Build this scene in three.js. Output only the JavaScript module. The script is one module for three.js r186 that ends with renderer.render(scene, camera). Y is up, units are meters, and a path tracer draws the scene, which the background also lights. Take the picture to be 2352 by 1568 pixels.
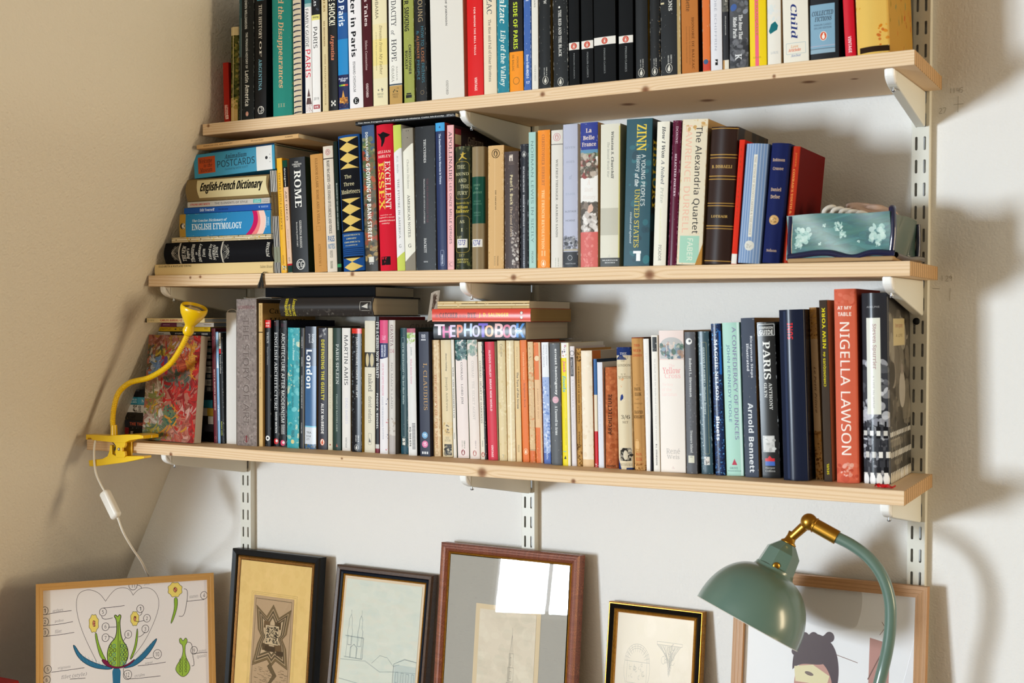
import * as THREE from 'three';
import { mergeGeometries, toCreasedNormals } from 'three/addons/utils/BufferGeometryUtils.js';
import { RoundedBoxGeometry } from 'three/addons/geometries/RoundedBoxGeometry.js';
import { RectAreaLightUniformsLib } from 'three/addons/lights/RectAreaLightUniformsLib.js';

// ---------- camera, lights, exposure (lengths below are millimetres; Y = 0 stands 2 m above the floor)
const MM = 0.001, YO = 2000;
const V3 = (x, y, z) => new THREE.Vector3(x * MM, (y + YO) * MM, z * MM);
const scene = new THREE.Scene();
scene.background = new THREE.Color(0.55, 0.62, 0.72);
const camera = new THREE.PerspectiveCamera(30.5553, 2352 / 1568, 0.05, 30);
camera.position.copy(V3(1533.25, -413.01, 1819.27));
camera.rotation.set(-0.0184, 0.4932, -0.0002, 'YXZ');
camera.focus = 2.05;
camera.userData.fStop = 9;
scene.add(camera);
const renderer = new THREE.WebGLRenderer({ antialias: true });
renderer.toneMapping = THREE.LinearToneMapping;
renderer.toneMappingExposure = 1.3;
renderer.shadowMap.enabled = true;
RectAreaLightUniformsLib.init();
// the sloping wall under the roof: X = SLOPE(Y, z)
const SLOPE = (Y, z) => { const u = Math.max(0, Math.min(120, Y + 150)); return 169.9 + 0.522 * (Math.min(Y, -150) + u - u * u / 240) - 0.2 * z; };   // it straightens above the top board
const ALC = -1500, WIN1 = { z0: 3800, z1: 5000, Y0: -1060, Y1: -160 }, SLOPE_END = 800;
const UNSEEN_WIN2 = { z0: 60, z1: 760, Y0: -1500, Y1: 600 };  // unseen side opening, placed to light the sloping wall warmly
{
  const zm = (WIN1.z0 + WIN1.z1) / 2, half = zm - WIN1.z0 - 20;
  for (const sg of [-1, 1]) {                            // daylight from the window out of view, placed to light the shelves
    const key = new THREE.RectAreaLight(new THREE.Color(0.77, 0.885, 0.985), 113, (half - 30) * MM, (WIN1.Y1 - WIN1.Y0 - 60) * MM);
    key.name = 'unseen_window_daylight'; key.position.copy(V3(ALC + 25, (WIN1.Y0 + WIN1.Y1) / 2, zm + sg * (half / 2 + 15))); key.lookAt(key.position.clone().add(new THREE.Vector3(1, 0, 0))); scene.add(key);
  }
  const fill = new THREE.RectAreaLight(new THREE.Color(1.0, 0.81, 0.53), 17, (UNSEEN_WIN2.z1 - UNSEEN_WIN2.z0) * MM, (UNSEEN_WIN2.Y1 - UNSEEN_WIN2.Y0) * MM);
  fill.name = 'unseen_warm_side_light';  // warm light from out of view, facing the sloping wall
  fill.position.copy(V3(5970, (UNSEEN_WIN2.Y0 + UNSEEN_WIN2.Y1) / 2, (UNSEEN_WIN2.z0 + UNSEEN_WIN2.z1) / 2)); fill.lookAt(fill.position.clone().add(new THREE.Vector3(-1, 0, 0))); scene.add(fill);
}

// ---------- helpers
let seed = 7;
const rand = () => { seed = (seed + 0x6d2b79f5) | 0; let t = Math.imul(seed ^ (seed >>> 15), 1 | seed); t = (t + Math.imul(t ^ (t >>> 7), 61 | t)) ^ t; return ((t ^ (t >>> 14)) >>> 0) / 4294967296; };
const rr = (a, b) => a + (b - a) * rand();
const pick = (a) => a[Math.floor(rand() * a.length) % a.length];
const used = {};
function numbered(n) { const k = used[n] = (used[n] ?? -1) + 1; return k ? `${n}_${String(k).padStart(3, '0')}` : n; }
function shade(o) { o.castShadow = true; o.receiveShadow = true; return o; }
function thing(name, label, category, [X, Y, Z], group) {
  const o = new THREE.Group(); o.name = numbered(name); o.position.copy(V3(X, Y, Z)); o.userData = { label, category };
  if (group) o.userData.group = group;
  scene.add(o); return o;
}
function part(name, geo, m, parent, label) {          // geo in millimetres, in the parent's axes
  const g = geo.clone(); g.scale(MM, MM, MM);
  const o = shade(new THREE.Mesh(g, m)); o.name = name; if (label) o.userData.label = label;
  parent.add(o); return o;
}
function solo(name, label, category, geo, m, at, group) {      // a thing that is one mesh
  const g = geo.clone(); g.scale(MM, MM, MM);
  const o = shade(new THREE.Mesh(g, m)); o.name = numbered(name); o.position.copy(V3(...at)); o.userData = { label, category };
  if (group) o.userData.group = group;
  scene.add(o); return o;
}
function struct(name, geo, m, at = [0, 0, 0]) {
  const g = geo.clone(); g.scale(MM, MM, MM);
  const o = shade(new THREE.Mesh(g, m)); o.name = name; o.position.copy(V3(...at)); o.userData = { kind: 'structure' };
  scene.add(o); return o;
}
const box = (w, h, d, x = 0, y = 0, z = 0) => new THREE.BoxGeometry(w, h, d).translate(x, y, z);
const rbox = (w, h, d, r, x = 0, y = 0, z = 0, s = 2) => new RoundedBoxGeometry(w, h, d, s, r).translate(x, y, z);
const strip = (g) => { const q = g.index ? g.toNonIndexed() : g.clone(); for (const k of Object.keys(q.attributes)) if (!['position', 'normal', 'uv'].includes(k)) q.deleteAttribute(k); return q; };
const merge = (l) => mergeGeometries(l.map(strip));
const vec = (p) => new THREE.Vector3(...p);
const tube = (pts, r, seg = 60, rs = 10) => new THREE.TubeGeometry(new THREE.CatmullRomCurve3(pts.map(vec)), seg, r, rs);
const ball = (r, x, y, z) => new THREE.SphereGeometry(r, 18, 12).translate(x, y, z);
const cyl = (r, h, n = 20) => new THREE.CylinderGeometry(r, r, h, n);
function rod(a, b, r0, r1 = r0, n = 18) {
  const A = vec(a), B = vec(b), d = B.clone().sub(A), g = new THREE.CylinderGeometry(r1, r0, d.length(), n);
  g.translate(0, d.length() / 2, 0); g.applyQuaternion(new THREE.Quaternion().setFromUnitVectors(new THREE.Vector3(0, 1, 0), d.normalize()));
  return g.translate(A.x, A.y, A.z);
}
function lathe(pts, n = 48) { return new THREE.LatheGeometry(pts.map(([r, y]) => new THREE.Vector2(r, y)), n); }
function aim(g, from, dir) {                            // turns a lathe's +Y to dir and moves it to from
  g.applyQuaternion(new THREE.Quaternion().setFromUnitVectors(new THREE.Vector3(0, 1, 0), vec(dir).normalize())); return g.translate(...from);
}
const std = (c, rough = 0.6, more = {}) => new THREE.MeshPhysicalMaterial({ color: c, roughness: rough, ...more });
const canvas = (w, h) => { const c = document.createElement('canvas'); c.width = w; c.height = h; return [c, c.getContext('2d')]; };
function tex(c, srgb = true, rep) {
  const t = new THREE.CanvasTexture(c); if (srgb) t.colorSpace = THREE.SRGBColorSpace; t.anisotropy = 8;
  if (rep) { t.wrapS = t.wrapT = THREE.RepeatWrapping; t.repeat.set(...rep); }
  return t;
}

// ---------- lettering and print, drawn into a rectangle of a canvas
const FONT = { S: ['bold', 'sans-serif', 0], s: ['', 'sans-serif', 0], R: ['bold', 'serif', 0], r: ['', 'serif', 0], I: ['bold', 'serif', 0.22], i: ['', 'serif', 0.22], C: ['bold', 'sans-serif', 0.3] };
function fit(x, str, cx, cy, len, high, angle, font, color) {   // the ink of str fills len by high, centred on (cx, cy)
  const [wt, fam, sk] = FONT[font];
  x.save(); x.translate(cx, cy); x.rotate(angle); x.font = `${wt} 100px ${fam}`; x.fillStyle = color;
  const m = x.measureText(str), w = m.actualBoundingBoxRight + m.actualBoundingBoxLeft, h = m.actualBoundingBoxAscent + m.actualBoundingBoxDescent || 70;
  x.scale(len / (w + h * sk), high / h); x.transform(1, 0, -sk, 1, 0, 0);
  x.fillText(str, m.actualBoundingBoxLeft - w / 2, (m.actualBoundingBoxAscent - m.actualBoundingBoxDescent) / 2);
  x.restore();
}
function penguin(x, cx, cy, r, ring, oval) {
  x.fillStyle = ring; x.beginPath(); x.ellipse(cx, cy, r * 0.78, r, 0, 0, 7); x.fill();
  x.fillStyle = oval; x.beginPath(); x.ellipse(cx, cy, r * 0.66, r * 0.88, 0, 0, 7); x.fill();
  x.fillStyle = ring; x.beginPath(); x.ellipse(cx, cy + r * 0.16, r * 0.34, r * 0.52, 0, 0, 7); x.fill();
  x.beginPath(); x.ellipse(cx + r * 0.06, cy - r * 0.46, r * 0.17, r * 0.2, 0, 0, 7); x.fill();
}
function paint(x, ox, oy, W, H, K, base, art) {          // W, H in mm, K pixels per mm
  x.save(); x.fillStyle = base; x.fillRect(ox - 2, oy - 2, W * K + 4, H * K + 4);
  x.beginPath(); x.rect(ox - 1, oy - 1, W * K + 2, H * K + 2); x.clip();
  const w = W * K, h = H * K, X = (s) => ox + s * w, Y = (t) => oy + t * h;
  const poly = (pts, c) => { x.fillStyle = c; x.beginPath(); pts.forEach(([s, t], i) => (i ? x.lineTo(X(s), Y(t)) : x.moveTo(X(s), Y(t)))); x.closePath(); x.fill(); };
  for (const a of art) {
    const [k, t0, t1, s0, s1, c, e, str] = a, mx = X((s0 + s1) / 2), my = Y((t0 + t1) / 2), dw = (s1 - s0) * w, dh = (t1 - t0) * h;
    if (k === 'b') { x.fillStyle = c; x.fillRect(X(s0), Y(t0), dw, dh); }
    else if (k === 't') { const d = e[1]; if (d === 'h') fit(x, str, mx, my, dw, dh, 0, e[0], c); else fit(x, str, mx, my, dh, dw, d === 'd' ? Math.PI / 2 : -Math.PI / 2, e[0], c); }
    else if (k === 'o') { const r = s1 * K; x.beginPath(); x.arc(X(s0), Y(t0), r, 0, 7); x.fillStyle = c; x.fill(); if (e) { x.lineWidth = r * 0.16; x.strokeStyle = e; x.stroke(); } }
    else if (k === 'p') penguin(x, X(s0), Y(t0), s1 * K, c, e);
    else if (k === 'r') { x.strokeStyle = c; x.lineWidth = Math.max(1, e * K * 0.8); x.beginPath(); x.roundRect(X(s0), Y(t0), dw, dh, Math.min(dw, dh) * 0.25 * (dh > dw * 2 ? 1 : 0.2)); x.stroke(); }
    else if (k === 'e') { x.fillStyle = c; x.beginPath(); x.ellipse(mx, my, dw / 2, dh / 2, 0, 0, 7); x.fill(); }
    else if (k === 'n') for (let i = 0; i < e; i++) { x.fillStyle = pick(c); x.globalAlpha = rr(0.45, 1); const q = Math.min(dw, dh) * rr(0.03, 0.16) * (e > 250 ? 0.3 : 1) + 1; x.beginPath(); x.ellipse(rr(X(s0), X(s1)), rr(Y(t0), Y(t1)), q, q * rr(0.4, 1.6), rr(0, 3), 0, 7); x.fill(); x.globalAlpha = 1; }
    else if (k === 'w') {                                // scuffed edges and creases
      const amt = s0; x.fillStyle = c;
      for (let i = 0; i < amt * H * 1.1; i++) { x.globalAlpha = rr(0.25, 0.9); const ed = rand(); const sx = ed < 0.42 ? rr(0, 0.05) : ed < 0.84 ? rr(0.95, 1) : rr(0.1, 0.9); x.fillRect(X(sx) - 1, Y(rand()), rr(0.8, 2.2), rr(1, ed < 0.84 ? 14 : 5)); }
      for (let i = 0; i < amt * 12; i++) { x.globalAlpha = rr(0.2, 0.8); x.fillRect(X(rand()), rand() < 0.5 ? Y(rr(0, 0.012)) : Y(rr(0.988, 1)) - 1, rr(2, 8), rr(1, 3)); }
      x.globalAlpha = 1;
    }
    else if (k === '3') poly([[e, t0], [s1, t1], [s0, t1]], c);
    else if (k === 'T') { const col = s0; poly(s1 > 0 ? [[0, t0], [1, t0], [1, t0 + (t1 - t0) * 0.1], [0, t1]] : [[0, t1], [1, t1], [1, t0]], col); }
    else if (k === 'D') { const n = Math.ceil(s0), hh = (t1 - t0) / s0; for (let i = 0; i < n + 1; i++) { const m = t0 + i * hh; const a0 = Math.max(t0, m - hh / 2), a1 = Math.min(t1, m + hh / 2); const wd = (t) => 0.42 * (1 - Math.abs(t - m) / (hh / 2)); if (a1 <= a0) continue; poly([[0.5 - 0.42, m], [0.5 - wd(a0), a0], [0.5 + wd(a0), a0], [0.92, m], [0.5 + wd(a1), a1], [0.5 - wd(a1), a1]].filter(([, t]) => t >= t0 - 1e-6 && t <= t1 + 1e-6), s1); } }
    else if (k === 'h') { poly([[s0, t1 - (t1 - t0) * 0.25], [s0 + (s1 - s0) * 0.25, t0 + (t1 - t0) * 0.2], [s0 + (s1 - s0) * 0.7, t0], [s1, t0 + (t1 - t0) * 0.35], [s1 - (s1 - s0) * 0.1, t1 - (t1 - t0) * 0.3], [s0 + (s1 - s0) * 0.15, t1]], c); }
    else if (k === 'B') { const q = (s, t) => [s0 + s * (s1 - s0), t0 + t * (t1 - t0)]; poly([q(0, 0.05), q(0.3, 0.12), q(0.55, 0), q(0.72, 0.08), q(1, 0.22), q(0.85, 0.34), q(0.68, 0.4), q(0.62, 0.7), q(0.45, 1), q(0.36, 0.98), q(0.4, 0.6), q(0.28, 0.32)], c); }
    else if (k === 'u') { const q = (s, t) => [s0 + s * (s1 - s0), t0 + t * (t1 - t0)]; poly([q(0.5, 0), q(0.66, 0.02), q(0.66, 0.18), q(0.5, 0.2)], c); poly([q(0.2, 0.22), q(0.95, 0.1), q(0.62, 0.34), q(0.64, 0.56), q(1, 0.82), q(0.92, 0.9), q(0.5, 0.66), q(0.1, 1), q(0, 0.92), q(0.36, 0.54), q(0.4, 0.34)], c); }
    else if (k === 'm') { const q = (s, t) => [s0 + s * (s1 - s0), t0 + t * (t1 - t0)]; poly([q(0, 1), q(0, 0.15), q(0.2, 0.15), q(0.2, 0), q(0.4, 0), q(0.4, 0.15), q(0.6, 0.15), q(0.6, 0), q(1, 0), q(1, 1), q(0.62, 1), q(0.62, 0.5), q(0.38, 0.5), q(0.38, 1)], c); }
    else if (k === 'A') { x.fillStyle = c; x.beginPath(); x.moveTo(X(s0), Y(t1)); x.lineTo(X(s0), Y((t0 + t1) / 2)); x.bezierCurveTo(X(s0), Y(t0), X(s1), Y(t0), X(s1), Y((t0 + t1) / 2)); x.lineTo(X(s1), Y(t1)); x.fill(); for (let i = 0; i < 9; i++) { x.fillStyle = pick(['#3e5a5a', '#9a5a5a', '#8aa6b0', '#d8c8b8', '#5a5a6a']); x.fillRect(X(rr(s0 + 0.08, s1 - 0.12)), Y(t0 + (t1 - t0) * rr(0.3, 0.55)), w * 0.07, dh * 0.4); } }
    else if (k === 'x') poly([[s0, t0 + 0.03], [s1, t0], [s1, t1 - 0.01], [s0, t1 + 0.02]].map(([s, t]) => [s, Math.min(1, t)]), c);
    else if (k === 'q') { x.fillStyle = s0; x.beginPath(); x.moveTo(X(0), Y(t0)); x.quadraticCurveTo(X(0.45), Y(t1 + 0.0), X(1), Y(t1 - 0.06)); x.lineTo(X(1), Y(t1)); x.quadraticCurveTo(X(0.5), Y(t1 + 0.06), X(0), Y(t0 + (t1 - t0) * 0.85)); x.fill(); }
    else if (k === 'k') { x.strokeStyle = c; x.lineWidth = K * 0.5; for (let i = 0; i < 5; i++) { const f = (i + 1) / 6, tt = e > 0 ? t1 - (t1 - t0) * (0.3 + 0.6 * Math.sin(f * 3.14)) * 0.9 : t0 + (t1 - t0) * (0.3 + 0.6 * Math.sin(f * 3.14)) * 0.9; x.beginPath(); x.moveTo(X(s0 + f * (s1 - s0) * 0.4), Y(e > 0 ? t1 : t0)); x.bezierCurveTo(X(s0 + f * (s1 - s0)), Y(tt), X(s1 - f * (s1 - s0)), Y(tt), X(s1 - f * (s1 - s0) * 0.4), Y(e > 0 ? t1 : t0)); x.stroke(); x.beginPath(); x.ellipse(X(s0 + f * (s1 - s0)), Y((tt * 2 + (e > 0 ? t1 : t0)) / 3), K * 1.4, K * 2.2, f * 3, 0, 7); x.stroke(); } }
    else if (k === 'f') { const [, q0, q1, cols, n] = a; for (let i = 0; i < n; i++) { x.strokeStyle = x.fillStyle = pick(cols); x.globalAlpha = rr(0.5, 0.95); const px = X(rr(q0, q1)), py = Y(rand()), L = K * rr(5, 13); x.lineWidth = K * rr(0.5, 1.4); x.beginPath(); x.moveTo(px, py); x.quadraticCurveTo(px + rr(-L, L), py - L * 0.6, px + rr(-L, L) * 0.6, py - L * 1.6); x.stroke(); x.beginPath(); x.ellipse(px + rr(-L, L) * 0.4, py - L * 0.6, L * 0.22, L * 0.5, rr(-1, 1), 0, 7); x.fill(); } x.globalAlpha = 1; }
    else if (k === 'g') { const n = c, bw = dw / n; for (const [row, big] of [[0, 0.7], [1, 0.85], [2, 1]]) for (let i = 0; i < n; i++) { const bx = X(s0) + (i + (row % 2) * 0.3) * bw, by = Y(t0 + (t1 - t0) * (0.02 + row * 0.3)), bh = dh * 0.38 * big; x.fillStyle = pick(['#202228', '#2c2e34', '#17181c']); x.fillRect(bx + bw * 0.32, by, bw * 0.24, bh * 0.4); x.fillRect(bx + bw * 0.12, by + bh * 0.32, bw * 0.64, bh * 0.68); x.fillStyle = pick(['#dcdcd8', '#c8c6c0', '#e8e8e4']); x.fillRect(bx + bw * 0.14, by + bh * 0.55, bw * 0.58, bh * 0.3); } for (let i = 0; i < n; i++) { x.fillStyle = pick(['#e8e8e6', '#d4cfc0']); x.beginPath(); x.ellipse(X(s0) + (i + 0.5) * bw, Y(t1) - dh * 0.06, bw * 0.44, dh * 0.1, 0, 0, 7); x.fill(); } }
  }
  x.restore();
}
const BOOKS = [
[0,119.8,-86.2,197.0,12.1,101.0,90.0,0.0291,"#a3271c","#a3271c",0,0.5,0,"book","small dark red booklet leaning at the sloping wall end of the top shelf",[["t",0.699,0.864,0.5,0.78,"#f0d8cc","Su","HEWLETT"],["t",0.699,0.864,0.2,0.45,"#f0d8cc","Su","PACKARD"],["b",0.871,0.936,0.3,0.8,"#f0d8cc"],["t",0.878,0.929,0.35,0.75,"#a3271c","Iu","hp"]],0,"books on the top shelf"],
[0,135.1,-86.1,197.0,17.9,158.0,120.0,-0.0103,"#4b4c22","#4b4c22",1,0.5,0,"book","olive green patterned spine with worn cream ends, beside the small red booklet",[["b",-0.012,0.089,0,1,"#cdb98c"],["b",0.743,0.994,0.0,0.9,"#c7a566"],["n",0.089,0.743,0,1,["#2c3413","#6b6a2a","#8a7a3a","#22270f"],90],["n",0.743,0.857,0,1,["#6b6a2a","#a08442"],20],["b",0.007,0.994,0.42,0.5,"#d9c79a"],["w",0,0,0.6,0,"#d8d0c0"]],0,"books on the top shelf"],
[0,161.8,-85.9,197.0,32.4,232.0,150.0,-0.0053,"#14191b","#14191b",0,0.35,0,"book","black paperback with white lettering and white creases, next to the olive spine",[["b",-0.046,0.541,0.0,0.2,"#35555c"],["t",0.133,0.346,0.4,0.56,"#dfe2df","Sd","EDWIN WILLIAMSON"],["t",0.371,0.628,0.45,0.6,"#dfe2df","Sd","THE PENGUIN HISTORY OF"],["t",0.643,0.727,0.42,0.66,"#f0efe8","Sd","Latin"],["t",0.742,0.894,0.42,0.7,"#f0efe8","Sd","America"],["p",0.95,0.95,0.55,4,"#e9cdbd","#c06a50"],["b",0.263,0.99,0.14,0.17,"#8f9a99"],["w",0,0,0.5,0,"#cfd4d0"]],0,"books on the top shelf"],  // the bluish band is a sheen painted on the rounded spine
[0,191.2,-85.8,197.0,24.6,236.0,150.0,-0.0073,"#101114","#101114",0,0.4,0,"book","black paperback about a country, lettered white then pale blue, round monogram below",[["b",0.139,0.175,0.2,0.8,"#4f9fb8"],["t",0.203,0.441,0.35,0.62,"#f1efe8","Rd","THE HISTORY"],["t",0.456,0.565,0.42,0.62,"#f1efe8","Rd","OF"],["t",0.58,0.798,0.35,0.62,"#8fd0e8","Rd","ARGENTINA"],["o",0.934,0.934,0.55,6,"#101114","#f1efe8"],["t",0.91,0.961,0.32,0.75,"#f1efe8","rh","GP"]],0,"books on the top shelf"],
[0,236.6,-85.5,197.0,41.5,240.0,150.0,0.0084,"#2f8a7c","#2f8a7c",1,0.8,0,"book","wide teal green cloth hardback with faded peach italic title down the spine",[["t",0.031,0.81,0.34,0.68,"#e3b488","Id","Behind the Disappearances"],["t",0.907,0.933,0.35,0.7,"#8fa389","Rh","III"],["w",0,0,0.25,0,"#e0a870"]],0,"books on the top shelf"],
[0,268.4,-85.3,197.0,16.7,228.0,150.0,0.0099,"#d8c6a8","#1c2a4a",0,0.5,0,"spiral_notebook","spiral bound notebook with dark blue wire coil on the top shelf",[],0,"books on the top shelf"],
[0,290.3,-85.1,197.0,13.7,226.0,130.0,0.0088,"#ece6e2","#ece6e2",0,0.4,0,"book","white city guide spine with small tower drawing and red capital title",[["b",-0.058,0.213,0,1,"#3f7f83"],["b",0.213,0.237,0,1,"#9db8b4"],["t",0.25,0.521,0.12,0.6,"#33302e","sd","FAMILY GUIDE"],["t",0.539,0.737,0.1,0.85,"#d1152f","sd","PARIS"],["3",0.814,0.928,0.15,0.95,"#5b3e3c",0.55],["b",0.873,0.882,0.1,1,"#ece6e2"],["t",0.934,0.978,0.1,0.95,"#b99","rh","DK"]],0,"books on the top shelf"],
[0,305.9,-85.0,197.0,16.2,226.0,130.0,0.0104,"#eeeae6","#262022",0,0.4,0,"book","white city guide spine with black photo top and yellow sticker",[["b",-0.048,0.301,0,1,"#0e0f14"],["n",-0.048,0.289,0,1,["#233","#0e0f14","#445"],20],["t",0.188,0.24,0.3,0.6,"#ddd","Sd","LES"],["b",0.301,0.338,0,1,"#e6dc7c"],["t",0.307,0.329,0.15,0.85,"#333","Sh","Pull-out map"],["t",0.387,0.537,0.2,0.7,"#2c2a2a","sd","PARIS"],["t",0.885,0.903,0.2,0.8,"#444","sh","2019"],["b",0.937,0.965,0.15,0.9,"#a33338"],["t",0.943,0.959,0.25,0.8,"#eee","Rh","DK"]],0,"books on the top shelf"],
[0,323.5,-84.9,197.0,11.9,218.0,115.0,0.0107,"#dcc99b","#dcc99b",0,0.5,0,"book","slim cream French visitor guide with brown lettering between white and black guides",[["t",0.083,0.263,0.3,0.65,"#8a6a3a","Rd","CAHIERS"],["t",0.33,0.514,0.3,0.55,"#6a4a2a","Rd","SES MONUMENTS"],["t",0.574,0.945,0.35,0.62,"#6a4a2a","rd","GUIDE PRATIQUE DU VISITEUR"],["w",0,0,0.3,0,"#d8d0c0"]],0,"books on the top shelf"],
[0,339.6,-84.8,197.0,17.5,214.0,130.0,0.0156,"#121316","#121316",0,0.4,0,"book","black spine with orange handwritten country name and white capitals above",[["t",-0.021,0.358,0.12,0.8,"#f2ead0","Sd","CULTURE SHOCK!"],["t",0.426,0.622,0.2,0.75,"#ef8a5e","Id","Argentina"],["b",0.915,0.931,0.25,0.4,"#e9e4da"],["b",0.915,0.931,0.6,0.75,"#e9e4da"],["b",0.928,0.944,0.4,0.6,"#e9e4da"],["b",0.941,0.957,0.25,0.4,"#e9e4da"],["b",0.941,0.957,0.6,0.75,"#e9e4da"]],0,"books on the top shelf"],
[0,359.1,-84.7,197.0,19.8,212.0,130.0,0.0183,"#1c6fb0","#1c6fb0",0,0.4,0,"book","blue city guide with rainbow bar and golden church picture at its foot",[["b",-0.082,0.273,0,1,"#16366d"],["b",0.273,0.466,0,1,"#1b5596"],["b",0.466,0.732,0,1,"#1f86c4"],["b",0.732,0.984,0,1,"#1a1f4d"],["t",-0.018,0.369,0.15,0.75,"#eef2f5","Sd","TOP 10 Paris"],["t",0.751,0.767,0.08,0.95,"#e8ecf5","Sh","Pull-out"],["t",0.77,0.787,0.25,0.75,"#e8ecf5","Sh","map"],["b",0.803,0.816,0.1,0.3,"#4aa04a"],["b",0.803,0.816,0.3,0.5,"#9ac040"],["b",0.803,0.816,0.5,0.7,"#e0c030"],["b",0.803,0.816,0.7,0.95,"#d84030"],["3",0.845,0.903,0.35,0.65,"#d99a44",0.5],["b",0.9,0.942,0.12,0.9,"#c8812f"],["n",0.9,0.945,0.1,0.9,["#e8b862","#7a4418","#c8812f"],24],["n",0.945,0.974,0,1,["#402a4a","#7a6a5a","#15183a"],14]],0,"books on the top shelf"],
[0,383.8,-84.5,197.0,25.9,222.0,130.0,0.0258,"#efeaea","#efeaea",0,0.5,0,"book","white paperback with bold black title reading downward and black round badge",[["t",-0.003,0.628,0.22,0.62,"#17171a","Sd","A Waiter in Paris"],["t",0.662,0.874,0.32,0.52,"#222","sd","EDWARD CHISHOLM"],["o",0.939,0.939,0.5,5.5,"#151515",0],["t",0.924,0.954,0.38,0.62,"#eee","rh","E"]],0,"books on the top shelf"],
[0,405.7,-84.4,197.0,17.1,200.0,130.0,0.0205,"#4d1f24","#6d655c",0,0.5,0,"book","maroon paperback with white lettering, thin grey cover edge showing",[["t",0.003,0.359,0.3,0.68,"#efdfdb","Rd","Paris Tales"],["t",0.47,0.701,0.32,0.56,"#e3cfca","rd","Helen Constantine"],["t",0.806,0.915,0.35,0.6,"#efdfdb","Rd","OXFORD"]],0,"books on the top shelf"],
[0,429.2,-84.2,197.0,27.1,205.0,130.0,0.0135,"#eadfb8","#3a3024",0,0.5,0,"book","cream and pale yellow paperback with grey lettering and little boat mark",[["b",0.371,0.782,0,1,"#ecd98e"],["b",0.371,0.486,0,1,"#ebdcaa"],["b",0.684,0.782,0,1,"#ebdcaa"],["t",0.164,0.332,0.22,0.46,"#6b6350","sd","OBAMA"],["t",0.381,0.759,0.45,0.7,"#6a5c3c","id","Dreams from My Father"],["t",0.427,0.723,0.2,0.32,"#9a8c64","id","A Story of Race and Inheritance"],["n",0.858,0.888,0.35,0.7,["#222","#555"],8],["t",0.894,0.911,0.3,0.72,"#776","sh","INNER ISLES"],["t",0.917,0.931,0.35,0.68,"#776","sh","PRESS"]],0,"books on the top shelf"],
[0,457.6,-84.0,197.0,23.5,205.0,130.0,0.0114,"#ece8de","#16171a",0,0.5,0,"book","white paperback with tan band across its foot and thin dark rule",[["t",0.013,0.404,0.22,0.62,"#2b2b30","rd","THE AUDACITY"],["t",0.433,0.472,0.2,0.5,"#2b2b30","id","of"],["t",0.502,0.668,0.22,0.62,"#2b2b30","rd","HOPE"],["t",0.708,0.815,0.58,0.68,"#8a867c","rd","BARACK"],["t",0.701,0.822,0.2,0.42,"#8a867c","rd","OBAMA"],["b",0.838,0.848,0,1,"#3c4a55"],["b",0.851,0.992,0,1,"#c09a5c"],["n",0.871,0.9,0.3,0.7,["#222","#443"],8],["t",0.907,0.923,0.25,0.72,"#543","sh","INNER ISLES"],["t",0.927,0.943,0.3,0.68,"#543","sh","PRESS"]],0,"books on the top shelf"],
[0,482.5,-83.9,197.0,19.1,198.0,130.0,0.0128,"#9a9f4b","#9a9f4b",0,0.35,0,"book","olive green paperback with black hand-drawn capitals and cracked spine",[["t",-0.173,0.112,0.1,0.6,"#c8642a","Sd","THANK YOU"],["t",0.129,0.23,0.12,0.55,"#15150f","Sd","FOR"],["t",0.25,0.435,0.12,0.58,"#15150f","Sd","SMOKING"],["t",0.542,0.771,0.5,0.75,"#15150f","Sd","CHRISTOPHER"],["t",0.586,0.73,0.15,0.42,"#15150f","Sd","BUCKLEY"],["b",0.915,0.925,0.25,0.7,"#15150f"],["b",0.929,0.952,0.2,0.75,"#15150f"],["w",0,0,0.35,0,"#d5d5a0"]],0,"books on the top shelf"],
[0,504.6,-83.7,197.0,20.4,198.0,130.0,0.0231,"#1b1b1b","#0f0f10",0,0.4,0,"book","black paperback with teal and orange two-line title, tan name above",[["t",0.01,0.377,0.35,0.75,"#b59d72","sd","TOBY YOUNG"],["t",0.414,0.564,0.58,0.83,"#3a8296","sd","HOW TO"],["t",0.581,0.691,0.58,0.83,"#c8763f","sd","LOSE"],["t",0.698,0.848,0.58,0.83,"#3a8296","sd","FRIENDS"],["t",0.444,0.474,0.18,0.42,"#3a8296","sd","&"],["t",0.481,0.658,0.18,0.42,"#c8763f","sd","ALIENATE"],["t",0.671,0.822,0.18,0.42,"#3a8296","sd","PEOPLE"],["o",0.922,0.922,0.6,3,"#1b1b1b","#a88c60"],["w",0,0,0.3,0,"#d8d0c0"]],0,"books on the top shelf"],
[0,551.6,-83.4,197.0,58.0,196.0,130.0,0.0211,"#e2dcd2","#ddd0b4",0,0.6,0,"book","very thick plain white paperback with tiny black lettering",[["t",0.066,0.433,0.46,0.53,"#3a3836","Rd","THE LIFE OF JOHNSON"],["t",0.853,0.96,0.46,0.53,"#8a8680","Rd","OXFORD"],["w",0,0,0.12,0,"#d8d0c0"]],0,"books on the top shelf"],
[0,600.1,-83.1,197.0,27.0,196.0,130.0,0.016,"#d90b0b","#d90b0b",0,0.45,0,"book","bright red paperback with small white capitals, between thick white and cream books",[["t",-0.032,0.165,0.46,0.58,"#f4e2d8","Sd","A FAREWELL"],["t",0.32,0.682,0.46,0.58,"#f4e2d8","Sd","FOR WHOM THE BELL TOLLS"],["t",0.851,0.953,0.46,0.62,"#f4e2d8","Sd","VINTAGE"]],0,"books on the top shelf"],
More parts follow.
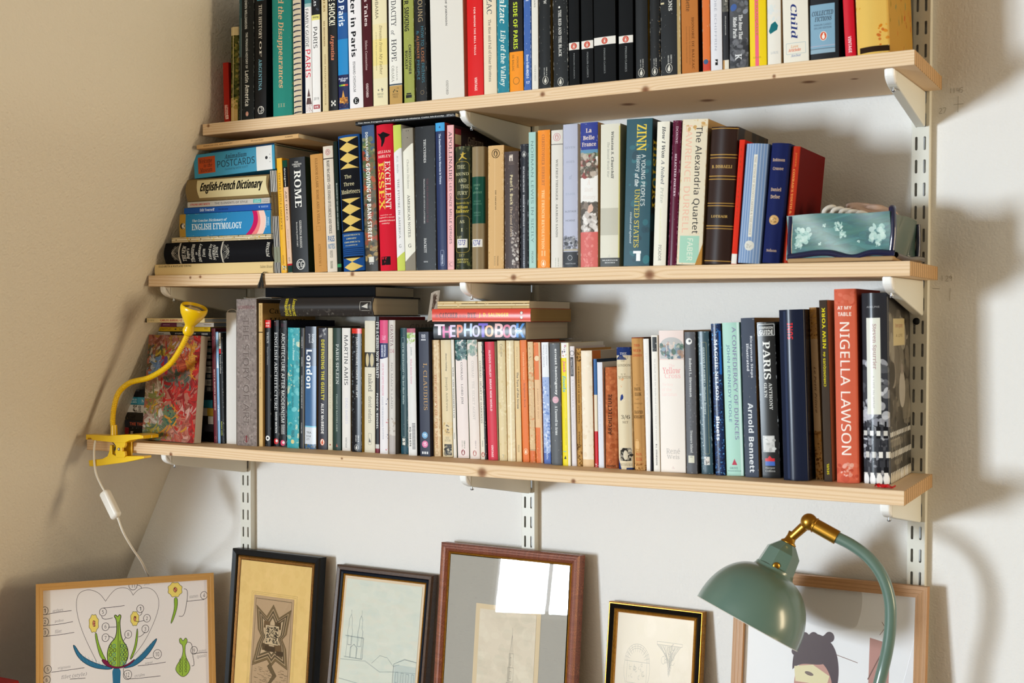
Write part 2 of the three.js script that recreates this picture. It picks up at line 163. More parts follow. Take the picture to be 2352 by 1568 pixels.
[0,625.4,-82.9,197.0,22.2,198.0,130.0,0.0123,"#e8d8bc","#e8d8bc",0,0.5,0,"book","cream paperback with grey serif title between red and turquoise spines",[["t",0.142,0.394,0.3,0.68,"#3d4650","rd","BALZAC"],["t",0.433,0.897,0.4,0.62,"#4a443c","rd","The Rise and Fall of César Birotteau"],["w",0,0,0.2,0,"#d8d0c0"]],0,"books on the top shelf"],
[0,647.1,-82.8,197.0,19.7,190.0,130.0,0.0101,"#1f7f92","#1f7f92",0,0.4,0,"book","turquoise paperback with flowing white script title",[["t",0.205,0.46,0.25,0.8,"#e6e8dc","Id","Balzac"],["t",0.5,0.944,0.2,0.75,"#e6e8dc","Id","Lily of the Valley"],["w",0,0,0.7,0,"#dfe0d0"]],0,"books on the top shelf"],
[0,669.1,-82.6,197.0,22.8,194.0,130.0,0.0114,"#17161a","#1c1a1a",0,0.45,0,"book","black paperback with yellow-green capitals and bright orange lower part",[["t",-0.009,0.671,0.32,0.62,"#cfe02c","Sd","THE WRONG SIDE OF PARIS"],["b",0.69,0.989,0,1,"#f29111"],["t",0.73,0.815,0.55,0.7,"#5a3a10","sd","HONORÉ"],["t",0.713,0.835,0.2,0.36,"#5a3a10","sd","DE BALZAC"],["o",0.91,0.91,0.5,5,"#f29111","#8a5a10"]],0,"books on the top shelf"],
[0,687.2,-82.5,197.0,11.6,192.0,130.0,0.0069,"#3d62a8","#3d62a8",0,0.4,0,"book","slim blue paperback with white number near its foot",[["t",0.24,0.316,0.3,0.7,"#e4e6ec","Sd","DOVER"],["t",0.72,0.898,0.35,0.68,"#e4e6ec","Sd","Dover 0-486-40423-5"],["t",0.921,0.941,0.3,0.8,"#e4e6ec","Sh","17"],["w",0,0,0.55,0,"#dde"]],0,"books on the top shelf"],
[0,699.6,-82.4,197.0,10.7,190.0,130.0,0.0066,"#e5e0d4","#e5e0d4",0,0.5,0,"book","slim white paperback between blue spine and black classic",[["t",0.108,0.363,0.4,0.62,"#6a665e","rd","FRENCH HUMANS"],["t",0.807,0.923,0.4,0.65,"#aaa498","rd","OXFORD"],["w",0,0,0.2,0,"#d8d0c0"]],0,"books on the top shelf"],
[0,715.6,-82.3,197.0,18.6,190.0,130.0,0.0051,"#17191a","#c09c50",0,0.35,0,"book","black paperback classic with pale yellow page strip, just after the slim white one",[["t",0.087,0.35,0.42,0.66,"#e8e4da","Rd","RAMEAU NEPHEW"],["t",0.829,0.892,0.62,0.72,"#c9c6bd","Sd","ISBN 0 14"],["t",0.832,0.895,0.42,0.52,"#c9c6bd","Sd","044 2 098 5"],["p",0.928,0.928,0.56,6,"#d8d2c4","#1b1b1b"],["w",0,0,0.35,0,"#d8d0c0"],["b",0.317,0.321,0,1,"#15161a"]],0,"books on the top shelf"],
[0,741.5,-82.2,197.0,24.0,190.0,130.0,0.0141,"#141617","#16181a",0,0.3,0,"book","worn black paperback naming two colours in white capitals down its creased spine",[["t",0.04,0.308,0.38,0.58,"#e8e4da","Rd","STENDHAL"],["o",0.39,0.39,0.46,1.6,"#e8e4da",0],["t",0.41,0.761,0.38,0.58,"#e8e4da","Rd","THE RED AND THE BLACK"],["p",0.951,0.951,0.48,6,"#d8d2c4","#1b1b1b"],["n",0.335,0.958,0.75,0.82,["#666c6c","#444"],20],["w",0,0,0.8,0,"#d8d0c0"]],0,"books on the top shelf"],
[0,762.8,-82.0,197.0,16.5,196.0,130.0,0.0123,"#191a1b","#191a1b",0,0.55,0,"book","slimmest of the white-banded black classics, with a creased edge",[["b",0.678,0.732,0,1,"#e9e3da"],["o",0.705,0.705,0.5,4.6,"#c8402a",0],["p",0.705,0.705,0.5,3.6,"#e9e3da","#c8402a"],["t",0.757,0.941,0.46,0.58,"#aeb0ae","sd","PENGUIN CLASSICS"]],0,"black classics with white bands"],
[0,783.7,-81.9,197.0,18.5,196.0,130.0,0.0149,"#191a1b","#191a1b",0,0.55,0,"book","black white-banded classic between the creased one and the widest one",[["b",0.676,0.734,0,1,"#e9e3da"],["o",0.705,0.705,0.5,4.6,"#c8402a",0],["p",0.705,0.705,0.5,3.6,"#e9e3da","#c8402a"],["t",0.759,0.942,0.46,0.58,"#aeb0ae","sd","PENGUIN CLASSICS"]],0,"black classics with white bands"],
[0,810.9,-81.7,197.0,33.6,196.0,130.0,0.0146,"#191a1b","#191a1b",0,0.55,0,"book","widest of the black classics with a white band and orange emblem",[["b",0.665,0.721,0,1,"#e9e3da"],["o",0.693,0.693,0.5,4.6,"#c8402a",0],["p",0.693,0.693,0.5,3.6,"#e9e3da","#c8402a"],["t",0.746,0.927,0.46,0.52,"#aeb0ae","sd","PENGUIN CLASSICS"]],0,"black classics with white bands"],
[0,842.6,-81.5,197.0,21.8,196.0,130.0,0.0066,"#191a1b","#191a1b",0,0.55,0,"book","white-banded black classic beside a plain black penguin-badge paperback",[["b",0.674,0.727,0,1,"#e9e3da"],["o",0.7,0.7,0.5,4.6,"#c8402a",0],["p",0.7,0.7,0.5,3.6,"#e9e3da","#c8402a"],["t",0.751,0.931,0.46,0.58,"#aeb0ae","sd","PENGUIN CLASSICS"]],0,"black classics with white bands"],
[0,866.7,-81.4,197.0,18.5,190.0,130.0,0.0111,"#171819","#c8a23c",0,0.4,0,"book","plain black paperback with penguin badge, beside the last white-banded classic",[["t",0.849,0.913,0.56,0.66,"#c9c6bd","Sd","ISBN 0 14"],["t",0.853,0.916,0.38,0.46,"#c9c6bd","Sd","044 137 7"],["p",0.948,0.948,0.46,6,"#d8d2c4","#1b1b1b"]],0,"books on the top shelf"],
[0,886.5,-81.2,197.0,15.1,190.0,130.0,0.0108,"#171819","#1a1a1a",0,0.4,0,"book","thinner black paperback with orange worn edge and penguin badge",[["t",0.854,0.914,0.56,0.68,"#c9c6bd","Sd","ISBN 0 14"],["t",0.857,0.917,0.36,0.46,"#c9c6bd","Sd","043 071 2"],["p",0.949,0.949,0.46,5.5,"#d8d2c4","#1b1b1b"],["n",0.431,0.983,0.88,1,["#a8752a","#c79a50"],24],["w",0,0,0.3,0,"#d8d0c0"]],0,"books on the top shelf"],
[0,909.4,-81.1,197.0,29.5,190.0,130.0,0.0122,"#161718","#161718",0,0.35,0,"book","broad worn black paperback with white specks, next to the orange-brown spine",[["t",0.227,0.525,0.42,0.6,"#e8e4da","Rd","CONFESSIONS"],["b",0.459,0.472,0.02,0.2,"#d8c8a0"],["t",0.842,0.904,0.5,0.58,"#d9d6cd","Sd","ISBN 0 14"],["t",0.845,0.907,0.36,0.43,"#d9d6cd","Sd","044 033 8"],["p",0.939,0.939,0.42,6.4,"#d8d2c4","#1b1b1b"],["b",-0.179,1.011,0.83,1,"#b79c68"],["w",0,0,0.7,0,"#d8d0c0"]],0,"books on the top shelf"],
[0,937.6,-80.9,197.0,24.1,205.0,130.0,0.0176,"#b97339","#28201c",0,0.5,0,"book","orange-brown paperback with faint dark lettering and dark cover edge",[["t",0.36,0.579,0.3,0.55,"#3a2b20","rd","Cousin Bette"],["t",0.622,0.966,0.62,0.8,"#6a3e1e","Rd","HONORÉ DE BALZAC"],["t",0.677,0.937,0.45,0.56,"#7a4e2a","id","Translated by Kathleen Raine"],["t",0.677,0.922,0.25,0.36,"#7a4e2a","id","Introduction by Francine Prose"]],0,"books on the top shelf"],
[0,960.9,-80.7,197.0,10.8,200.0,130.0,0.0182,"#d9702f","#d9702f",0,0.45,0,"book","bright orange spine with small blue badge at its foot",[["b",0.918,0.983,0,1,"#c8402a"],["o",0.924,0.924,0.42,3.4,"#3a5a80",0],["w",0,0,0.2,0,"#d8d0c0"]],0,"books on the top shelf"],
[0,975.1,-80.7,197.0,16.2,205.0,130.0,0.0153,"#dfdde0","#dfdde0",0,0.5,0,"book","white paperback with pale grey spaced capitals",[["t",0.442,0.858,0.36,0.62,"#a9a9b2","sd","ANDRÉ SCHIFFRIN"],["b",0.918,0.956,0.4,0.62,"#222"],["3",0.918,0.936,0.4,0.62,"#dfdde0",0.3]],0,"books on the top shelf"],
[0,988.3,-80.6,197.0,8.4,200.0,130.0,0.0188,"#26262a","#26262a",0,0.4,0,"book","slim black paperback with portrait photo on top and pale foot",[["b",0.291,0.603,0,1,"#58564e"],["n",0.291,0.6,0,1,["#c8c2b4","#8a8478","#2a2a28"],24],["t",0.632,0.76,0.35,0.65,"#d8d4cc","rd","Honeymoon"],["b",0.926,0.99,0,1,"#e2dac8"],["b",0.926,0.99,0.0,0.3,"#b98a50"]],0,"books on the top shelf"],
[0,1006.4,-80.5,197.0,26.3,205.0,130.0,0.0094,"#4a4a4c","#4a4a4c",0,0.35,0,"book","black and white photograph spine with white handwritten title",[["n",0.208,0.632,0,1,["#6b6b6e","#8a8d96","#56565a","#3a5a9a"],50],["n",0.802,0.971,0,1,["#2c2c30","#707074","#3a3a3e"],60],["t",0.643,0.807,0.5,0.7,"#f1efeb","Id","The Bone That"],["t",0.654,0.796,0.2,0.42,"#f1efeb","Id","Made Paris"],["t",0.898,0.937,0.3,0.65,"#ddd","Rd","K"]],0,"books on the top shelf"],
[0,1032.9,-80.3,197.0,22.9,200.0,130.0,0.0177,"#eccb12","#d8b810",0,0.45,0,"book","yellow spine with one pink vertical stripe",[["b",-0.022,1.013,0.33,0.55,"#e8607c"],["t",0.38,0.788,0.36,0.52,"#b98a1a","Sd","LANGUE FRANÇAISE"],["t",0.926,0.938,0.2,0.7,"#a88a10","sh","SEUIL"]],0,"books on the top shelf"],
[0,1054.6,-80.1,197.0,18.2,205.0,130.0,0.0136,"#e5dfd3","#b48a5a",0,0.5,0,"book","off-white spine with a small teal bowler hat picture",[["n",0.599,0.716,0,1,["#d8dcd8","#e2e0da"],10],["h",0.716,0.794,0.12,0.8,"#1f6a70"],["t",0.906,0.923,0.25,0.8,"#bbb","sh","LA MUSE"]],0,"books on the top shelf"],
[0,1083.8,-80.0,197.0,33.7,206.0,130.0,0.0242,"#e7e0d0","#d6c9ae",0,0.5,0,"book","cream paperback with large blue script name and boxed orange lettering",[["t",0.39,0.85,0.25,0.58,"#22306e","Id","Julia Child"],["r",0.869,0.938,0.12,0.88,"#9ab0b8",0.5],["t",0.883,0.9,0.3,0.6,"#d88a4a","ih","Love"],["t",0.902,0.922,0.2,0.7,"#d86a4a","Ih","Artichoke"],["t",0.941,0.957,0.3,0.7,"#445a9a","ih","Anchor"]],0,"books on the top shelf"],
[0,1121.2,-79.7,197.0,37.2,212.0,130.0,0.0147,"#15161b","#101114",0,0.4,0,"book","black paperback with pale blue panel and small penguin badge",[["b",0.655,0.925,0,0.86,"#7fa3b8"],["t",0.694,0.723,0.06,0.82,"#28323e","Ih","COLLECTED"],["t",0.731,0.758,0.16,0.76,"#28323e","Ih","FICTIONS"],["t",0.776,0.787,0.14,0.74,"#3a4652","sh","PENGUIN CLASSICS"],["t",0.795,0.805,0.14,0.74,"#3a4652","sh","DELUXE EDITION"],["p",0.85,0.85,0.46,6,"#efe6da","#cf4a24"],["b",0.906,0.911,0,0.86,"#aab"],["b",0.927,0.954,0,0.86,"#8fa9b8"]],0,"books on the top shelf"],
[0,1154.4,-79.5,197.0,13.5,200.0,130.0,0.0523,"#cc0d25","#cc0d25",0,0.45,0,"book","red paperback with white publisher word low down, next to the flowery book",[["t",0.862,0.968,0.35,0.65,"#f1dada","Sd","VINTAGE"]],0,"books on the top shelf"],
[0,1182.6,-79.3,197.0,40.5,205.0,160.0,0.0422,"#dcb45c","#b3893c",1,0.8,0,"book","thick yellow cloth book with floral print, last on the top shelf",[["n",0.817,0.951,0.7,0.98,["#d07a1c","#e0922c","#c05a20"],10],["n",0.441,0.71,0.0,0.15,["#d0902c","#caa040"],8],["b",0.949,0.984,0.1,1,"#2a1c10"],["w",0,0,0.2,0,"#d8d0c0"]],["#b3893c",[["f",0.05,0.95,["#6b7d55","#4f6b58","#7a6a20","#8a3a1a","#b0502a"],46]]],"books on the top shelf"],
[0,228.0,-339.2,203.0,6.2,167.9,140.0,0.0624,"#e8e4dc","#e8e4dc",0,0.5,0,"book","slim journal with black and white striped spine, closer to the flat pile",[["b",0.001,0.208,0.1,0.3,"#16161a"],["b",0.001,0.208,0.55,0.8,"#16161a"],["b",0.208,0.444,0,1,"#5a4526"],["t",0.242,0.411,0.3,0.6,"#8a754e","sd","LIMERICK"],["b",0.444,0.744,0.1,0.35,"#16161a"],["b",0.444,0.744,0.55,0.85,"#16161a"],["b",0.744,0.896,0,1,"#8a8c78"],["b",0.896,1.01,0.15,0.4,"#16161a"],["b",0.896,1.01,0.6,0.9,"#16161a"]],0,"striped journals"],
[0,234.6,-339.2,203.0,6.5,167.5,140.0,0.0608,"#e8e4dc","#e8e4dc",0,0.5,0,"book","slim journal with black and white striped spine, closer to the yellow book",[["b",0.001,0.208,0.1,0.3,"#16161a"],["b",0.001,0.208,0.55,0.8,"#16161a"],["b",0.208,0.445,0,1,"#5a4526"],["t",0.242,0.411,0.3,0.6,"#8a754e","sd","LIMERICK"],["b",0.445,0.745,0.1,0.35,"#16161a"],["b",0.445,0.745,0.55,0.85,"#16161a"],["b",0.745,0.897,0,1,"#8a8c78"],["b",0.897,1.011,0.15,0.4,"#16161a"],["b",0.897,1.011,0.6,0.9,"#16161a"]],0,"striped journals"],
[0,243.9,-339.3,203.0,10.9,187.1,120.0,0.0514,"#e9ae1f","#e9ae1f",0,0.35,0,"book","slim yellow paperback leaning beside the striped journals",[["t",0.127,0.622,0.25,0.62,"#5a3a12","rd","DIRTIER LITTLE LIMERICKS"],["t",0.844,0.928,0.3,0.6,"#5a3a12","sd","AVENEL"],["n",0.939,0.973,0.1,0.9,["#7ab0d8","#3a3a3a","#e8e8e8"],14]],0,"books on the middle shelf"],
[0,256.1,-339.3,203.0,9.7,183.0,120.0,0.0602,"#e2bfa4","#e2bfa4",0,0.5,0,"book","slim pale pink paperback with black and green top and red line near its foot",[["b",-0.027,0.061,0,1,"#15412f"],["b",0.061,0.238,0,1,"#121214"],["t",0.069,0.234,0.25,0.6,"#e8e4dc","Sd","Glasgow"],["t",0.273,0.534,0.3,0.65,"#2a2420","sd","ART DECO"],["t",0.611,0.788,0.3,0.6,"#a98a78","id","Rudolph Simms"],["b",0.919,0.935,0,1,"#b8202a"],["b",0.935,0.996,0,1,"#1d3a34"],["t",0.865,0.9,0.3,0.65,"#665","sd","EP"]],0,"books on the middle shelf"],
[0,277.8,-339.3,203.0,32.4,185.6,140.0,0.0395,"#151619","#12332c",0,0.45,0,"book","broad black paperback with huge white capital city name and round monogram",[["t",0.036,0.047,0.35,0.6,"#e9e4da","Rh","THE"],["t",0.051,0.066,0.2,0.78,"#e9e4da","Rh","COMPANION"],["t",0.07,0.085,0.3,0.68,"#e9e4da","Rh","GUIDE TO"],["t",0.111,0.436,0.3,0.72,"#efece4","Rd","ROME"],["t",0.549,0.787,0.52,0.66,"#dcd8d0","Rd","GEORGINA MASSON"],["t",0.56,0.775,0.3,0.42,"#dcd8d0","Rd","Revised by JOHN FORT"],["o",0.93,0.93,0.52,8,"#151619","#e8e4dc"],["t",0.904,0.957,0.33,0.72,"#e8e4dc","Rh","CG"]],0,"books on the middle shelf"],
[0,318.0,-339.4,203.0,24.8,188.7,120.0,0.0485,"#c79150","#a4743a",0,0.6,0,"book","tan orange paperback with brown serif lettering and a faint ring stain",[["t",0.035,0.593,0.42,0.62,"#6a4420","rd","ELEANOR CLARK  ROME AND A VILLA"],["t",0.759,0.95,0.4,0.58,"#8a5c28","rd","ATHENEUM 1"],["r",0.611,0.648,0.3,0.6,"#b07c40",1],["w",0,0,0.3,0,"#ddb070"]],0,"books on the middle shelf"],
[0,340.4,-339.4,203.0,19.4,200.1,120.0,0.0435,"#ddd0bf","#ddd0bf",0,0.5,0,"book","cream paperback with small bird emblem and black lettering stamped with blue",[["o",0.048,0.048,0.5,4.4,"#ddd0bf","#b8606a"],["p",0.048,0.048,0.5,3.6,"#ddd0bf","#a86a6a"],["b",0.096,0.103,0,1,"#2a2624"],["t",0.113,0.696,0.35,0.62,"#2c2824","Rd","MARY McCARTHY • THE STONES OF FLORENCE AND VENICE"],["t",0.713,0.761,0.2,0.85,"#4a6a94","Sh","PASS"],["t",0.775,0.817,0.2,0.85,"#5a7a9c","Sh","NOTES"],["t",0.827,0.886,0.35,0.62,"#2c2824","rd","OBSERVED"],["t",0.913,0.972,0.35,0.6,"#443","Rd","PENGUIN BOOKS"],["w",0,0,0.35,0,"#d8d0c0"]],0,"books on the middle shelf"],
[0,354.3,-339.5,203.0,7.7,207.0,130.0,0.0388,"#17241f","#17241f",0,0.6,0,"book","slim dark book with tiny white lettering beside the gold diamond spine",[["t",0.319,0.678,0.3,0.65,"#c8ccc4","Rd","BLOOMSBURY SQUARES AND GARDENS"],["b",0.938,0.964,0,1,"#3a8a5c"]],0,"books on the middle shelf"],
[0,382.3,-339.5,203.0,42.8,214.2,150.0,0.0507,"#1d4a86","#1c4682",1,0.5,0,"book","blue hardback with gold diamonds on black panels and a swashbuckling title",[["b",0.02,0.256,0.06,0.94,"#121318"],["b",0.256,0.466,0.06,0.94,"#121318"],["b",0.466,0.709,0.06,0.94,"#121318"],["D",0.017,0.246,3,"#dcbc68"],["D",0.466,0.706,3,"#dcbc68"],["D",0.897,0.997,1.4,"#dcbc68"],["t",0.291,0.32,0.3,0.62,"#ecdfb0","rh","The"],["t",0.345,0.374,0.24,0.72,"#ecdfb0","rh","Three"],["t",0.399,0.431,0.1,0.92,"#ecdfb0","rh","Musketeers"],["b",0.891,0.904,0.06,0.94,"#121318"],["t",0.731,0.741,0.12,0.85,"#d8c890","Rh","EVERYMAN'S"],["t",0.757,0.766,0.25,0.72,"#d8c890","Rh","LIBRARY"],["t",0.782,0.792,0.14,0.84,"#d8c890","Rh","CHILDREN'S"],["t",0.805,0.814,0.2,0.74,"#d8c890","Rh","CLASSICS"],["b",0.83,0.835,0.05,0.95,"#10264a"],["b",0.845,0.849,0.05,0.95,"#10264a"],["b",0.859,0.864,0.05,0.95,"#10264a"],["b",0.873,0.878,0.05,0.95,"#10264a"],["b",0.709,0.719,0,1,"#0f1c38"]],0,"books on the middle shelf"],
[0,416.5,-339.6,203.0,24.1,227.5,130.0,0.0335,"#5f5742","#5f5742",0,0.4,0,"book","autumn leaf photo paperback with tall white condensed title",[["b",-0.022,0.126,0,1,"#33507a"],["n",0.091,0.424,0,1,["#5a7040","#7a7a48","#3a4a2c","#a89858","#33507a"],120],["n",0.186,0.841,0,1,["#9c3a1c","#b04a20","#7a5a2c","#4a5a34","#2c3020"],170],["b",0.841,1.005,0,1,"#2c2822"],["n",0.811,0.93,0,1,["#a88a50","#5a4a30"],24],["t",0.046,0.242,0.3,0.52,"#e4e2da","Sd","DONNA FLORIO"],["t",0.26,0.793,0.28,0.6,"#eeece4","Sd","GROWING UP BANK STREET"],["b",0.901,0.939,0.3,0.7,"#d8d4c8"],["t",0.942,0.954,0.35,0.65,"#ccc","Sh","NYU"]],0,"books on the middle shelf"],
[0,446.9,-339.7,203.0,32.2,226.4,140.0,0.0334,"#cf1f33","#cf1f33",1,0.75,0,"book","bright red hardback with black bird silhouette and gold county name",[["B",0.051,0.152,0.1,0.85,"#141416"],["t",0.178,0.196,0.1,0.85,"#eedac8","Rh","GILLIAN"],["t",0.208,0.226,0.12,0.85,"#eedac8","Rh","DARLEY"],["t",0.252,0.579,0.55,0.82,"#f2e6da","Rd","EXCELLENT"],["t",0.255,0.582,0.1,0.5,"#e6c04a","Rd","ESSEX"],["b",0.252,0.582,0.525,0.535,"#e6c04a"],["t",0.615,0.624,0.15,0.82,"#eedac8","Rh","In praise of"],["t",0.63,0.641,0.06,0.94,"#eedac8","Rh","England's most"],["t",0.65,0.662,0.04,0.95,"#eedac8","Rh","misunderstood"],["t",0.671,0.683,0.25,0.72,"#eedac8","Rh","county"],["b",0.903,0.96,0.15,0.7,"#1c1416"],["n",0.906,0.957,0.2,0.65,["#cf1f33","#1c1416"],10]],0,"books on the middle shelf"],
[0,470.9,-339.7,203.0,14.8,224.4,120.0,0.0346,"#e8e6e4","#e8e6e4",0,0.5,0,"book","white paperback with lime green ends cut on a slant",[["b",-0.019,0.16,0,1,"#c6d060"],["T",0.148,0.189,"#c6d060",1],["b",0.91,1.009,0,1,"#c6d060"],["T",0.869,0.913,"#c6d060",-1],["t",0.21,0.332,0.35,0.58,"#9a9a9a","id","H.G. Wells"],["t",0.371,0.779,0.38,0.62,"#6a6a6a","rd","THE FUTURE IN AMERICA"],["t",0.818,0.842,0.35,0.65,"#777","rh","G"]],0,"books on the middle shelf"],
[0,488.1,-339.7,203.0,19.0,218.0,120.0,0.0246,"#e9e5d6","#e9e5d6",0,0.5,0,"book","cream paperback with taupe ends cut on a slant, beside the lime-ended one",[["b",-0.028,0.109,0,1,"#8d8577"],["T",0.094,0.164,"#8d8577",1],["b",0.934,1.01,0,1,"#8d8577"],["T",0.864,0.94,"#8d8577",-1],["o",0.018,0.018,0.4,0.7,"#333",0],["o",0.018,0.018,0.6,0.7,"#333",0],["o",0.067,0.067,0.5,0.7,"#333",0],["t",0.219,0.427,0.38,0.58,"#9a968a","id","Charles Dickens"],["t",0.469,0.766,0.36,0.6,"#2c2a28","rd","AMERICAN NOTES"],["t",0.812,0.839,0.35,0.65,"#333","rh","G"]],0,"books on the middle shelf"],
[0,516.2,-339.8,203.0,36.5,218.9,140.0,0.0096,"#17181b","#a8a090",0,0.4,0,"book","thick black paperback with small white capitals and dark red subtitle",[["t",0.091,0.254,0.44,0.56,"#e2e0dc","Rd","THUCYDIDES"],["t",0.363,0.671,0.56,0.66,"#7c2638","rd","THE PELOPONNESIAN WAR"],["t",0.363,0.677,0.42,0.48,"#d0cecb","Rd","TRANSLATED BY STEVEN LATTIMORE"],["t",0.777,0.879,0.42,0.54,"#e2e0dc","Rd","HACKETT"],["t",0.937,0.946,0.4,0.6,"#ccc","Rh","0394"],["w",0,0,0.3,0,"#9aa"]],0,"books on the middle shelf"],
[0,545.1,-339.9,203.0,16.5,222.3,140.0,0.0194,"#1c2b55","#8c2a24",0,0.4,0,"book","navy museum guide with sky blue top band",[["b",-0.019,0.057,0,1,"#3f9fd8"],["t",0.022,0.037,0.4,0.6,"#15305a","Sh","4"],["t",0.075,0.417,0.38,0.6,"#e0e6f0","Rd","The Kunsthistorisches Museum in Vienna"],["r",0.866,0.97,0.35,0.72,"#c8d0e0",0.5],["t",0.896,0.964,0.45,0.62,"#e0e6f0","Sd","PRESTEL"]],0,"books on the middle shelf"],
[0,559.9,-339.9,203.0,11.9,217.5,150.0,0.0032,"#eab0b0","#2a0f10",0,0.4,0,"book","slim pink paperback with black spaced capitals in two sizes",[["t",0.044,0.387,0.28,0.75,"#2a2020","rd","APOLLINAIRE"],["t",0.402,0.82,0.32,0.65,"#4a3838","sd","LES ONZE MILLE VERGES"],["r",0.94,0.977,0.15,0.8,"#b88",0.6],["t",0.946,0.973,0.3,0.7,"#a77","Rh","C"]],["#2a0f10",[["b",0.02,0.06,0.02,0.14,"#8a2030"],["b",0.06,0.13,0.02,0.14,"#c8b890"],["b",0.13,0.16,0.02,0.14,"#8a2030"],["t",0.05,0.12,0.28,0.6,"#b8a890","rh","Guillaume"],["t",0.11,0.18,0.2,0.85,"#c8b89c","rh","APOLLINAIRE"]]],"books on the middle shelf"],
[0,581.1,-339.9,203.0,28.0,184.0,130.0,0.0038,"#2b3020","#2b3020",1,0.35,0,"book","worn dark green hardback with yellow frames, running figure on top and a white label",[["n",-0.002,0.048,0,1,["#6a6c40","#8a8658","#3a4024"],24],["u",0.048,0.115,0.3,0.8,"#c8a83c"],["r",0.125,0.426,0.06,0.9,"#b89a3c",0.8],["t",0.154,0.182,0.18,0.7,"#e2d8a8","rh","THE"],["t",0.21,0.235,0.08,0.88,"#e2d8a8","rh","SOUND"],["t",0.263,0.291,0.28,0.76,"#e2d8a8","rh","AND"],["t",0.313,0.341,0.42,0.88,"#e2d8a8","rh","THE"],["t",0.366,0.394,0.2,0.82,"#e2d8a8","rh","FURY"],["t",0.45,0.472,0.05,0.92,"#c8b040","Ih","Two novels by"],["t",0.479,0.503,0.14,0.84,"#d8bc40","Ih","William"],["t",0.511,0.539,0.05,0.9,"#d8bc40","Ih","Faulkner"],["r",0.564,0.861,0.06,0.9,"#b89a3c",0.8],["t",0.599,0.624,0.35,0.65,"#e2d8a8","rh","AS"],["t",0.666,0.691,0.45,0.57,"#e2d8a8","rh","I"],["t",0.726,0.751,0.15,0.5,"#e2d8a8","rh","LAY"],["b",0.751,0.822,0.15,0.8,"#e6e2da"],["t",0.758,0.801,0.22,0.72,"#5a5a98","Ch","F273"],["t",0.875,0.896,0.3,0.65,"#b8a860","rh","187"],["t",0.911,0.925,0.15,0.85,"#c8b860","Rh","MODERN"],["t",0.932,0.946,0.15,0.85,"#c8b860","Rh","LIBRARY"],["n",0.946,1.003,0,1,["#6a6a34","#4a5028"],18],["w",0,0,0.6,0,"#7a7a58"]],0,"books on the middle shelf"],
[0,606.7,-340.0,203.0,22.4,182.1,125.0,-0.0001,"#8d7a5b","#8d7a5b",1,0.3,0,"book","taupe hardback with dark green title block and a white handwritten label",[["b",0.245,0.625,0,1,"#14483a"],["t",0.305,0.32,0.2,0.72,"#8aa888","rh","LIGHT"],["t",0.334,0.348,0.35,0.6,"#8aa888","rh","IN"],["t",0.366,0.38,0.14,0.82,"#8aa888","rh","AUGUST"],["t",0.44,0.451,0.2,0.75,"#6a9078","rh","WILLIAM"],["t",0.461,0.472,0.16,0.8,"#6a9078","rh","FAULKNER"],["t",0.532,0.543,0.2,0.75,"#6a9078","rh","MODERN"],["t",0.554,0.564,0.2,0.75,"#6a9078","rh","LIBRARY"],["b",0.753,0.817,0.06,0.85,"#e6e2da"],["t",0.76,0.806,0.12,0.75,"#6a6aa0","Ch","F274"]],0,"books on the middle shelf"],
[0,637.5,-340.0,203.0,26.5,181.9,115.0,-0.0006,"#d5ad78","#c09258",0,0.5,0,"book","tan worn paperback with oval bird outline on top and tiny central title",[["o",0.066,0.066,0.5,6.2,"#d5ad78","#4a3824"],["p",0.066,0.066,0.5,5,"#d5ad78","#4a3824"],["t",0.359,0.521,0.45,0.54,"#4a3a28","Rd","THE AMERICAN"],["t",0.895,0.972,0.6,0.66,"#6a543a","Sd","PENGUIN"],["t",0.895,0.972,0.42,0.48,"#6a543a","Sd","BOOKS"],["n",0.003,1.001,0.0,0.12,["#e2c294","#c89c62","#b88a50"],60],["n",0.003,1.001,0.86,1,["#e2c294","#b88a50"],50],["b",0.056,0.99,0.44,0.46,"#e4c698"],["w",0,0,0.4,0,"#f0dab0"]],0,"books on the middle shelf"],
[0,664.7,-340.1,203.0,24.1,171.6,112.0,0.0052,"#41302b","#3a2a24",0,0.3,0,"book","brown worn paperback with cream author lettering and peeling white foot",[["m",0.027,0.083,0.35,0.6,"#d8c8b8"],["t",0.086,0.097,0.3,0.7,"#8a7464","sh","GREAT"],["t",0.101,0.112,0.3,0.7,"#8a7464","sh","READS"],["t",0.201,0.457,0.4,0.62,"#e0cfa0","Sd","Pearl S. Buck"],["t",0.465,0.732,0.4,0.56,"#c8b090","Id","The Good Earth"],["n",0.268,0.658,0.6,0.9,["#6a5448","#8a7870","#5a463e"],40],["n",0.658,0.992,0.5,0.95,["#cfc8c0","#a89a90","#6a5a54","#b8b0a8"],90],["w",0,0,0.9,0,"#cdbfae"]],0,"books on the middle shelf"],
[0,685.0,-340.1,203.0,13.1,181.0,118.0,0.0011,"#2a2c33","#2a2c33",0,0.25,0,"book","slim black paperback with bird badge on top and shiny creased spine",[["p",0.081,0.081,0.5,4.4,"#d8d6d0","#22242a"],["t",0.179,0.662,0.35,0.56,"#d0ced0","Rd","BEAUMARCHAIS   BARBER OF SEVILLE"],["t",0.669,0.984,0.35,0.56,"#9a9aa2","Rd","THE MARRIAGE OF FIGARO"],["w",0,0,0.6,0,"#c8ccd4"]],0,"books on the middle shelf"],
[0,698.5,-340.2,203.0,11.9,197.5,120.0,0.0037,"#a3c8be","#a3c8be",0,0.4,0,"book","slim mint green paperback with thin widely spaced grey capitals",[["t",0.066,0.811,0.32,0.65,"#64807c","sd","NORMAN LEWIS IN SICILY"],["t",0.875,0.961,0.35,0.62,"#3a4a46","sd","PICADOR"]],0,"books on the middle shelf"],
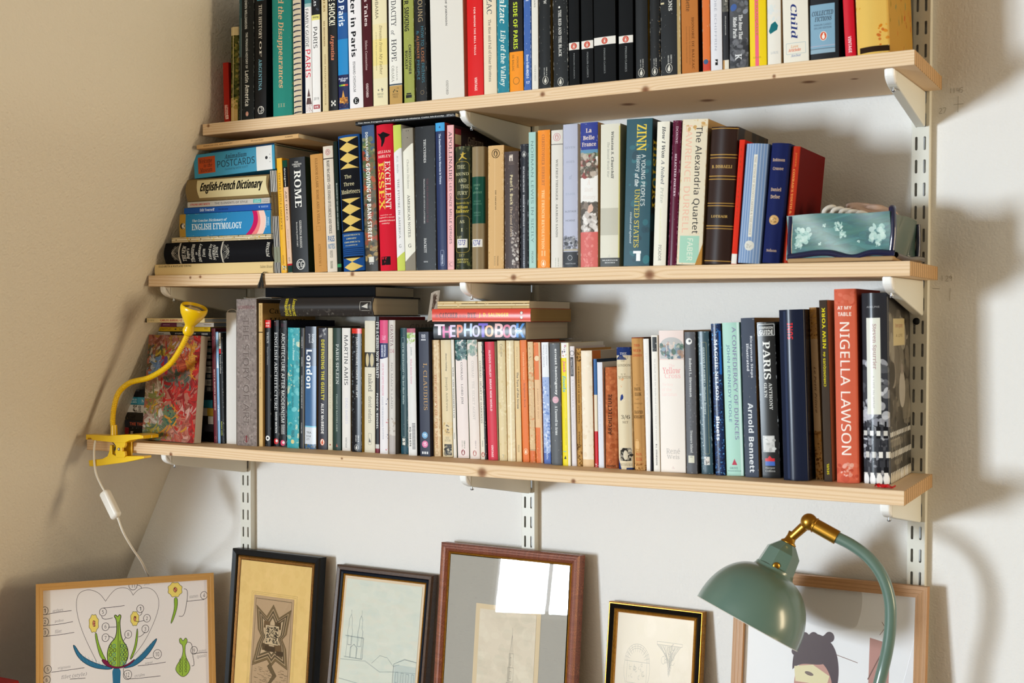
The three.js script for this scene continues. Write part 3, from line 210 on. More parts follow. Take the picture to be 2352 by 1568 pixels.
[0,716.5,-340.2,203.0,20.3,199.0,120.0,-0.0016,"#ee8a17","#3a3a30",0,0.4,0,"book","orange paperback with pale brown lettering on the middle shelf",[["t",0.032,0.401,0.36,0.58,"#8a4a14","rd","CHRISTOPHER HIBBERT"],["t",0.432,0.862,0.36,0.58,"#f6cf9a","Rd","THE FRENCH REVOLUTION"],["t",0.875,0.912,0.55,0.65,"#f2d8b0","Sd","PENGUIN"],["t",0.875,0.912,0.35,0.45,"#f2d8b0","Sd","BOOKS"],["p",0.966,0.966,0.5,5,"#f0e2cc","#ee8a17"],["w",0,0,0.35,0,"#fae0b8"]],0,"books on the middle shelf"],
[0,737.7,-340.2,203.0,18.7,197.5,120.0,-0.0014,"#dcd6cc","#dcd6cc",0,0.4,0,"book","off-white paperback with rosy bird emblem above a thin black rule",[["o",0.051,0.051,0.5,5.4,"#dcd6cc","#c88a90"],["p",0.051,0.051,0.5,4.4,"#dcd6cc","#c48a8a"],["b",0.101,0.105,0,1,"#2a2826"],["t",0.212,0.778,0.42,0.6,"#6a665e","Rd","WILFRED THESIGER · ARABIAN SANDS"],["t",0.927,0.99,0.6,0.7,"#998","Sd","ISBN 0 14"],["t",0.927,0.99,0.4,0.48,"#998","Sd","009 514 8"]],0,"books on the middle shelf"],
[0,759.7,-340.3,203.0,23.3,204.5,120.0,0.0023,"#b4b6c8","#cbb59a",0,0.35,0,"book","lavender grey paperback with building engraving above a dark foot",[["t",0.154,0.169,0.14,0.84,"#8c90a4","rh","SEVEN"],["t",0.254,0.269,0.2,0.78,"#8c90a4","rh","AGES"],["t",0.354,0.384,0.42,0.62,"#9498ac","ih","of"],["t",0.479,0.494,0.18,0.82,"#9aa0b4","rh","PARIS"],["t",0.603,0.615,0.12,0.9,"#6a6c7a","sh","ALISTAIR"],["t",0.667,0.679,0.18,0.82,"#6a6c7a","sh","HORNE"],["n",0.789,0.871,0.05,0.95,["#5a5a60","#8a8a8c","#3a3a40","#b0b0b4"],70],["b",0.871,0.883,0,1,"#b0a690"],["b",0.889,1.002,0,1,"#2a2b30"],["o",0.932,0.932,0.48,3.4,"#2a2b30","#d0d0d0"],["t",0.968,0.977,0.15,0.85,"#c8c8c8","sh","VINTAGE"],["w",0,0,0.25,0,"#d8d8e0"]],0,"books on the middle shelf"],
[0,789.0,-340.3,203.0,27.2,204.8,125.0,0.0026,"#e8e4de","#b08a58",0,0.35,0,"book","paperback banded blue, painting, white, portrait and red down its spine",[["b",-0.019,0.188,0,1,"#1f2f86"],["t",0.041,0.071,0.33,0.66,"#f0d8c0","Rh","La"],["t",0.089,0.119,0.16,0.82,"#f0d8c0","Rh","Belle"],["t",0.137,0.164,0.1,0.9,"#f0d8c0","Rh","France"],["b",0.188,0.212,0,1,"#5a8aa8"],["b",0.212,0.236,0,1,"#7a8a6a"],["n",0.224,0.372,0,1,["#5a4a3c","#7a6450","#8a3a34","#a8a090","#3a3a2c","#c8b8a8"],110],["t",0.393,0.429,0.4,0.6,"#e0cfc4","ih","A"],["t",0.447,0.477,0.24,0.74,"#dccfc6","ih","Short"],["t",0.501,0.537,0.12,0.9,"#dccfc6","ih","History"],["b",0.552,0.757,0,1,"#5a5046"],["n",0.552,0.757,0,1,["#4a4238","#6a5c50","#8a7a6c"],40],["h",0.561,0.633,0.4,0.75,"#d8b09a"],["n",0.633,0.757,0.15,0.95,["#e8e2dc","#c0b4ac","#d8d0c8"],70],["b",0.757,1.019,0,1,"#d06058"],["n",0.757,1.019,0.2,0.7,["#e08a80","#d8756c"],40],["w",0,0,0.3,0,"#f0e4dc"]],0,"books on the middle shelf"],
[0,820.6,-340.4,203.0,29.9,200.3,125.0,-0.0055,"#d9d4c2","#b8b088",0,0.4,0,"book","cream paperback with grey block near its foot and black italic author",[["b",0.588,0.778,0,1,"#bdb8a6"],["b",0.015,0.998,0.93,1,"#c9c07c"],["t",0.049,0.384,0.56,0.7,"#2a2a28","Id","Winston S. Churchill"],["t",0.125,0.375,0.36,0.48,"#8a877a","id","The Second World War"],["b",0.937,0.946,0,1,"#3a3a3a"],["b",0.946,1.007,0,1,"#4a4a48"],["t",0.949,0.958,0.12,0.92,"#ddd","Rh","MARINER"],["t",0.967,0.976,0.25,0.78,"#ddd","Rh","BOOKS"],["3",0.909,0.933,0.4,0.55,"#cfcaba",0.5]],0,"books on the middle shelf"],
[0,860.8,-340.5,203.0,38.8,204.1,145.0,-0.0242,"#1f4c58","#182428",0,0.35,0,"book","thick dark teal paperback with yellow and white lettering and numeral logo",[["n",0.077,0.966,0.1,0.95,["#2a6a72","#1a3c48","#2f7a80"],26],["t",0.038,0.219,0.42,0.78,"#e8c83c","Rd","ZINN"],["t",0.242,0.592,0.62,0.78,"#e8e6e0","sd","A YOUNG PEOPLE'S"],["t",0.245,0.361,0.38,0.58,"#e8e6e0","rd","History"],["t",0.37,0.462,0.38,0.55,"#e8e6e0","Id","of the"],["t",0.476,0.874,0.38,0.58,"#e4c43a","rd","UNITED STATES"],["t",0.63,0.847,0.2,0.3,"#dad8d2","Id","revised and updated"],["b",0.897,0.915,0.38,0.68,"#efefec"],["b",0.915,0.966,0.5,0.66,"#efefec"]],["#141a1c",[["n",0,1,0,1,["#1c4650","#0e1416","#2a6068"],30],["t",0.14,0.62,0.03,0.14,"#d8b02c","Rd","HISTORY"],["t",0.3,0.9,0.16,0.3,"#d8b02c","Rd","UNITED"]]],"books on the middle shelf"],
[0,895.3,-340.6,203.0,18.6,197.8,140.0,-0.0305,"#e6e0cf","#15161a",0,0.4,0,"book","cream paperback whose italic title fades from black to pale yellow",[["t",0.033,0.256,0.42,0.68,"#2c2c30","Id","How I Won"],["t",0.265,0.438,0.42,0.68,"#6a6c70","Id","A Nobel"],["t",0.453,0.568,0.42,0.68,"#b8b8a8","Id","Prize"],["t",0.598,0.847,0.42,0.56,"#dcd8a8","id","some reflections"],["t",0.856,0.965,0.4,0.65,"#5a584c","sd","PICADOR"]],0,"books on the middle shelf"],
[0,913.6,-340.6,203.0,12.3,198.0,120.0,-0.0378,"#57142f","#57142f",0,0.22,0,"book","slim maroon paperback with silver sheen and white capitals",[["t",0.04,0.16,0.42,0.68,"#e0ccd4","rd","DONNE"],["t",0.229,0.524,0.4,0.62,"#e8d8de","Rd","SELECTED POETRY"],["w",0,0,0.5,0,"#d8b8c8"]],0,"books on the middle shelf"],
[0,938.5,-340.6,203.0,36.6,197.3,135.0,-0.0439,"#e3d6bb","#a98a5e",0,0.5,0,"book","thick cream worn paperback with tall black title over faded pink letters and a mint foot",[["t",0.042,0.78,0.16,0.42,"#e8b8a0","sd","LAWRENCE DURRELL"],["t",0.048,0.786,0.5,0.82,"#242326","sd","The Alexandria Quartet"],["b",0.801,0.987,0.1,0.86,"#a4cdb6"],["t",0.819,0.972,0.4,0.62,"#e0e4d0","sd","FABER"],["3",0.852,1.017,0.7,1.05,"#b4803c",1.0],["n",-0.002,0.072,0,1,["#c89c60","#d8b478"],10],["w",0,0,0.4,0,"#c89a58"]],0,"books on the middle shelf"],
[0,978.3,-340.7,203.0,38.5,183.8,135.0,-0.0556,"#2e1c16","#231812",1,0.35,0,"book","dark brown leather-bound volume with raised gilt double rules",[["b",0.01,0.016,0,1,"#b58a3e"],["b",0.2,0.207,0,1,"#b58a3e"],["b",0.223,0.229,0,1,"#b58a3e"],["b",0.356,0.363,0,1,"#b58a3e"],["b",0.379,0.385,0,1,"#b58a3e"],["b",0.554,0.56,0,1,"#b58a3e"],["b",0.573,0.579,0,1,"#b58a3e"],["b",0.719,0.726,0,1,"#b58a3e"],["b",0.739,0.745,0,1,"#b58a3e"],["b",0.975,0.982,0,1,"#b58a3e"],["b",0.229,0.353,0.0,1,"#3a241c"],["b",0.579,0.716,0,1,"#241611"],["t",0.28,0.302,0.12,0.86,"#d4ac5a","Rh","B. DISRAELI"],["t",0.643,0.662,0.2,0.8,"#d4ac5a","Rh","LOTHAIR"]],["#1e1410",[["n",0,1,0.15,1,["#3a2a1c","#0e0a08","#4a3a24","#15100c"],160]]],"books on the middle shelf"],
[0,1001.6,-340.8,203.0,7.6,165.9,115.0,-0.0695,"#d8321f","#b81c18",0,0.5,0,"book","slim scarlet paperback leaning, with a white tip at its foot",[["t",0.046,0.624,0.35,0.5,"#a83a20","Rd","THE POETS"],["b",0.915,0.996,0,1,"#e8e2d8"]],0,"books on the middle shelf"],
[0,1022.0,-340.8,203.0,31.4,158.4,130.0,-0.0763,"#7690b4","#5c7294",1,0.7,0,"book","pale blue hardback with fine vertical stripes and narrow white title strip",[["b",-0.046,1.012,0.08,0.115,"#a6b4c8"],["b",-0.046,1.012,0.2,0.235,"#a6b4c8"],["b",-0.046,1.012,0.32,0.355,"#a6b4c8"],["b",-0.046,1.012,0.44,0.475,"#a6b4c8"],["b",-0.046,1.012,0.56,0.595,"#a6b4c8"],["b",-0.046,1.012,0.68,0.715,"#a6b4c8"],["b",-0.046,1.012,0.8,0.835,"#a6b4c8"],["b",-0.046,1.012,0.92,0.955,"#a6b4c8"],["b",0.092,0.779,0.42,0.58,"#ddd8ca"],["t",0.107,0.764,0.46,0.54,"#9a948a","rd","THE AUTHOR OF ROCOCO CARTER & THE OTHER"],["o",0.852,0.852,0.5,6.6,"#d4d2c8",0],["n",0.833,0.87,0.4,0.6,["#b8b4a8","#a8a498"],10]],0,"books on the middle shelf"],
[0,1052.1,-340.9,203.0,24.6,157.4,130.0,-0.0824,"#1a2250","#1a2250",1,0.6,0,"book","navy blue cloth hardback with gold lettering and round gold medallion",[["t",0.127,0.153,0.15,0.82,"#d8b48a","Rh","Robinson"],["t",0.2,0.225,0.2,0.78,"#d8b48a","Rh","Crusoe"],["t",0.371,0.4,0.18,0.76,"#d8b48a","Rh","Daniel"],["t",0.429,0.462,0.2,0.72,"#d8b48a","Rh","Defoe"],["o",0.64,0.64,0.5,6.4,"#c8a068",0],["n",0.622,0.659,0.34,0.66,["#e2c290","#8a6a40"],16],["t",0.885,0.907,0.22,0.78,"#d8b48a","Rh","Nelson"]],0,"books on the middle shelf"],
[0,1070.0,-340.9,194.0,10.6,153.8,130.0,-0.086,"#b3331f","#5a0d0b",1,0.6,0,"book","red hardback with gilt spine lettering leaning behind the ceramic dish",[["t",0.054,0.173,0.5,0.72,"#d8803a","Rd","JOSEPH"],["t",0.196,0.576,0.4,0.66,"#e0a050","Rd","CONRAD'S YOUTH &"]],0,"books on the middle shelf"],
[0,54.4,-629.4,154.5,8.2,199.3,125.0,0.0212,"#5e1420","#5e1420",0,0.3,0,"music_case","slim maroon music case leaning near the small red painting",[["t",0.356,0.713,0.35,0.65,"#d8c0b8","Rd","BIZET & MARTHA ARGERICH"],["o",0.083,0.083,0.5,2.2,"#5e1420","#d8a0a0"],["o",0.952,0.952,0.5,2,"#5e1420","#d8a0a0"]],0,"books on the bottom shelf"],
[0,61.8,-629.4,154.1,5.7,193.3,125.0,0.022,"#7aa4c8","#7aa4c8",0,0.2,0,"disc_case","very slim pale blue disc case beside the maroon one",[["t",0.656,0.793,0.3,0.7,"#e8eef4","Sd","LE BALLON"],["b",0.011,0.07,0,1,"#a8c8e0"],["3",0.226,0.324,0.1,0.9,"#dce8f0",0.5]],0,"books on the bottom shelf"],
[0,69.9,-629.4,154.4,8.0,191.8,125.0,0.0222,"#17181a","#17181a",0,0.35,0,"disc_case","disc case with white and red top and chewed white edge",[["b",-0.016,0.145,0,0.6,"#ddd8cc"],["t",0.059,0.121,0.1,0.55,"#2a2a30","sd","mk2"],["b",0.145,0.188,0,0.55,"#d01f26"],["t",0.2,0.369,0.12,0.5,"#e8e4dc","Sd","françois truffaut"],["t",0.801,0.927,0.2,0.55,"#c8d060","Sd","baisers volés"],["n",0.023,0.994,0.75,1,["#ddd6c6","#b8b09c"],30]],0,"books on the bottom shelf"],
[0,85.5,-629.4,150.3,22.7,226.8,135.3,-0.004,"#dedad5","#d4cfc8",2,0.55,0,"slipcase","blank white slipcase with an arched opening at its upper end",[],0,"books on the bottom shelf"],
[0,131.8,-629.4,164.4,43.6,249.3,149.4,-0.0005,"#8b7f7a","#5c524c",0,0.6,0,"book","wide speckled grey art history spine with capitals shaded to look blind embossed",[["n",-0.02,1.019,0,1,["#9a8e88","#7c706c","#a0948e","#746a66","#908480"],900],["t",0.045,0.066,0.1,0.9,"#7a4448","sh","GOMBRICH"],["t",0.125,0.855,0.36,0.66,"#b4aaa4","sd","THE STORY OF ART"],["t",0.127,0.858,0.345,0.645,"#6c605c","sd","THE STORY OF ART"],["o",0.953,0.953,0.5,4.5,"#8b7f7a","#7c3a3e"],["b",0.929,0.977,0.47,0.53,"#7c3a3e"],["w",0,0,0.2,0,"#c0b4ac"]],0,"books on the bottom shelf"],  // pale and dark letters paint the light and shade of the relief
[0,158.7,-629.4,160.4,8.5,242.4,145.4,-0.0019,"#d6b37a","#a8824c",0,0.5,0,"book","slim tan art history paperback with a visible tan cover",[["t",0.015,0.164,0.3,0.68,"#8a6a3c","rd","HISTORY OF ART"],["b",0.2,0.206,0,1,"#3a2c1c"],["t",0.258,0.486,0.3,0.62,"#a8884e","rd","GREECE AND ROME"],["t",0.513,0.595,0.32,0.62,"#6a5030","rd","Woodford"],["t",0.887,0.954,0.35,0.6,"#a8884e","id","Cambridge"]],["#b08a50",[["t",0.035,0.085,0.12,0.95,"#2c2418","rh","Cambridge"],["t",0.1,0.15,0.12,0.8,"#2c2418","rh","History"]]],"books on the bottom shelf"],
[0,169.6,-629.4,154.9,12.7,213.9,139.9,-0.0027,"#14161a","#14161a",0,0.35,0,"book","black art paperback with a bright red square on top",[["b",-0.033,0.061,0,1,"#d8201c"],["t",0.015,0.032,0.2,0.8,"#f0e4dc","Sh","world"],["t",0.035,0.053,0.22,0.78,"#f0e4dc","Sh","of art"],["t",0.094,0.183,0.36,0.72,"#d8d8d4","rd","WREN"],["t",0.211,0.355,0.4,0.62,"#c0c0bc","rd","Margaret Whinney"],["o",0.934,0.934,0.5,4.4,"#f0ede8",0],["o",0.934,0.934,0.5,2,"#14161a",0],["w",0,0,0.15,0,"#d8d0c0"]],0,"books on the bottom shelf"],
[0,182.4,-629.4,148.6,12.3,213.7,133.6,-0.0047,"#121316","#121316",0,0.35,0,"book","black paperback with white capitals about English buildings and red foot emblem",[["t",0.01,0.045,0.2,0.8,"#8a2a2c","Rh","WORLD OF ART"],["t",0.096,0.71,0.22,0.72,"#e8e6e2","rd","ENGLISH ARCHITECTURE"],["t",0.727,0.893,0.35,0.66,"#e0deda","Sd","DAVID WATKIN"],["o",0.959,0.959,0.5,5,"#d02a2c",0],["o",0.955,0.955,0.6,2.4,"#e8e0dc",0],["w",0,0,0.2,0,"#d8d0c0"]],0,"books on the bottom shelf"],
[0,196.6,-629.4,148.6,14.8,213.0,133.6,-0.0111,"#121316","#2a2436",0,0.3,0,"book","black paperback about modern buildings with white sans capitals and pink foot emblem",[["t",0.024,0.052,0.15,0.85,"#7a2a4c","Rh","WORLD OF ART"],["t",0.1,0.807,0.25,0.75,"#ecebe6","sd","ARCHITECTURE AFTER MODERNISM"],["t",0.824,0.9,0.55,0.75,"#d8d6d2","Sd","DIANE"],["t",0.824,0.9,0.28,0.48,"#d8d6d2","Sd","GHIRARDO"],["o",0.969,0.969,0.5,5,"#d8486c",0],["o",0.965,0.965,0.6,2.4,"#e8e0dc",0],["w",0,0,0.35,0,"#c8c8d8"]],0,"books on the bottom shelf"],
[0,224.5,-629.4,157.6,24.9,200.9,115.0,-0.0135,"#2b9ba5","#1c8088",0,0.4,0,"book","battered turquoise paperback with cream scuffs all over",[["t",0.084,0.272,0.45,0.62,"#d8e8e0","Rd","Nikolaus Pevsner"],["t",0.298,0.67,0.35,0.6,"#1c5a60","Id","An Outline of European Architecture"],["t",0.851,0.909,0.4,0.65,"#1c4a50","Sd","PENGUIN"],["o",0.946,0.946,0.5,3.6,"#d8c88a",0],["n",0.334,0.515,0.0,0.4,["#d8d0b0","#c8c4a0"],18],["n",0.008,0.989,0,1,["#6ac0c4","#1c8890","#d8d4b4"],50],["w",0,0,1.0,0,"#ddd6b8"]],0,"books on the bottom shelf"],
[0,242.2,-629.4,156.4,7.9,200.7,140.0,-0.0087,"#24242a","#a8a090",0,0.4,0,"book","slim black catalogue with tiny white lettering",[["t",0.072,0.166,0.35,0.65,"#d0d0cc","Sd","CHRISTIE'S"],["t",0.241,0.317,0.35,0.6,"#d0d0cc","Sd","NINETEENTH"],["t",0.393,0.667,0.35,0.6,"#d0d0cc","Sd","FINE ENGLISH FURNITURE AND WORKS OF ART"],["t",0.783,0.873,0.35,0.6,"#d0d0cc","Sd","19 October 2000"],["b",-0.0,1.0,0.86,1,"#8a8478"]],0,"books on the bottom shelf"],
[0,259.1,-629.4,155.1,23.3,203.2,125.0,-0.0085,"#3f6590","#6a5438",0,0.2,0,"book","blue city guide with white capital city name and library label",[["b",-0.016,0.179,0,1,"#333844"],["b",0.179,0.321,0,1,"#3a4a66"],["t",0.062,0.136,0.55,0.8,"#e8eaee","sd","lonely"],["t",0.062,0.136,0.3,0.52,"#e8eaee","sd","planet"],["t",0.19,0.506,0.12,0.66,"#f2f4f6","Sd","London"],["b",0.811,0.822,0,1,"#7ac0d8"],["b",0.822,0.961,0,1,"#cfd4dc"],["t",0.858,0.875,0.15,0.6,"#333","sh","TRA"],["t",0.886,0.904,0.15,0.55,"#333","sh","914"],["t",0.911,0.929,0.15,0.4,"#333","sh","21"],["n",0.961,1.0,0,1,["#7a6a4a","#4a5a3a","#c8b890","#333"],24]],0,"books on the bottom shelf"],
[0,281.0,-629.4,151.1,19.4,200.8,122.0,-0.0069,"#34323a","#2c2a30",0,0.4,0,"book","charcoal paperback with yellow title and orange bird badge",[["n",-0.011,0.071,0.1,0.9,["#aaa8a4","#6a686c","#d0cecc"],14],["t",0.096,0.594,0.35,0.7,"#d8c828","Sd","DEFENDING THE GUILTY"],["t",0.62,0.871,0.36,0.64,"#e8e4e0","Sd","ALEX McBRIDE"],["p",0.939,0.939,0.5,5.6,"#d8542a","#efe6da"]],0,"books on the bottom shelf"],
[0,296.4,-629.4,150.7,9.5,200.8,122.0,-0.0036,"#dad2bb","#dad2bb",0,0.5,0,"book","slim cream poetry paperback with pale spaced capitals",[["t",0.253,0.66,0.35,0.6,"#a89c82","rd","SHARON OLDS  STAG'S LEAP"],["o",0.957,0.957,0.5,1.4,"#a86a5a",0]],0,"books on the bottom shelf"],
[0,310.3,-629.4,150.9,16.2,200.9,125.0,-0.0035,"#23382f","#23382f",0,0.45,0,"book","dark green poetry paperback with white widely spaced serif title",[["t",0.131,0.459,0.38,0.7,"#dfe0d8","rd","PARIS SPLEEN"],["t",0.54,0.847,0.4,0.6,"#b8c0b4","rd","CHARLES BAUDELAIRE"],["3",0.943,0.971,0.4,0.65,"#b0604a",0.5]],0,"books on the bottom shelf"],
[0,327.8,-629.4,149.4,17.2,200.9,125.0,-0.0011,"#e4dfd8","#d8b878",0,0.4,0,"book","white paperback with bold black author over pale lilac title",[["t",0.06,0.464,0.3,0.72,"#232326","sd","MARTIN AMIS"],["t",0.57,0.78,0.42,0.7,"#c4c2d0","sd","DEAD BABIES"],["t",0.89,0.975,0.42,0.62,"#555","sd","VINTAGE"]],0,"books on the bottom shelf"],
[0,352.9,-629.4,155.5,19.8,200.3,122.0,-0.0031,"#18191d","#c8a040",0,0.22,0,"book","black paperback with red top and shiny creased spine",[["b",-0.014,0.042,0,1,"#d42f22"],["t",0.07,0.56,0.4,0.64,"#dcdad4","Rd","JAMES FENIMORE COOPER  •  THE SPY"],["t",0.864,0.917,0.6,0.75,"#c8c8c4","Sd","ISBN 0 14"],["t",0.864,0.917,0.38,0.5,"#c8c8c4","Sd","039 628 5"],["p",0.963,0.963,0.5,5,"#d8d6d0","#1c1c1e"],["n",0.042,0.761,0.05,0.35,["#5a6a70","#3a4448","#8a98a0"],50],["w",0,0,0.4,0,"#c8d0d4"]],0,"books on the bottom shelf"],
[0,376.7,-629.4,153.2,20.6,212.7,125.0,-0.0045,"#dbd3bd","#dbd3bd",0,0.45,0,"book","cream paperback with small square portrait photo and lowercase title",[["b",0.239,0.352,0.0,1,"#2e2a26"],["e",0.246,0.348,0.12,0.45,"#c8b890"],["e",0.246,0.348,0.55,0.88,"#c8b890"],["t",0.401,0.537,0.38,0.78,"#3a3832","rd","naked"],["t",0.573,0.775,0.4,0.72,"#6a675c","rd","david sedaris"],["r",0.854,0.94,0.4,0.68,"#777060",0.5],["3",0.887,0.921,0.45,0.63,"#444",0.5]],0,"books on the bottom shelf"],
[0,391.3,-629.4,152.9,7.4,219.4,137.9,-0.0027,"#17171c","#7c1420",0,0.4,0,"book","slim black paperback with white ragged capitals, beside the pink handbook",[["t",0.038,0.45,0.15,0.85,"#e6e4e0","Rd","IT'S A CRISIS! NOW WHAT?"],["t",0.562,0.824,0.25,0.75,"#d6d4d0","Sd","PEGGY R. BENDEL"],["b",0.936,0.968,0,1,"#c8c4c0"],["b",0.968,1.0,0,1,"#7a1c2c"]],0,"books on the bottom shelf"],
[0,407.8,-629.4,158.5,15.4,213.8,125.0,-0.0002,"#e4e0e2","#e4e0e2",0,0.35,0,"book","handbook banded pink, navy and white with pink lettering",[["b",-0.016,0.172,0,1,"#d84a78"],["b",0.172,0.289,0,1,"#1f2a5c"],["3",0.276,0.296,0,1,"#e4e0e2",1],["t",0.114,0.146,0.3,0.75,"#e8a8c0","Sd","7TH"],["t",0.185,0.276,0.55,0.78,"#e8e8f0","Sd","OFFICIAL"],["t",0.185,0.276,0.2,0.45,"#e8e8f0","Sd","HANDBOOK"],["t",0.322,0.563,0.3,0.55,"#d890a4","sd","LIFE IN THE UNITED KINGDOM"],["t",0.576,0.798,0.3,0.5,"#a0a0b0","sd","A GUIDE FOR NEW RESIDENTS"],["t",0.804,0.889,0.35,0.55,"#a0a0b0","sd","3rd EDITION"],["n",0.576,0.635,0.8,1,["#1f2a5c"],4],["n",0.732,0.781,0.8,1,["#c8203a"],3],["n",0.847,0.902,0.8,1,["#1f2a5c"],4],["n",0.961,0.993,0.75,1,["#c8203a"],3]],0,"books on the bottom shelf"],
[0,421.9,-629.4,155.8,12.1,213.8,140.8,-0.0005,"#cfc9c2","#8d857c",0,0.4,0,"book","tall pale grey literary magazine spine with number and spaced capitals",[["t",0.036,0.195,0.28,0.72,"#6a4448","rd","GRANTA"],["t",0.214,0.243,0.15,0.85,"#a8606a","rh","134"],["t",0.318,0.659,0.35,0.65,"#8a8480","sd","NO MAN'S LAND"],["n",0.731,0.998,0,1,["#b8a898","#c8bcb0","#a89c94"],30],["b",0.861,0.998,0,1,"#b4aca8"]],["#7d766e",[["n",0.5,1,0,1,["#6a645e","#96908a","#58524c"],30],["t",0.03,0.09,0.3,0.95,"#5a544e","sh","GRANTA"]]],"books on the bottom shelf"],
[0,439.3,-629.4,146.3,13.7,201.3,115.0,0.0081,"#1f3f45","#1f3f45",0,0.3,0,"book","dark teal paperback with a thin rounded frame round its lettering",[["r",0.076,0.863,0.2,0.7,"#a8b8b4",0.5],["t",0.117,0.604,0.34,0.58,"#c8d4cc","Rd","GUY DE MAUPASSANT • The Best Short Stories"],["b",0.873,0.929,0.25,0.65,"#d8d4c8"],["n",0.873,0.929,0.28,0.62,["#4a4a44","#222","#a8a498"],10],["b",0.936,0.998,0,1,"#1c4a58"],["w",0,0,0.3,0,"#d8d0c0"]],0,"books on the bottom shelf"],
[0,462.5,-629.4,158.3,16.1,200.7,120.0,0.0155,"#dfdcd9","#2a2c22",0,0.4,0,"book","white paperback with green picture top and library barcode label",[["b",-0.014,0.034,0,1,"#b05a6c"],["n",0.034,0.116,0,1,["#a8c068","#8ab050","#c8d8a0","#7a9a5a"],24],["b",0.034,0.116,0,0.01,"#a8c070"],["t",0.147,0.212,0.4,0.65,"#5a5c62","rd","James"],["t",0.239,0.438,0.4,0.62,"#c07088","rd","What Maisie Knew"],["t",0.777,0.928,0.12,0.4,"#2a2a2a","Sd","KQ-564-674"],["b",0.746,0.751,0.5,0.85,"#4a4a4e"],["b",0.757,0.762,0.5,0.85,"#4a4a4e"],["b",0.768,0.773,0.5,0.85,"#4a4a4e"],["b",0.779,0.784,0.5,0.85,"#4a4a4e"],["b",0.79,0.795,0.5,0.85,"#4a4a4e"],["b",0.801,0.806,0.5,0.85,"#4a4a4e"],["b",0.812,0.817,0.5,0.85,"#4a4a4e"],["b",0.823,0.828,0.5,0.85,"#4a4a4e"],["b",0.834,0.839,0.5,0.85,"#4a4a4e"],["b",0.845,0.85,0.5,0.85,"#4a4a4e"],["b",0.856,0.861,0.5,0.85,"#4a4a4e"],["b",0.867,0.872,0.5,0.85,"#4a4a4e"],["b",0.878,0.883,0.5,0.85,"#4a4a4e"],["b",0.889,0.894,0.5,0.85,"#4a4a4e"],["b",0.9,0.905,0.5,0.85,"#4a4a4e"],["b",0.911,0.916,0.5,0.85,"#4a4a4e"],["b",0.922,0.927,0.5,0.85,"#4a4a4e"],["b",0.933,0.938,0.5,0.85,"#4a4a4e"],["b",0.944,0.949,0.5,0.85,"#4a4a4e"]],0,"books on the bottom shelf"],
[0,486.2,-629.4,159.1,18.9,195.4,135.0,0.0147,"#22253a","#22253a",0,0.3,0,"disc_box","navy disc box set with gold spaced capitals and round age badges",[["t",0.021,0.042,0.3,0.68,"#e0e0e4","Sh","DVD"],["t",0.045,0.052,0.3,0.68,"#e0e0e4","Sh","VIDEO"],["b",0.059,0.069,0.25,0.72,"#d0d0d4"],["t",0.251,0.629,0.36,0.78,"#c8964a","rd","I, CLAUDIUS"],["o",0.83,0.83,0.5,5.4,"#6aa0c8",0],["t",0.818,0.842,0.35,0.65,"#e8f0f4","Sh","15"],["o",0.902,0.902,0.5,5.6,"#d8709c",0],["t",0.888,0.916,0.36,0.64,"#f4e8ee","Sh","15"],["b",0.961,0.982,0.2,0.36,"#d8d8d8"],["b",0.961,0.982,0.42,0.58,"#d8d8d8"],["b",0.961,0.982,0.64,0.8,"#d8d8d8"]],0,"books on the bottom shelf"],
[0,503.3,-629.4,150.9,14.0,182.6,112.0,0.0164,"#d9b98c","#c8a06a",0,0.4,0,"book","tan paperback with reddish faded title, first of the pale run after the navy disc box",[["t",0.289,0.933,0.3,0.62,"#b8764a","Id","THE RETURN OF EVA PERON"],["n",0.005,0.993,0,1,["#e6cda2","#c8a070","#ecd8b4"],80],["b",0.005,0.996,0.72,0.8,"#ecdab6"],["o",0.97,0.97,0.5,3,"#d9b98c","#a87a4a"],["w",0,0,0.5,0,"#f0e0c0"]],0,"books on the bottom shelf"],
[0,521.2,-629.4,148.3,18.8,182.7,118.0,0.0226,"#dfcba2","#dfcba2",0,0.45,0,"book","cream paperback with italic author, stained lower part and engraved foot picture",[["t",0.113,0.269,0.45,0.62,"#4a4030","Id","Henry Fielding"],["t",0.317,0.608,0.4,0.65,"#6a5c40","rd","Joseph Andrews"],["n",0.705,0.817,0,1,["#c8a468","#d4b47c","#dcc08c"],30],["n",0.727,0.795,0.4,0.75,["#6a5c48"],8],["t",0.828,0.847,0.35,0.7,"#6a5c40","rh","DENT"],["t",0.851,0.869,0.25,0.8,"#6a5c40","rh","DUTTON"],["b",0.892,0.985,0.2,0.9,"#3a352c"],["n",0.895,0.981,0.22,0.88,["#8a8270","#c8bca0","#222"],24],["w",0,0,0.3,0,"#d8d0c0"]],0,"books on the bottom shelf"],
[0,537.3,-629.4,153.2,6.1,183.4,115.0,0.0276,"#e4ddd2","#2c4a38",0,0.4,0,"book","very slim white play text between two cream spines",[["t",0.232,0.664,0.35,0.68,"#5a5448","Rd","WILDE · LADY WINDERMERE'S FAN"],["t",0.789,0.841,0.3,0.6,"#998","Sd","PENGUIN"],["b",-0.0,0.996,0.0,0.1,"#2c4a38"]],0,"books on the bottom shelf"],
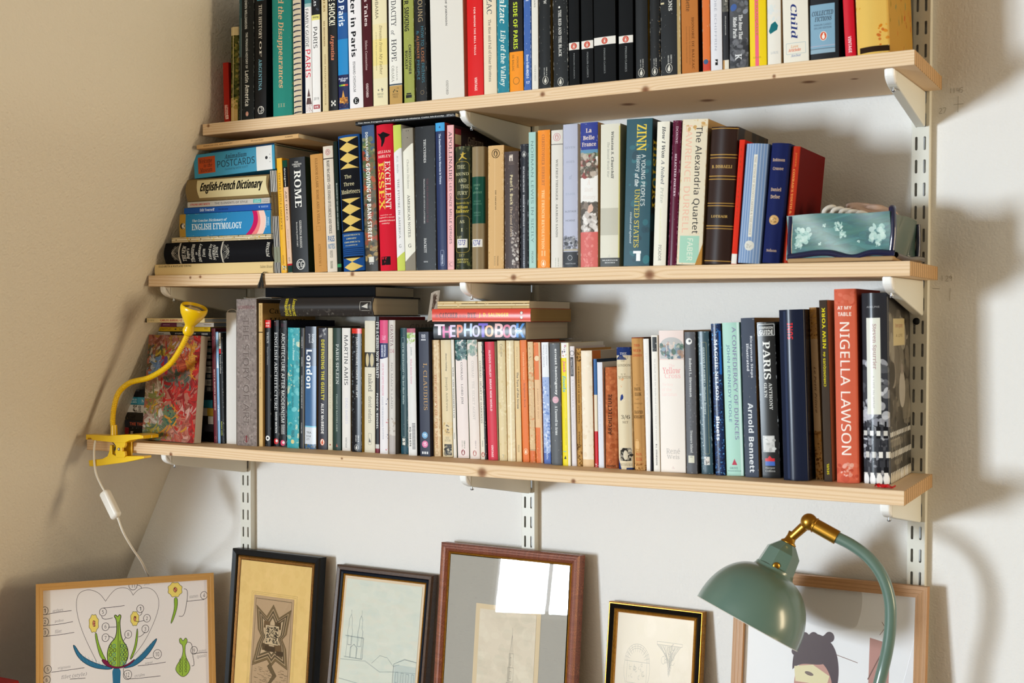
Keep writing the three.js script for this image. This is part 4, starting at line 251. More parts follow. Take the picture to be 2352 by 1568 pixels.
[0,552.0,-629.4,152.3,20.7,183.4,118.0,0.0284,"#e8d9d3","#5a7a5a",0,0.4,0,"book","pale pink classic with dark sea painting on top, solid black lettering",[["n",-0.008,0.165,0,1,["#2f5a58","#3a6a68","#6a8a88","#1c3c40","#8aa4a0"],70],["b",-0.015,-0.001,0,1,"#3a6664"],["t",0.19,0.543,0.42,0.64,"#3a3430","rd","CONRAD · LORD JIM"],["t",0.853,0.919,0.56,0.68,"#887","Sd","ISBN 0 14"],["t",0.853,0.919,0.4,0.48,"#887","Sd","018 092 2"],["p",0.952,0.952,0.5,5,"#e8d9d3","#8a3a3a"]],0,"books on the bottom shelf"],
[0,573.8,-629.4,154.2,17.9,183.6,118.0,0.032,"#e6d9d0","#e6d9d0",0,0.35,0,"book","pale pink classic with hazy harbour painting on top and faint lettering",[["n",-0.008,0.138,0,1,["#a8b4ac","#c8c4b4","#8a9a94","#7a9a8a"],50],["t",0.178,0.671,0.42,0.64,"#b8aca4","rd","CONRAD · THE SECRET AGENT"],["t",0.846,0.912,0.56,0.68,"#a99","Sd","ISBN 0 14"],["p",0.952,0.952,0.5,5,"#e6d9d0","#b87a72"],["w",0,0,0.3,0,"#f4ece4"]],0,"books on the bottom shelf"],
[0,588.6,-629.4,153.0,10.8,180.6,118.0,0.0312,"#e2d8c4","#1c1816",0,0.4,0,"book","slim pale classic with black lettering and ragged dark edge",[["t",0.163,0.692,0.18,0.48,"#3a342c","rd","CONRAD · HEART OF DARKNESS"],["t",0.841,0.892,0.3,0.45,"#887","Sd","ISBN"],["p",0.959,0.959,0.4,4.4,"#e2d8c4","#b04a3a"],["b",-0.018,1.004,0.68,1,"#1e1a18"],["n",-0.011,0.996,0.62,1,["#6a5c4c","#2c2420","#c8b8a0"],60]],0,"books on the bottom shelf"],
[0,605.8,-629.4,155.2,16.6,180.8,122.0,0.0353,"#cf2a40","#d8d4cc",0,0.4,0,"book","cherry red paperback with white sans title on the bottom shelf",[["t",0.07,0.585,0.42,0.64,"#f0d4d4","Sd","ALDOUS HUXLEY  BRAVE NEW WORLD"],["t",0.872,0.975,0.4,0.62,"#f0d4d4","Sd","VINTAGE"]],0,"books on the bottom shelf"],
[0,622.0,-629.4,151.8,13.8,182.7,112.0,0.0224,"#ddc99c","#d8a860",0,0.4,0,"book","cream paperback with short author name near the top and blank middle",[["t",0.029,0.134,0.35,0.68,"#7a6a48","sd","Colette"],["n",0.065,0.973,0,1,["#e8d8b0","#d4bc88"],40],["t",0.951,0.98,0.4,0.62,"#998","rh","7"],["w",0,0,0.35,0,"#f2e6c8"]],0,"books on the bottom shelf"],
[0,637.4,-629.4,153.5,13.5,183.2,112.0,0.0182,"#e6d3ab","#c8883c",0,0.35,0,"book","cream creased paperback with no lettering to be read",[["n",0.012,0.986,0,1,["#f0e2c0","#dcc494","#ecdcb4"],60],["b",0.012,0.996,0.45,0.55,"#f2e8ce"],["w",0,0,0.6,0,"#f6ecd2"]],0,"books on the bottom shelf"],
[0,650.0,-629.4,153.2,9.6,182.9,112.0,0.0223,"#dfc18c","#c8964c",0,0.45,0,"book","slim cream paperback with black ghost story title",[["t",0.053,0.233,0.35,0.65,"#a88a5c","sd","Henry James"],["t",0.262,0.564,0.35,0.7,"#3a3226","Sd","The Turn of the Screw"],["t",0.863,0.921,0.3,0.6,"#a89064","Sd","PENGUIN"],["w",0,0,0.3,0,"#d8d0c0"]],0,"books on the bottom shelf"],
[0,662.1,-629.4,153.4,11.4,183.9,112.0,0.0294,"#e2701c","#c8581c",0,0.4,0,"book","vivid orange paperback with pale author and dark title",[["t",0.101,0.325,0.42,0.64,"#f2c898","rd","Graham Greene"],["t",0.354,0.554,0.38,0.64,"#6a2c14","rd","Brighton Rock"],["p",0.914,0.914,0.5,4.6,"#f0dcc0","#e2701c"],["w",0,0,0.35,0,"#f4b070"]],0,"books on the bottom shelf"],
[0,673.6,-629.4,153.6,9.6,181.4,110.0,0.0265,"#d9b584","#8a2c14",0,0.4,0,"book","worn cream spine peeling at the top with an orange foot",[["b",0.902,1.0,0,1,"#d86a24"],["b",0.892,0.899,0,1,"#a8845c"],["t",0.271,0.74,0.4,0.62,"#c49c6c","id","The End of the Affair"],["n",-0.01,0.217,0.1,0.6,["#b89468","#a07c50","#8a7458"],20],["n",0.199,0.884,0,1,["#e8cc9c","#c89c64","#d88a54"],50],["w",0,0,0.8,0,"#f0dcb4"]],0,"books on the bottom shelf"],
[0,685.1,-629.4,153.8,11.5,180.6,110.0,0.0278,"#df6f23","#b8481c",0,0.35,0,"book","worn orange paperback with cream middle panel and orange ends",[["b",0.31,0.707,0,1,"#e0b684"],["t",0.382,0.635,0.38,0.58,"#a87444","sd","A HANDFUL OF DUST"],["o",0.133,0.133,0.45,4.4,"#e8c89c","#c8581c"],["t",0.772,0.953,0.35,0.5,"#b8501c","sd","EVELYN WAUGH"],["b",-0.022,1.0,0.72,1,"#dcb080"],["w",0,0,0.8,0,"#f0d8ac"]],["#b8481c",[["n",0,1,0,1,["#a83c14","#c8582a","#7c2c10"],24]]],"books on the bottom shelf"],
[0,700.6,-629.4,158.3,12.0,180.8,115.0,0.0264,"#9db0d8","#d8d0c8",0,0.35,0,"book","paperback white above and blotchy sky blue below",[["b",-0.022,0.286,0,1,"#e8e8ea"],["t",0.021,0.204,0.2,0.42,"#9a9aa4","sd","Henry James"],["t",0.021,0.193,0.6,0.82,"#a8a8b2","sd","Daisy Miller"],["n",0.3,0.982,0,1,["#7c94c8","#c8d4ec","#4a6ab0","#e8ecf4","#5a7abc"],110],["b",0.91,1.004,0,1,"#4a66ac"],["t",0.767,0.964,0.3,0.62,"#e8ecf4","sd","penguin 60s"]],0,"books on the bottom shelf"],
[0,720.2,-629.4,166.6,17.5,179.8,122.0,0.0216,"#56585b","#c8b088",0,0.4,0,"book","grey paperback with lowercase white bold author and small pink disc",[["t",0.046,0.424,0.45,0.72,"#eeeeec","Sd","ernest hemingway"],["o",0.464,0.464,0.5,5.2,"#d8a8b4",0],["b",0.461,0.466,0.38,0.62,"#e8c8d0"],["t",0.514,0.753,0.44,0.68,"#e4e4e2","Rd","A Farewell to Arms"],["w",0,0,0.15,0,"#d8d0c0"]],0,"books on the bottom shelf"],
[0,736.5,-629.4,167.0,12.5,180.7,125.0,0.0203,"#e9d51c","#e4e0d4",0,0.3,0,"book","yellow paperback with white picture top and pink and blue title",[["b",-0.025,0.123,0,1,"#ece8e6"],["n",0.017,0.109,0.2,0.75,["#7a3a54","#d8a078","#2c2c44","#a8506c"],12],["t",0.144,0.247,0.15,0.6,"#d8409c","Id","Junk"],["t",0.265,0.406,0.15,0.6,"#4aa8d0","Id","foods"],["t",0.612,0.832,0.45,0.55,"#a8a030","sd","THE ESSENTIAL VEGAN GUIDE"],["b",-0.025,1.002,0.72,1,"#f4efd8"],["3",0.917,0.945,0.2,0.5,"#222",0.4],["b",0.881,0.888,0.1,0.5,"#8ac0b0"]],0,"books on the bottom shelf"],
[0,747.6,-629.4,164.4,7.9,175.6,110.0,0.0241,"#ddd4d4","#ddd4d4",0,0.4,0,"book","slim lilac-white play text with dark capsule logo on top",[["o",0.058,0.058,0.5,3.4,"#ddd4d4","#3a3838"],["b",0.09,0.25,0.15,0.75,"#3e3a3c"],["t",0.105,0.239,0.28,0.6,"#d8d0d0","Id","Signet Classic"],["t",0.279,0.512,0.35,0.68,"#b8aeb0","rd","LYSISTRATA"],["t",0.527,0.738,0.35,0.6,"#b8aeb0","rd","ARISTOPHANES"],["w",0,0,0.2,0,"#f0e8e8"]],0,"books on the bottom shelf"],
[0,755.8,-629.4,163.0,7.7,172.5,110.0,0.0139,"#b98a4c","#b98a4c",0,0.5,0,"book","slim brown worn French paperback with dark capitals",[["t",0.155,0.635,0.3,0.62,"#4a3014","Sd","LE ROUGE ET LE NOIR  (EXTRAITS)"],["t",0.706,0.839,0.3,0.62,"#4a3014","Sd","STENDHAL"],["n",-0.0,0.11,0,1,["#8a6434","#d8b478","#5a3c1c"],30],["n",0.813,0.998,0,1,["#7a5428","#d0a868","#4a3014"],40],["w",0,0,0.8,0,"#dcb880"]],0,"books on the bottom shelf"],
[0,770.2,-629.4,164.3,17.8,169.4,120.0,0.0208,"#ecdcc4","#d4772c",0,0.4,0,"book","thick blank cream paperback with an orange edge",[["n",0.018,0.985,0,1,["#f2e6d2","#e4ceb0"],30],["b",0.936,1.004,0,1,"#e0bc8c"],["t",0.168,0.261,0.4,0.6,"#f0d8bc","rd","ROBERT"],["w",0,0,0.25,0,"#d8a86c"]],["#d4772c",[["b",0,1,0.25,1,"#b4aca4"]]],"books on the bottom shelf"],
[0,782.2,-629.4,161.7,5.6,157.6,118.0,0.0201,"#e4d4b8","#1c3558",0,0.35,0,"book","slim spine in three bands of blue, cream and red",[["b",-0.017,0.331,0,1,"#2a5c94"],["b",0.669,1.006,0,1,"#c81a24"],["n",0.965,1.002,0,1,["#ece4e0","#c81a24"],10]],0,"books on the bottom shelf"],
[0,791.4,-629.4,165.1,8.6,153.0,125.0,0.0206,"#e2e2ea","#dcd8d8",0,0.5,0,"book","slim plain bluish white spine with almost invisible lettering",[["t",0.281,0.735,0.3,0.5,"#cfd2e0","sd","THE WHITE BOOK"],["w",0,0,0.2,0,"#d8d0c0"]],0,"books on the bottom shelf"],
[0,806.0,-629.4,163.3,20.0,145.9,110.0,0.0069,"#b2613a","#8a4424",1,0.55,0,"book","orange-brown leathery spine with black capitals reading upward",[["n",0.007,0.987,0,1,["#c8784c","#a4542e","#bc6c42"],160],["t",0.266,0.667,0.28,0.62,"#3a231a","Su","ARCHITECTURE"],["o",0.935,0.935,0.5,2,"#b2613a","#3a231a"],["t",0.965,0.987,0.15,0.85,"#3a231a","Sh","WARNE"]],0,"books on the bottom shelf"],
[0,830.6,-629.4,167.8,23.3,175.2,115.0,0.0247,"#dccdae","#20305e",1,0.6,0,"book","torn cream jacket over a navy book, price printed in figures",[["b",-0.026,0.067,0,1,"#23356a"],["3",0.052,0.102,0,0.75,"#23356a",0.35],["t",0.042,0.063,0.3,0.75,"#e0d8c8","rh","THE"],["t",0.074,0.095,0.2,0.85,"#8a7a60","rh","HEART"],["t",0.102,0.12,0.38,0.65,"#8a7a60","rh","OF"],["t",0.138,0.159,0.1,0.95,"#5a4c38","rh","LONDON"],["t",0.216,0.23,0.35,0.7,"#7a6a50","rh","H. V."],["t",0.237,0.259,0.14,0.95,"#7a6a50","rh","MORTON"],["n",0.259,0.33,0.25,0.6,["#d89a6c"],5],["h",0.383,0.44,0.25,0.5,"#2a3c78"],["t",0.554,0.59,0.3,0.85,"#2a2620","rh","3/6"],["t",0.604,0.622,0.4,0.75,"#4a4030","rh","NET"],["b",0.825,0.929,0.18,0.88,"#3a3630"],["n",0.829,0.925,0.2,0.86,["#8a8478","#d8ccb4","#1c1a18"],30],["e",0.843,0.922,0.4,0.7,"#d8ccb4"],["t",0.95,0.971,0.12,0.95,"#6a5c48","rh","METHUEN"],["3",0.9,1.007,0.0,0.25,"#23356a",0.0],["b",0.986,1.007,0.6,1,"#23356a"],["w",0,0,0.5,0,"#efe4cc"]],0,"books on the bottom shelf"],
[0,852.7,-629.4,167.7,18.4,189.3,118.0,0.0301,"#c3935a","#4a2a1c",1,0.55,0,"book","tan jacketed hardback with red capitals at both ends and a ring stain",[["b",-0.016,0.007,0,1,"#8a3a22"],["t",0.05,0.069,0.25,0.75,"#b8442c","Rh","THIS"],["t",0.089,0.108,0.18,0.85,"#b8442c","Rh","WEEK"],["t",0.125,0.144,0.12,0.9,"#b8442c","Rh","LONDON"],["t",0.351,0.364,0.38,0.58,"#5a3c20","ih","by"],["t",0.377,0.4,0.2,0.75,"#3c2a18","Rh","PAUL"],["t",0.416,0.439,0.22,0.78,"#3c2a18","Rh","ELEK"],["t",0.459,0.469,0.3,0.62,"#6a4a2a","ih","with"],["t",0.488,0.505,0.15,0.85,"#6a4a2a","ih","drawings"],["t",0.521,0.534,0.38,0.58,"#5a3c20","ih","by"],["t",0.551,0.574,0.15,0.85,"#3c2a18","Rh","DAVID"],["t",0.587,0.61,0.08,0.92,"#3c2a18","Rh","KNIGHT"],["e",0.767,0.852,0.1,0.6,"#dcb078"],["r",0.777,0.842,0.15,0.55,"#b07c40",0.8],["t",0.869,0.888,0.18,0.72,"#b8442c","Rh","PAUL"],["t",0.905,0.928,0.18,0.72,"#b8442c","Rh","ELEK"],["t",0.941,0.954,0.12,0.85,"#b8603c","rh","Publisher"],["n",0.954,1.0,0,1,["#8a5a2c","#d8b078"],20],["w",0,0,0.5,0,"#e0b880"]],0,"books on the bottom shelf"],
[0,867.6,-629.4,169.5,8.5,187.6,125.0,0.0309,"#ebe6e0","#1e1e22",0,0.35,0,"book","slim bright white spine with nearly faded grey lettering",[["t",0.112,0.566,0.35,0.6,"#d4d2d4","sd","LIFE UNDER THE X & WHO"],["3",0.566,1.001,0.7,1.02,"#2a2a34",1]],0,"books on the bottom shelf"],
[0,879.5,-629.4,170.5,9.9,192.5,118.0,0.0239,"#e8e2d8","#d8ccb8",0,0.4,0,"book","white paperback with small black silhouette picture at its top",[["b",0.012,0.118,0.2,0.85,"#1b1b1c"],["n",0.019,0.111,0.3,0.8,["#e8e2d8","#1b1b1c"],12],["t",0.172,0.773,0.4,0.62,"#b4aea8","rd","Dr Jekyll and Mr Hyde and Other Tales of Terror"],["t",0.798,0.952,0.4,0.6,"#4a4644","Sd","R.L. STEVENSON"]],0,"books on the bottom shelf"],
[0,903.5,-629.4,169.0,37.3,199.3,125.0,0.0196,"#ece2d8","#c8a070",0,0.35,0,"book","very thick cream paperback with arched medieval picture and faint red title",[["b",-0.028,0.205,0,1,"#e8d4cc"],["A",0.027,0.199,0.05,0.97,"#b9b7b4"],["n",0.094,0.193,0.1,0.92,["#3a5a5c","#a8846c","#8aa0ac","#d8ccc0","#6a7c8c","#4a6a5a"],60],["b",0.203,0.206,0,1,"#d8b8ac"],["t",0.235,0.257,0.4,0.62,"#eccac4","rh","The"],["t",0.26,0.303,0.14,0.85,"#e48c8c","rh","Yellow"],["t",0.303,0.337,0.22,0.85,"#ecb4b0","rh","Cross"],["t",0.37,0.395,0.12,0.55,"#f0d4cc","rh","The Story"],["t",0.404,0.429,0.1,0.5,"#f0d4cc","rh","of the"],["t",0.438,0.462,0.1,0.7,"#f0d4cc","rh","Last Cathars"],["t",0.831,0.868,0.24,0.78,"#b4aca6","rh","René"],["t",0.874,0.905,0.26,0.76,"#b4aca6","rh","Weis"],["3",0.954,0.975,0.45,0.58,"#e0d0c8",0.5]],0,"books on the bottom shelf"],
[0,931.7,-629.4,170.6,16.0,197.6,118.0,0.0197,"#56565a","#3a3a3c",0,0.35,0,"book","grey paperback with white figure in a disc and white serif lettering",[["o",0.067,0.067,0.42,4.6,"#e8e6e2",0],["o",0.064,0.064,0.5,1.8,"#56565a",0],["t",0.184,0.459,0.42,0.64,"#dededa","Rd","Robert L. Stevenson"],["t",0.693,0.852,0.42,0.66,"#c8c8c4","Rd","Treasure Island"],["n",0.423,0.684,0.3,0.7,["#6a6a6e","#4a4a4e"],24],["b",0.871,0.923,0.2,0.75,"#d4d0bc"],["t",0.877,0.886,0.35,0.6,"#555","sh","VE"],["w",0,0,0.3,0,"#a8a8a4"]],0,"books on the bottom shelf"],
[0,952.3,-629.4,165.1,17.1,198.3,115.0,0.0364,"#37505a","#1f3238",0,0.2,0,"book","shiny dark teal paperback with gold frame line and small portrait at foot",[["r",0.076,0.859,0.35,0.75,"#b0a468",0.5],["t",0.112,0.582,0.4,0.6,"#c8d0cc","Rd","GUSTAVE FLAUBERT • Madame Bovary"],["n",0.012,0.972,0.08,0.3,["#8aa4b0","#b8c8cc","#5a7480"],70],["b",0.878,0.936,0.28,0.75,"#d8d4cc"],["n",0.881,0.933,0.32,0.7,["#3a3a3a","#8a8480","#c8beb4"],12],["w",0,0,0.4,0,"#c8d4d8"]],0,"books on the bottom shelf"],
[0,972.4,-629.4,168.6,14.1,209.2,120.0,0.0365,"#182a50","#0e1524",0,0.25,0,"book","dark blue paperback dappled with light blue dashes and bold white lettering",[["n",-0.003,0.995,0,1,["#2f6cb0","#4a8ac8","#0c1020","#1c4a8a","#6aa8d8","#0a0e1a"],420],["t",0.103,0.507,0.3,0.6,"#e4e8ee","Rd","MAGGIE NELSON"],["t",0.613,0.771,0.25,0.62,"#eceef0","Sd","Bluets"],["b",0.049,0.335,0.78,0.98,"#2468b8"]],0,"books on the bottom shelf"],
[0,992.3,-629.4,165.5,25.2,210.5,128.0,0.0357,"#a9d2c2","#88b4a6",0,0.3,0,"book","mint green paperback with thin many-coloured capitals in two lines",[["t",0.142,0.65,0.22,0.42,"#4a6a8a","sd","JOHN KENNEDY TOOLE"],["t",0.031,0.764,0.58,0.8,"#7a6a9a","sd","A CONFEDERACY OF DUNCES"],["b",-0.0,0.997,0.85,0.95,"#cfe6dc"],["3",0.889,0.929,0.35,0.65,"#b83048",0.5],["b",0.912,0.926,0.42,0.56,"#b83048"],["t",0.943,0.957,0.22,0.68,"#5a7a74","Rh","GROVE"],["t",0.963,0.972,0.1,0.85,"#5a7a74","Rh","WEIDENFELD"]],0,"books on the bottom shelf"],
[0,1017.1,-629.4,168.2,19.4,217.0,125.0,0.0336,"#4e5563","#b08a58",0,0.5,0,"book","slate grey paperback with white sans lettering and a tan page edge",[["t",0.115,0.377,0.6,0.8,"#e4e6ea","Sd","Riceyman Steps"],["t",0.161,0.333,0.35,0.55,"#e4e6ea","Sd","Illustrated"],["t",0.535,0.97,0.35,0.72,"#e8eaec","Sd","Arnold Bennett"],["w",0,0,0.12,0,"#d8d0c0"]],0,"books on the bottom shelf"],
[0,1043.1,-629.4,164.9,25.8,211.1,128.0,0.0427,"#161719","#101113",0,0.25,0,"book","black city guide with boxed word on top, tape label and red and blue logo",[["r",0.014,0.086,0.06,0.95,"#d8d6d0",1],["t",0.028,0.044,0.14,0.88,"#d8d6d0","Sh","COMPANION"],["t",0.05,0.081,0.14,0.88,"#e4e2dc","Sh","GUIDE"],["t",0.123,0.368,0.3,0.68,"#eeece6","Rd","PARIS"],["t",0.39,0.564,0.55,0.72,"#dcdad4","Rd","ANTHONY"],["t",0.39,0.485,0.3,0.46,"#dcdad4","Rd","GLYN"],["b",0.729,0.835,0.12,0.75,"#c4c2be"],["n",0.734,0.829,0.15,0.72,["#a8a6a2","#d8d6d2"],24],["3",0.857,0.894,0.2,0.72,"#c8202c",0.45],["b",0.874,0.894,0.2,0.72,"#c8202c"],["b",0.894,0.922,0.2,0.72,"#3a62b4"],["t",0.93,0.944,0.2,0.72,"#d8d6d0","rh","Harper"],["t",0.947,0.961,0.2,0.72,"#d8d6d0","rh","Collins"],["w",0,0,0.25,0,"#b8bcc0"]],0,"books on the bottom shelf"],
[0,1079.5,-629.4,175.4,34.7,227.7,130.0,0.0333,"#1b2236","#141a2a",1,0.1,0,"book","big glossy navy hardback with red upside-down letters and a painted vertical sheen",[["t",0.078,0.174,0.35,0.58,"#d8202c","Su","SUNI"],["b",0.009,0.99,0.2,0.3,"#2c3650"]],0,"books on the bottom shelf"],  // the paler band is a sheen painted into the spine colour
[0,1104.5,-629.4,150.4,9.8,231.1,115.0,0.0443,"#b98a54","#b98a54",0,0.6,0,"book","peeling brown spine with handwritten title on a paler middle strip",[["n",0.0,0.187,0,1,["#8a5a2c","#c8944c","#6a4420","#d0a060"],50],["b",0.182,0.718,0,1,"#caa882"],["t",0.344,0.617,0.35,0.65,"#7a5c48","Cd","Le Petit Prince"],["n",0.718,0.996,0,1,["#8a5a2c","#b8803c","#5c3a1c","#c89450"],70],["w",0,0,0.7,0,"#dcb884"]],0,"books on the bottom shelf"],
[0,1119.6,-629.4,162.9,10.7,240.7,128.0,0.0345,"#43382f","#c8b48c",0,0.6,0,"book","slim dark brown paperback with wobbly yellow hand-lettered capitals",[["t",0.041,0.266,0.3,0.72,"#e0d020","Su","NEW YORK"],["t",0.285,0.477,0.28,0.66,"#d8c820","Su","CHRONIQUES de"],["t",0.9,0.962,0.35,0.65,"#d8c820","Su","SEUIL"]],0,"books on the bottom shelf"],
[0,1145.4,-629.4,166.0,29.0,254.9,150.0,0.0203,"#d0654c","#a84030",1,0.55,0,"book","tall coral hardback with very large white capital lettering reading down",[["n",0.001,0.081,0,1,["#c05440","#b84c3a","#d8745c"],14],["n",0.89,0.998,0,1,["#c05440","#b84c3a","#d8745c"],14],["t",0.09,0.106,0.18,0.82,"#f2e4da","Sh","AT MY"],["t",0.12,0.14,0.2,0.8,"#f2e4da","Sh","TABLE"],["t",0.171,0.856,0.28,0.72,"#f4ebe2","sd","NIGELLA LAWSON"],["n",0.899,0.962,0.25,0.75,["#ecc8bc","#e0b0a0"],14]],0,"books on the bottom shelf"],
[0,1181.3,-629.4,156.6,34.6,249.3,141.6,0.0185,"#3a3c42","#2c2a28",1,0.25,0,"book","big hardback in a black and white cellar photograph jacket with white title strip",[["b",-0.007,0.403,0,1,"#2c2d32"],["n",0.358,0.998,0,1,["#8a8c94","#56585e","#b4b6bc","#2c2e34","#c8cad0"],120],["t",0.068,0.077,0.22,0.7,"#b8b8b8","sh","ADELPHI"],["b",0.13,0.636,0.2,0.72,"#dfe0d4"],["t",0.162,0.399,0.4,0.6,"#9a6a70","rd","Steven Spurrier"],["t",0.431,0.604,0.38,0.48,"#b0a8a8","sd","A LIFE IN WINE"],["g",0.666,0.998,0,1,4]],["#2a2826",[["n",0.15,1,0,1,["#4a4640","#2a2622","#6c665c","#181614","#8a8478"],220],["n",0,0.12,0,1,["#201e1c","#302c28"],30],["b",0.135,0.28,0.2,0.75,"#c4b48a"],["t",0.16,0.19,0.3,0.66,"#8a4a44","rh","Steven Spurrier"],["t",0.22,0.235,0.32,0.64,"#7a6a4a","sh","A LIFE"],["e",0.42,0.62,0.45,0.75,"#a8a298"],["e",0.38,0.44,0.54,0.66,"#8a8078"],["g",0.68,1,0,1,13]]],"books on the bottom shelf"],
[1,91.7,-338.6,203.0,18.9,259.2,150.0,0.0,"#e0c48c","#e0c48c",0,0.6,0,"book","cream book lying flat at the very bottom of the pile on the middle shelf",[["t",0.035,0.322,0.72,0.9,"#3a3020","Rd","ELIZABETH & WAYLAND YOUNG"],["t",0.897,0.998,0.45,0.7,"#4a3c28","id","Salem House"]],0,"books lying flat"],
[1,103.2,-319.4,203.0,36.1,233.7,160.0,0.0,"#121215","#121215",1,0.7,0,"book","thick black hardback lying flat with silver scrollwork and italic lines turned sideways",[["b",0.139,0.154,0,1,"#b9b2a4"],["b",0.542,0.556,0,1,"#b9b2a4"],["k",0.035,0.137,0.1,0.9,"#c9c2b2",1],["k",0.558,0.666,0.1,0.9,"#c9c2b2",-1],["t",0.175,0.212,0.1,0.85,"#d8d2c4","Ih","THE NEW"],["t",0.217,0.254,0.2,0.72,"#d8d2c4","Ih","Roget's"],["t",0.254,0.292,0.05,0.92,"#d8d2c4","Ih","Thesaurus"],["t",0.304,0.321,0.38,0.54,"#d8d2c4","Ih","in"],["t",0.325,0.362,0.05,0.93,"#d8d2c4","Ih","Dictionary"],["t",0.37,0.399,0.28,0.68,"#d8d2c4","Ih","Form"],["t",0.428,0.46,0.15,0.9,"#d8d2c4","Ih","Edited by"],["t",0.465,0.489,0.12,0.85,"#d8d2c4","Ih","NORMAN"],["t",0.493,0.517,0.25,0.75,"#d8d2c4","Ih","LEWIS"],["t",0.954,0.981,0.2,0.88,"#e8e2d4","Ih","PUTNAM"]],0,"books lying flat"],
[1,109.3,-283.0,203.0,8.6,216.3,160.0,0.0,"#c8b48e","#c8b48e",0,0.7,0,"magazine_stack","thin stack of folded magazines pressed between a black book and a blue dictionary",[["b",0.002,1.008,0.3,0.38,"#8a7a58"],["b",0.002,1.008,0.45,0.6,"#e8dcc0"],["b",0.002,1.008,0.66,0.7,"#7a6440"],["n",0.002,1.008,0,1,["#d0a840","#a08a60","#e6d8b8","#6b5a3a"],60]],0,"books lying flat"],
[1,118.1,-274.1,203.0,38.9,197.2,140.0,0.0,"#2f84b8","#2f84b8",0,0.5,0,"book","bright blue dictionary lying flat with pink stripes and gold end",[["b",-0.004,0.07,0,1,"#b08a3a"],["o",0.036,0.036,0.48,5,"#1c1c1c",0],["k",0.011,0.06,0.36,0.6,"#e8e0d0",1],["t",0.14,0.533,0.6,0.75,"#dfe6ea","Id","The Concise Dictionary of"],["t",0.14,0.694,0.28,0.56,"#eef0ee","Rd","ENGLISH ETYMOLOGY"],["q",0.732,0.862,"#c4195a"],["q",0.792,0.908,"#e8817c"],["q",0.848,0.927,"#f0c8b8"],["t",0.94,0.959,0.25,0.75,"#c8dce8","rh","Windsmith"],["t",0.963,0.986,0.35,0.7,"#c8dce8","rh","Edition"],["w",0,0,0.2,0,"#d8d0c0"]],0,"books lying flat"],
[1,123.2,-234.9,203.0,10.1,187.2,135.0,0.0,"#2456a4","#2456a4",0,0.5,0,"book","thin royal blue book lying flat with white title under a grey one",[["t",0.187,0.362,0.3,0.75,"#e6e8ee","Rd","Edit Yourself"],["t",0.407,0.518,0.35,0.65,"#14213f","Rd","Bruce Ross-Larson"],["t",0.864,0.971,0.4,0.7,"#c8d4ea","rd","W  NORTON"]],0,"books lying flat"],
[1,126.1,-224.5,203.0,9.4,177.3,135.0,0.0,"#c3bdb4","#c3bdb4",0,0.5,0,"book","thin grey book lying flat with red names and small teal box",[["t",0.033,0.278,0.3,0.65,"#b0302a","Sd","STRUNK AND WHITE"],["t",0.338,0.739,0.32,0.72,"#2a2a2e","sd","THE ELEMENTS OF STYLE"],["b",0.807,0.899,0.2,0.85,"#2fa39a"],["t",0.817,0.889,0.55,0.75,"#e8f0ec","Sd","FOURTH"],["t",0.817,0.889,0.28,0.48,"#e8f0ec","Sd","EDITION"],["t",0.915,0.986,0.52,0.72,"#555","sd","Longman"],["t",0.915,0.986,0.25,0.45,"#555","sd","Publishers"]],0,"books lying flat"],
[1,125.2,-214.9,203.0,38.6,177.2,140.0,0.0,"#86704a","#86704a",1,0.5,0,"book","brown taped volume lying flat with handwritten label in thick black pen",[["x",0.127,0.977,0.14,0.92,"#dfd0a0"],["t",0.176,0.936,0.3,0.8,"#15120e","Cd","English-French Dictionary"],["t",0.181,0.941,0.31,0.81,"#15120e","Cd","English-French Dictionary"],["w",0,0,0.2,0,"#a89468"]],0,"books lying flat"],
[1,139.8,-172.5,203.0,40.1,172.7,120.0,0.04,"#3d93b4","#1c5c50",0,0.4,0,"postcard_box","light blue postcard box lying flat with orange panel and white end",[["b",0.051,0.268,0.17,0.86,"#bb4a18"],["t",0.062,0.234,0.6,0.8,"#5a2a14","Id","Welcome"],["t",0.118,0.234,0.42,0.58,"#5a2a14","Id","to the"],["t",0.073,0.234,0.22,0.4,"#5a2a14","Id","Museum"],["t",0.388,0.668,0.66,0.86,"#14303c","Id","Animalium"],["t",0.295,0.759,0.34,0.62,"#14303c","sd","POSTCARDS"],["t",0.388,0.674,0.18,0.28,"#1c4050","sd","Curated by KATIE SCOTT"],["b",0.78,0.969,0,1,"#e4e2de"],["o",0.901,0.901,0.5,2.6,"#222",0],["b",0.938,0.948,0.3,0.34,"#999"],["b",0.938,0.948,0.45,0.49,"#999"],["b",0.938,0.948,0.6,0.64,"#999"]],0,"books lying flat"],
[1,157.3,-132.2,203.0,3.0,134.2,120.0,0.04,"#1a3550","#1a3550",0,0.6,0,"book","thin dark navy book lying in shadow near the top of the pile",[["t",0.163,0.73,0.3,0.65,"#0f2030","Sd","TORRES AND THE STRAITS"]],0,"books lying flat"],
[1,177.3,-126.7,216.0,7.2,213.9,165.0,0.02,"#d2a873","#a88552",0,0.6,0,"book","thin tan book lying on the very top of the pile with small black lettering",[["t",0.067,0.362,0.35,0.68,"#4a3520","sd","AMERICAN CIVIL WAR CAVALRY"],["t",0.546,0.665,0.35,0.68,"#4a3520","sd","Michael Blake"],["t",0.873,0.947,0.35,0.68,"#4a3520","sd","ALMARK"]],0,"books lying flat"],
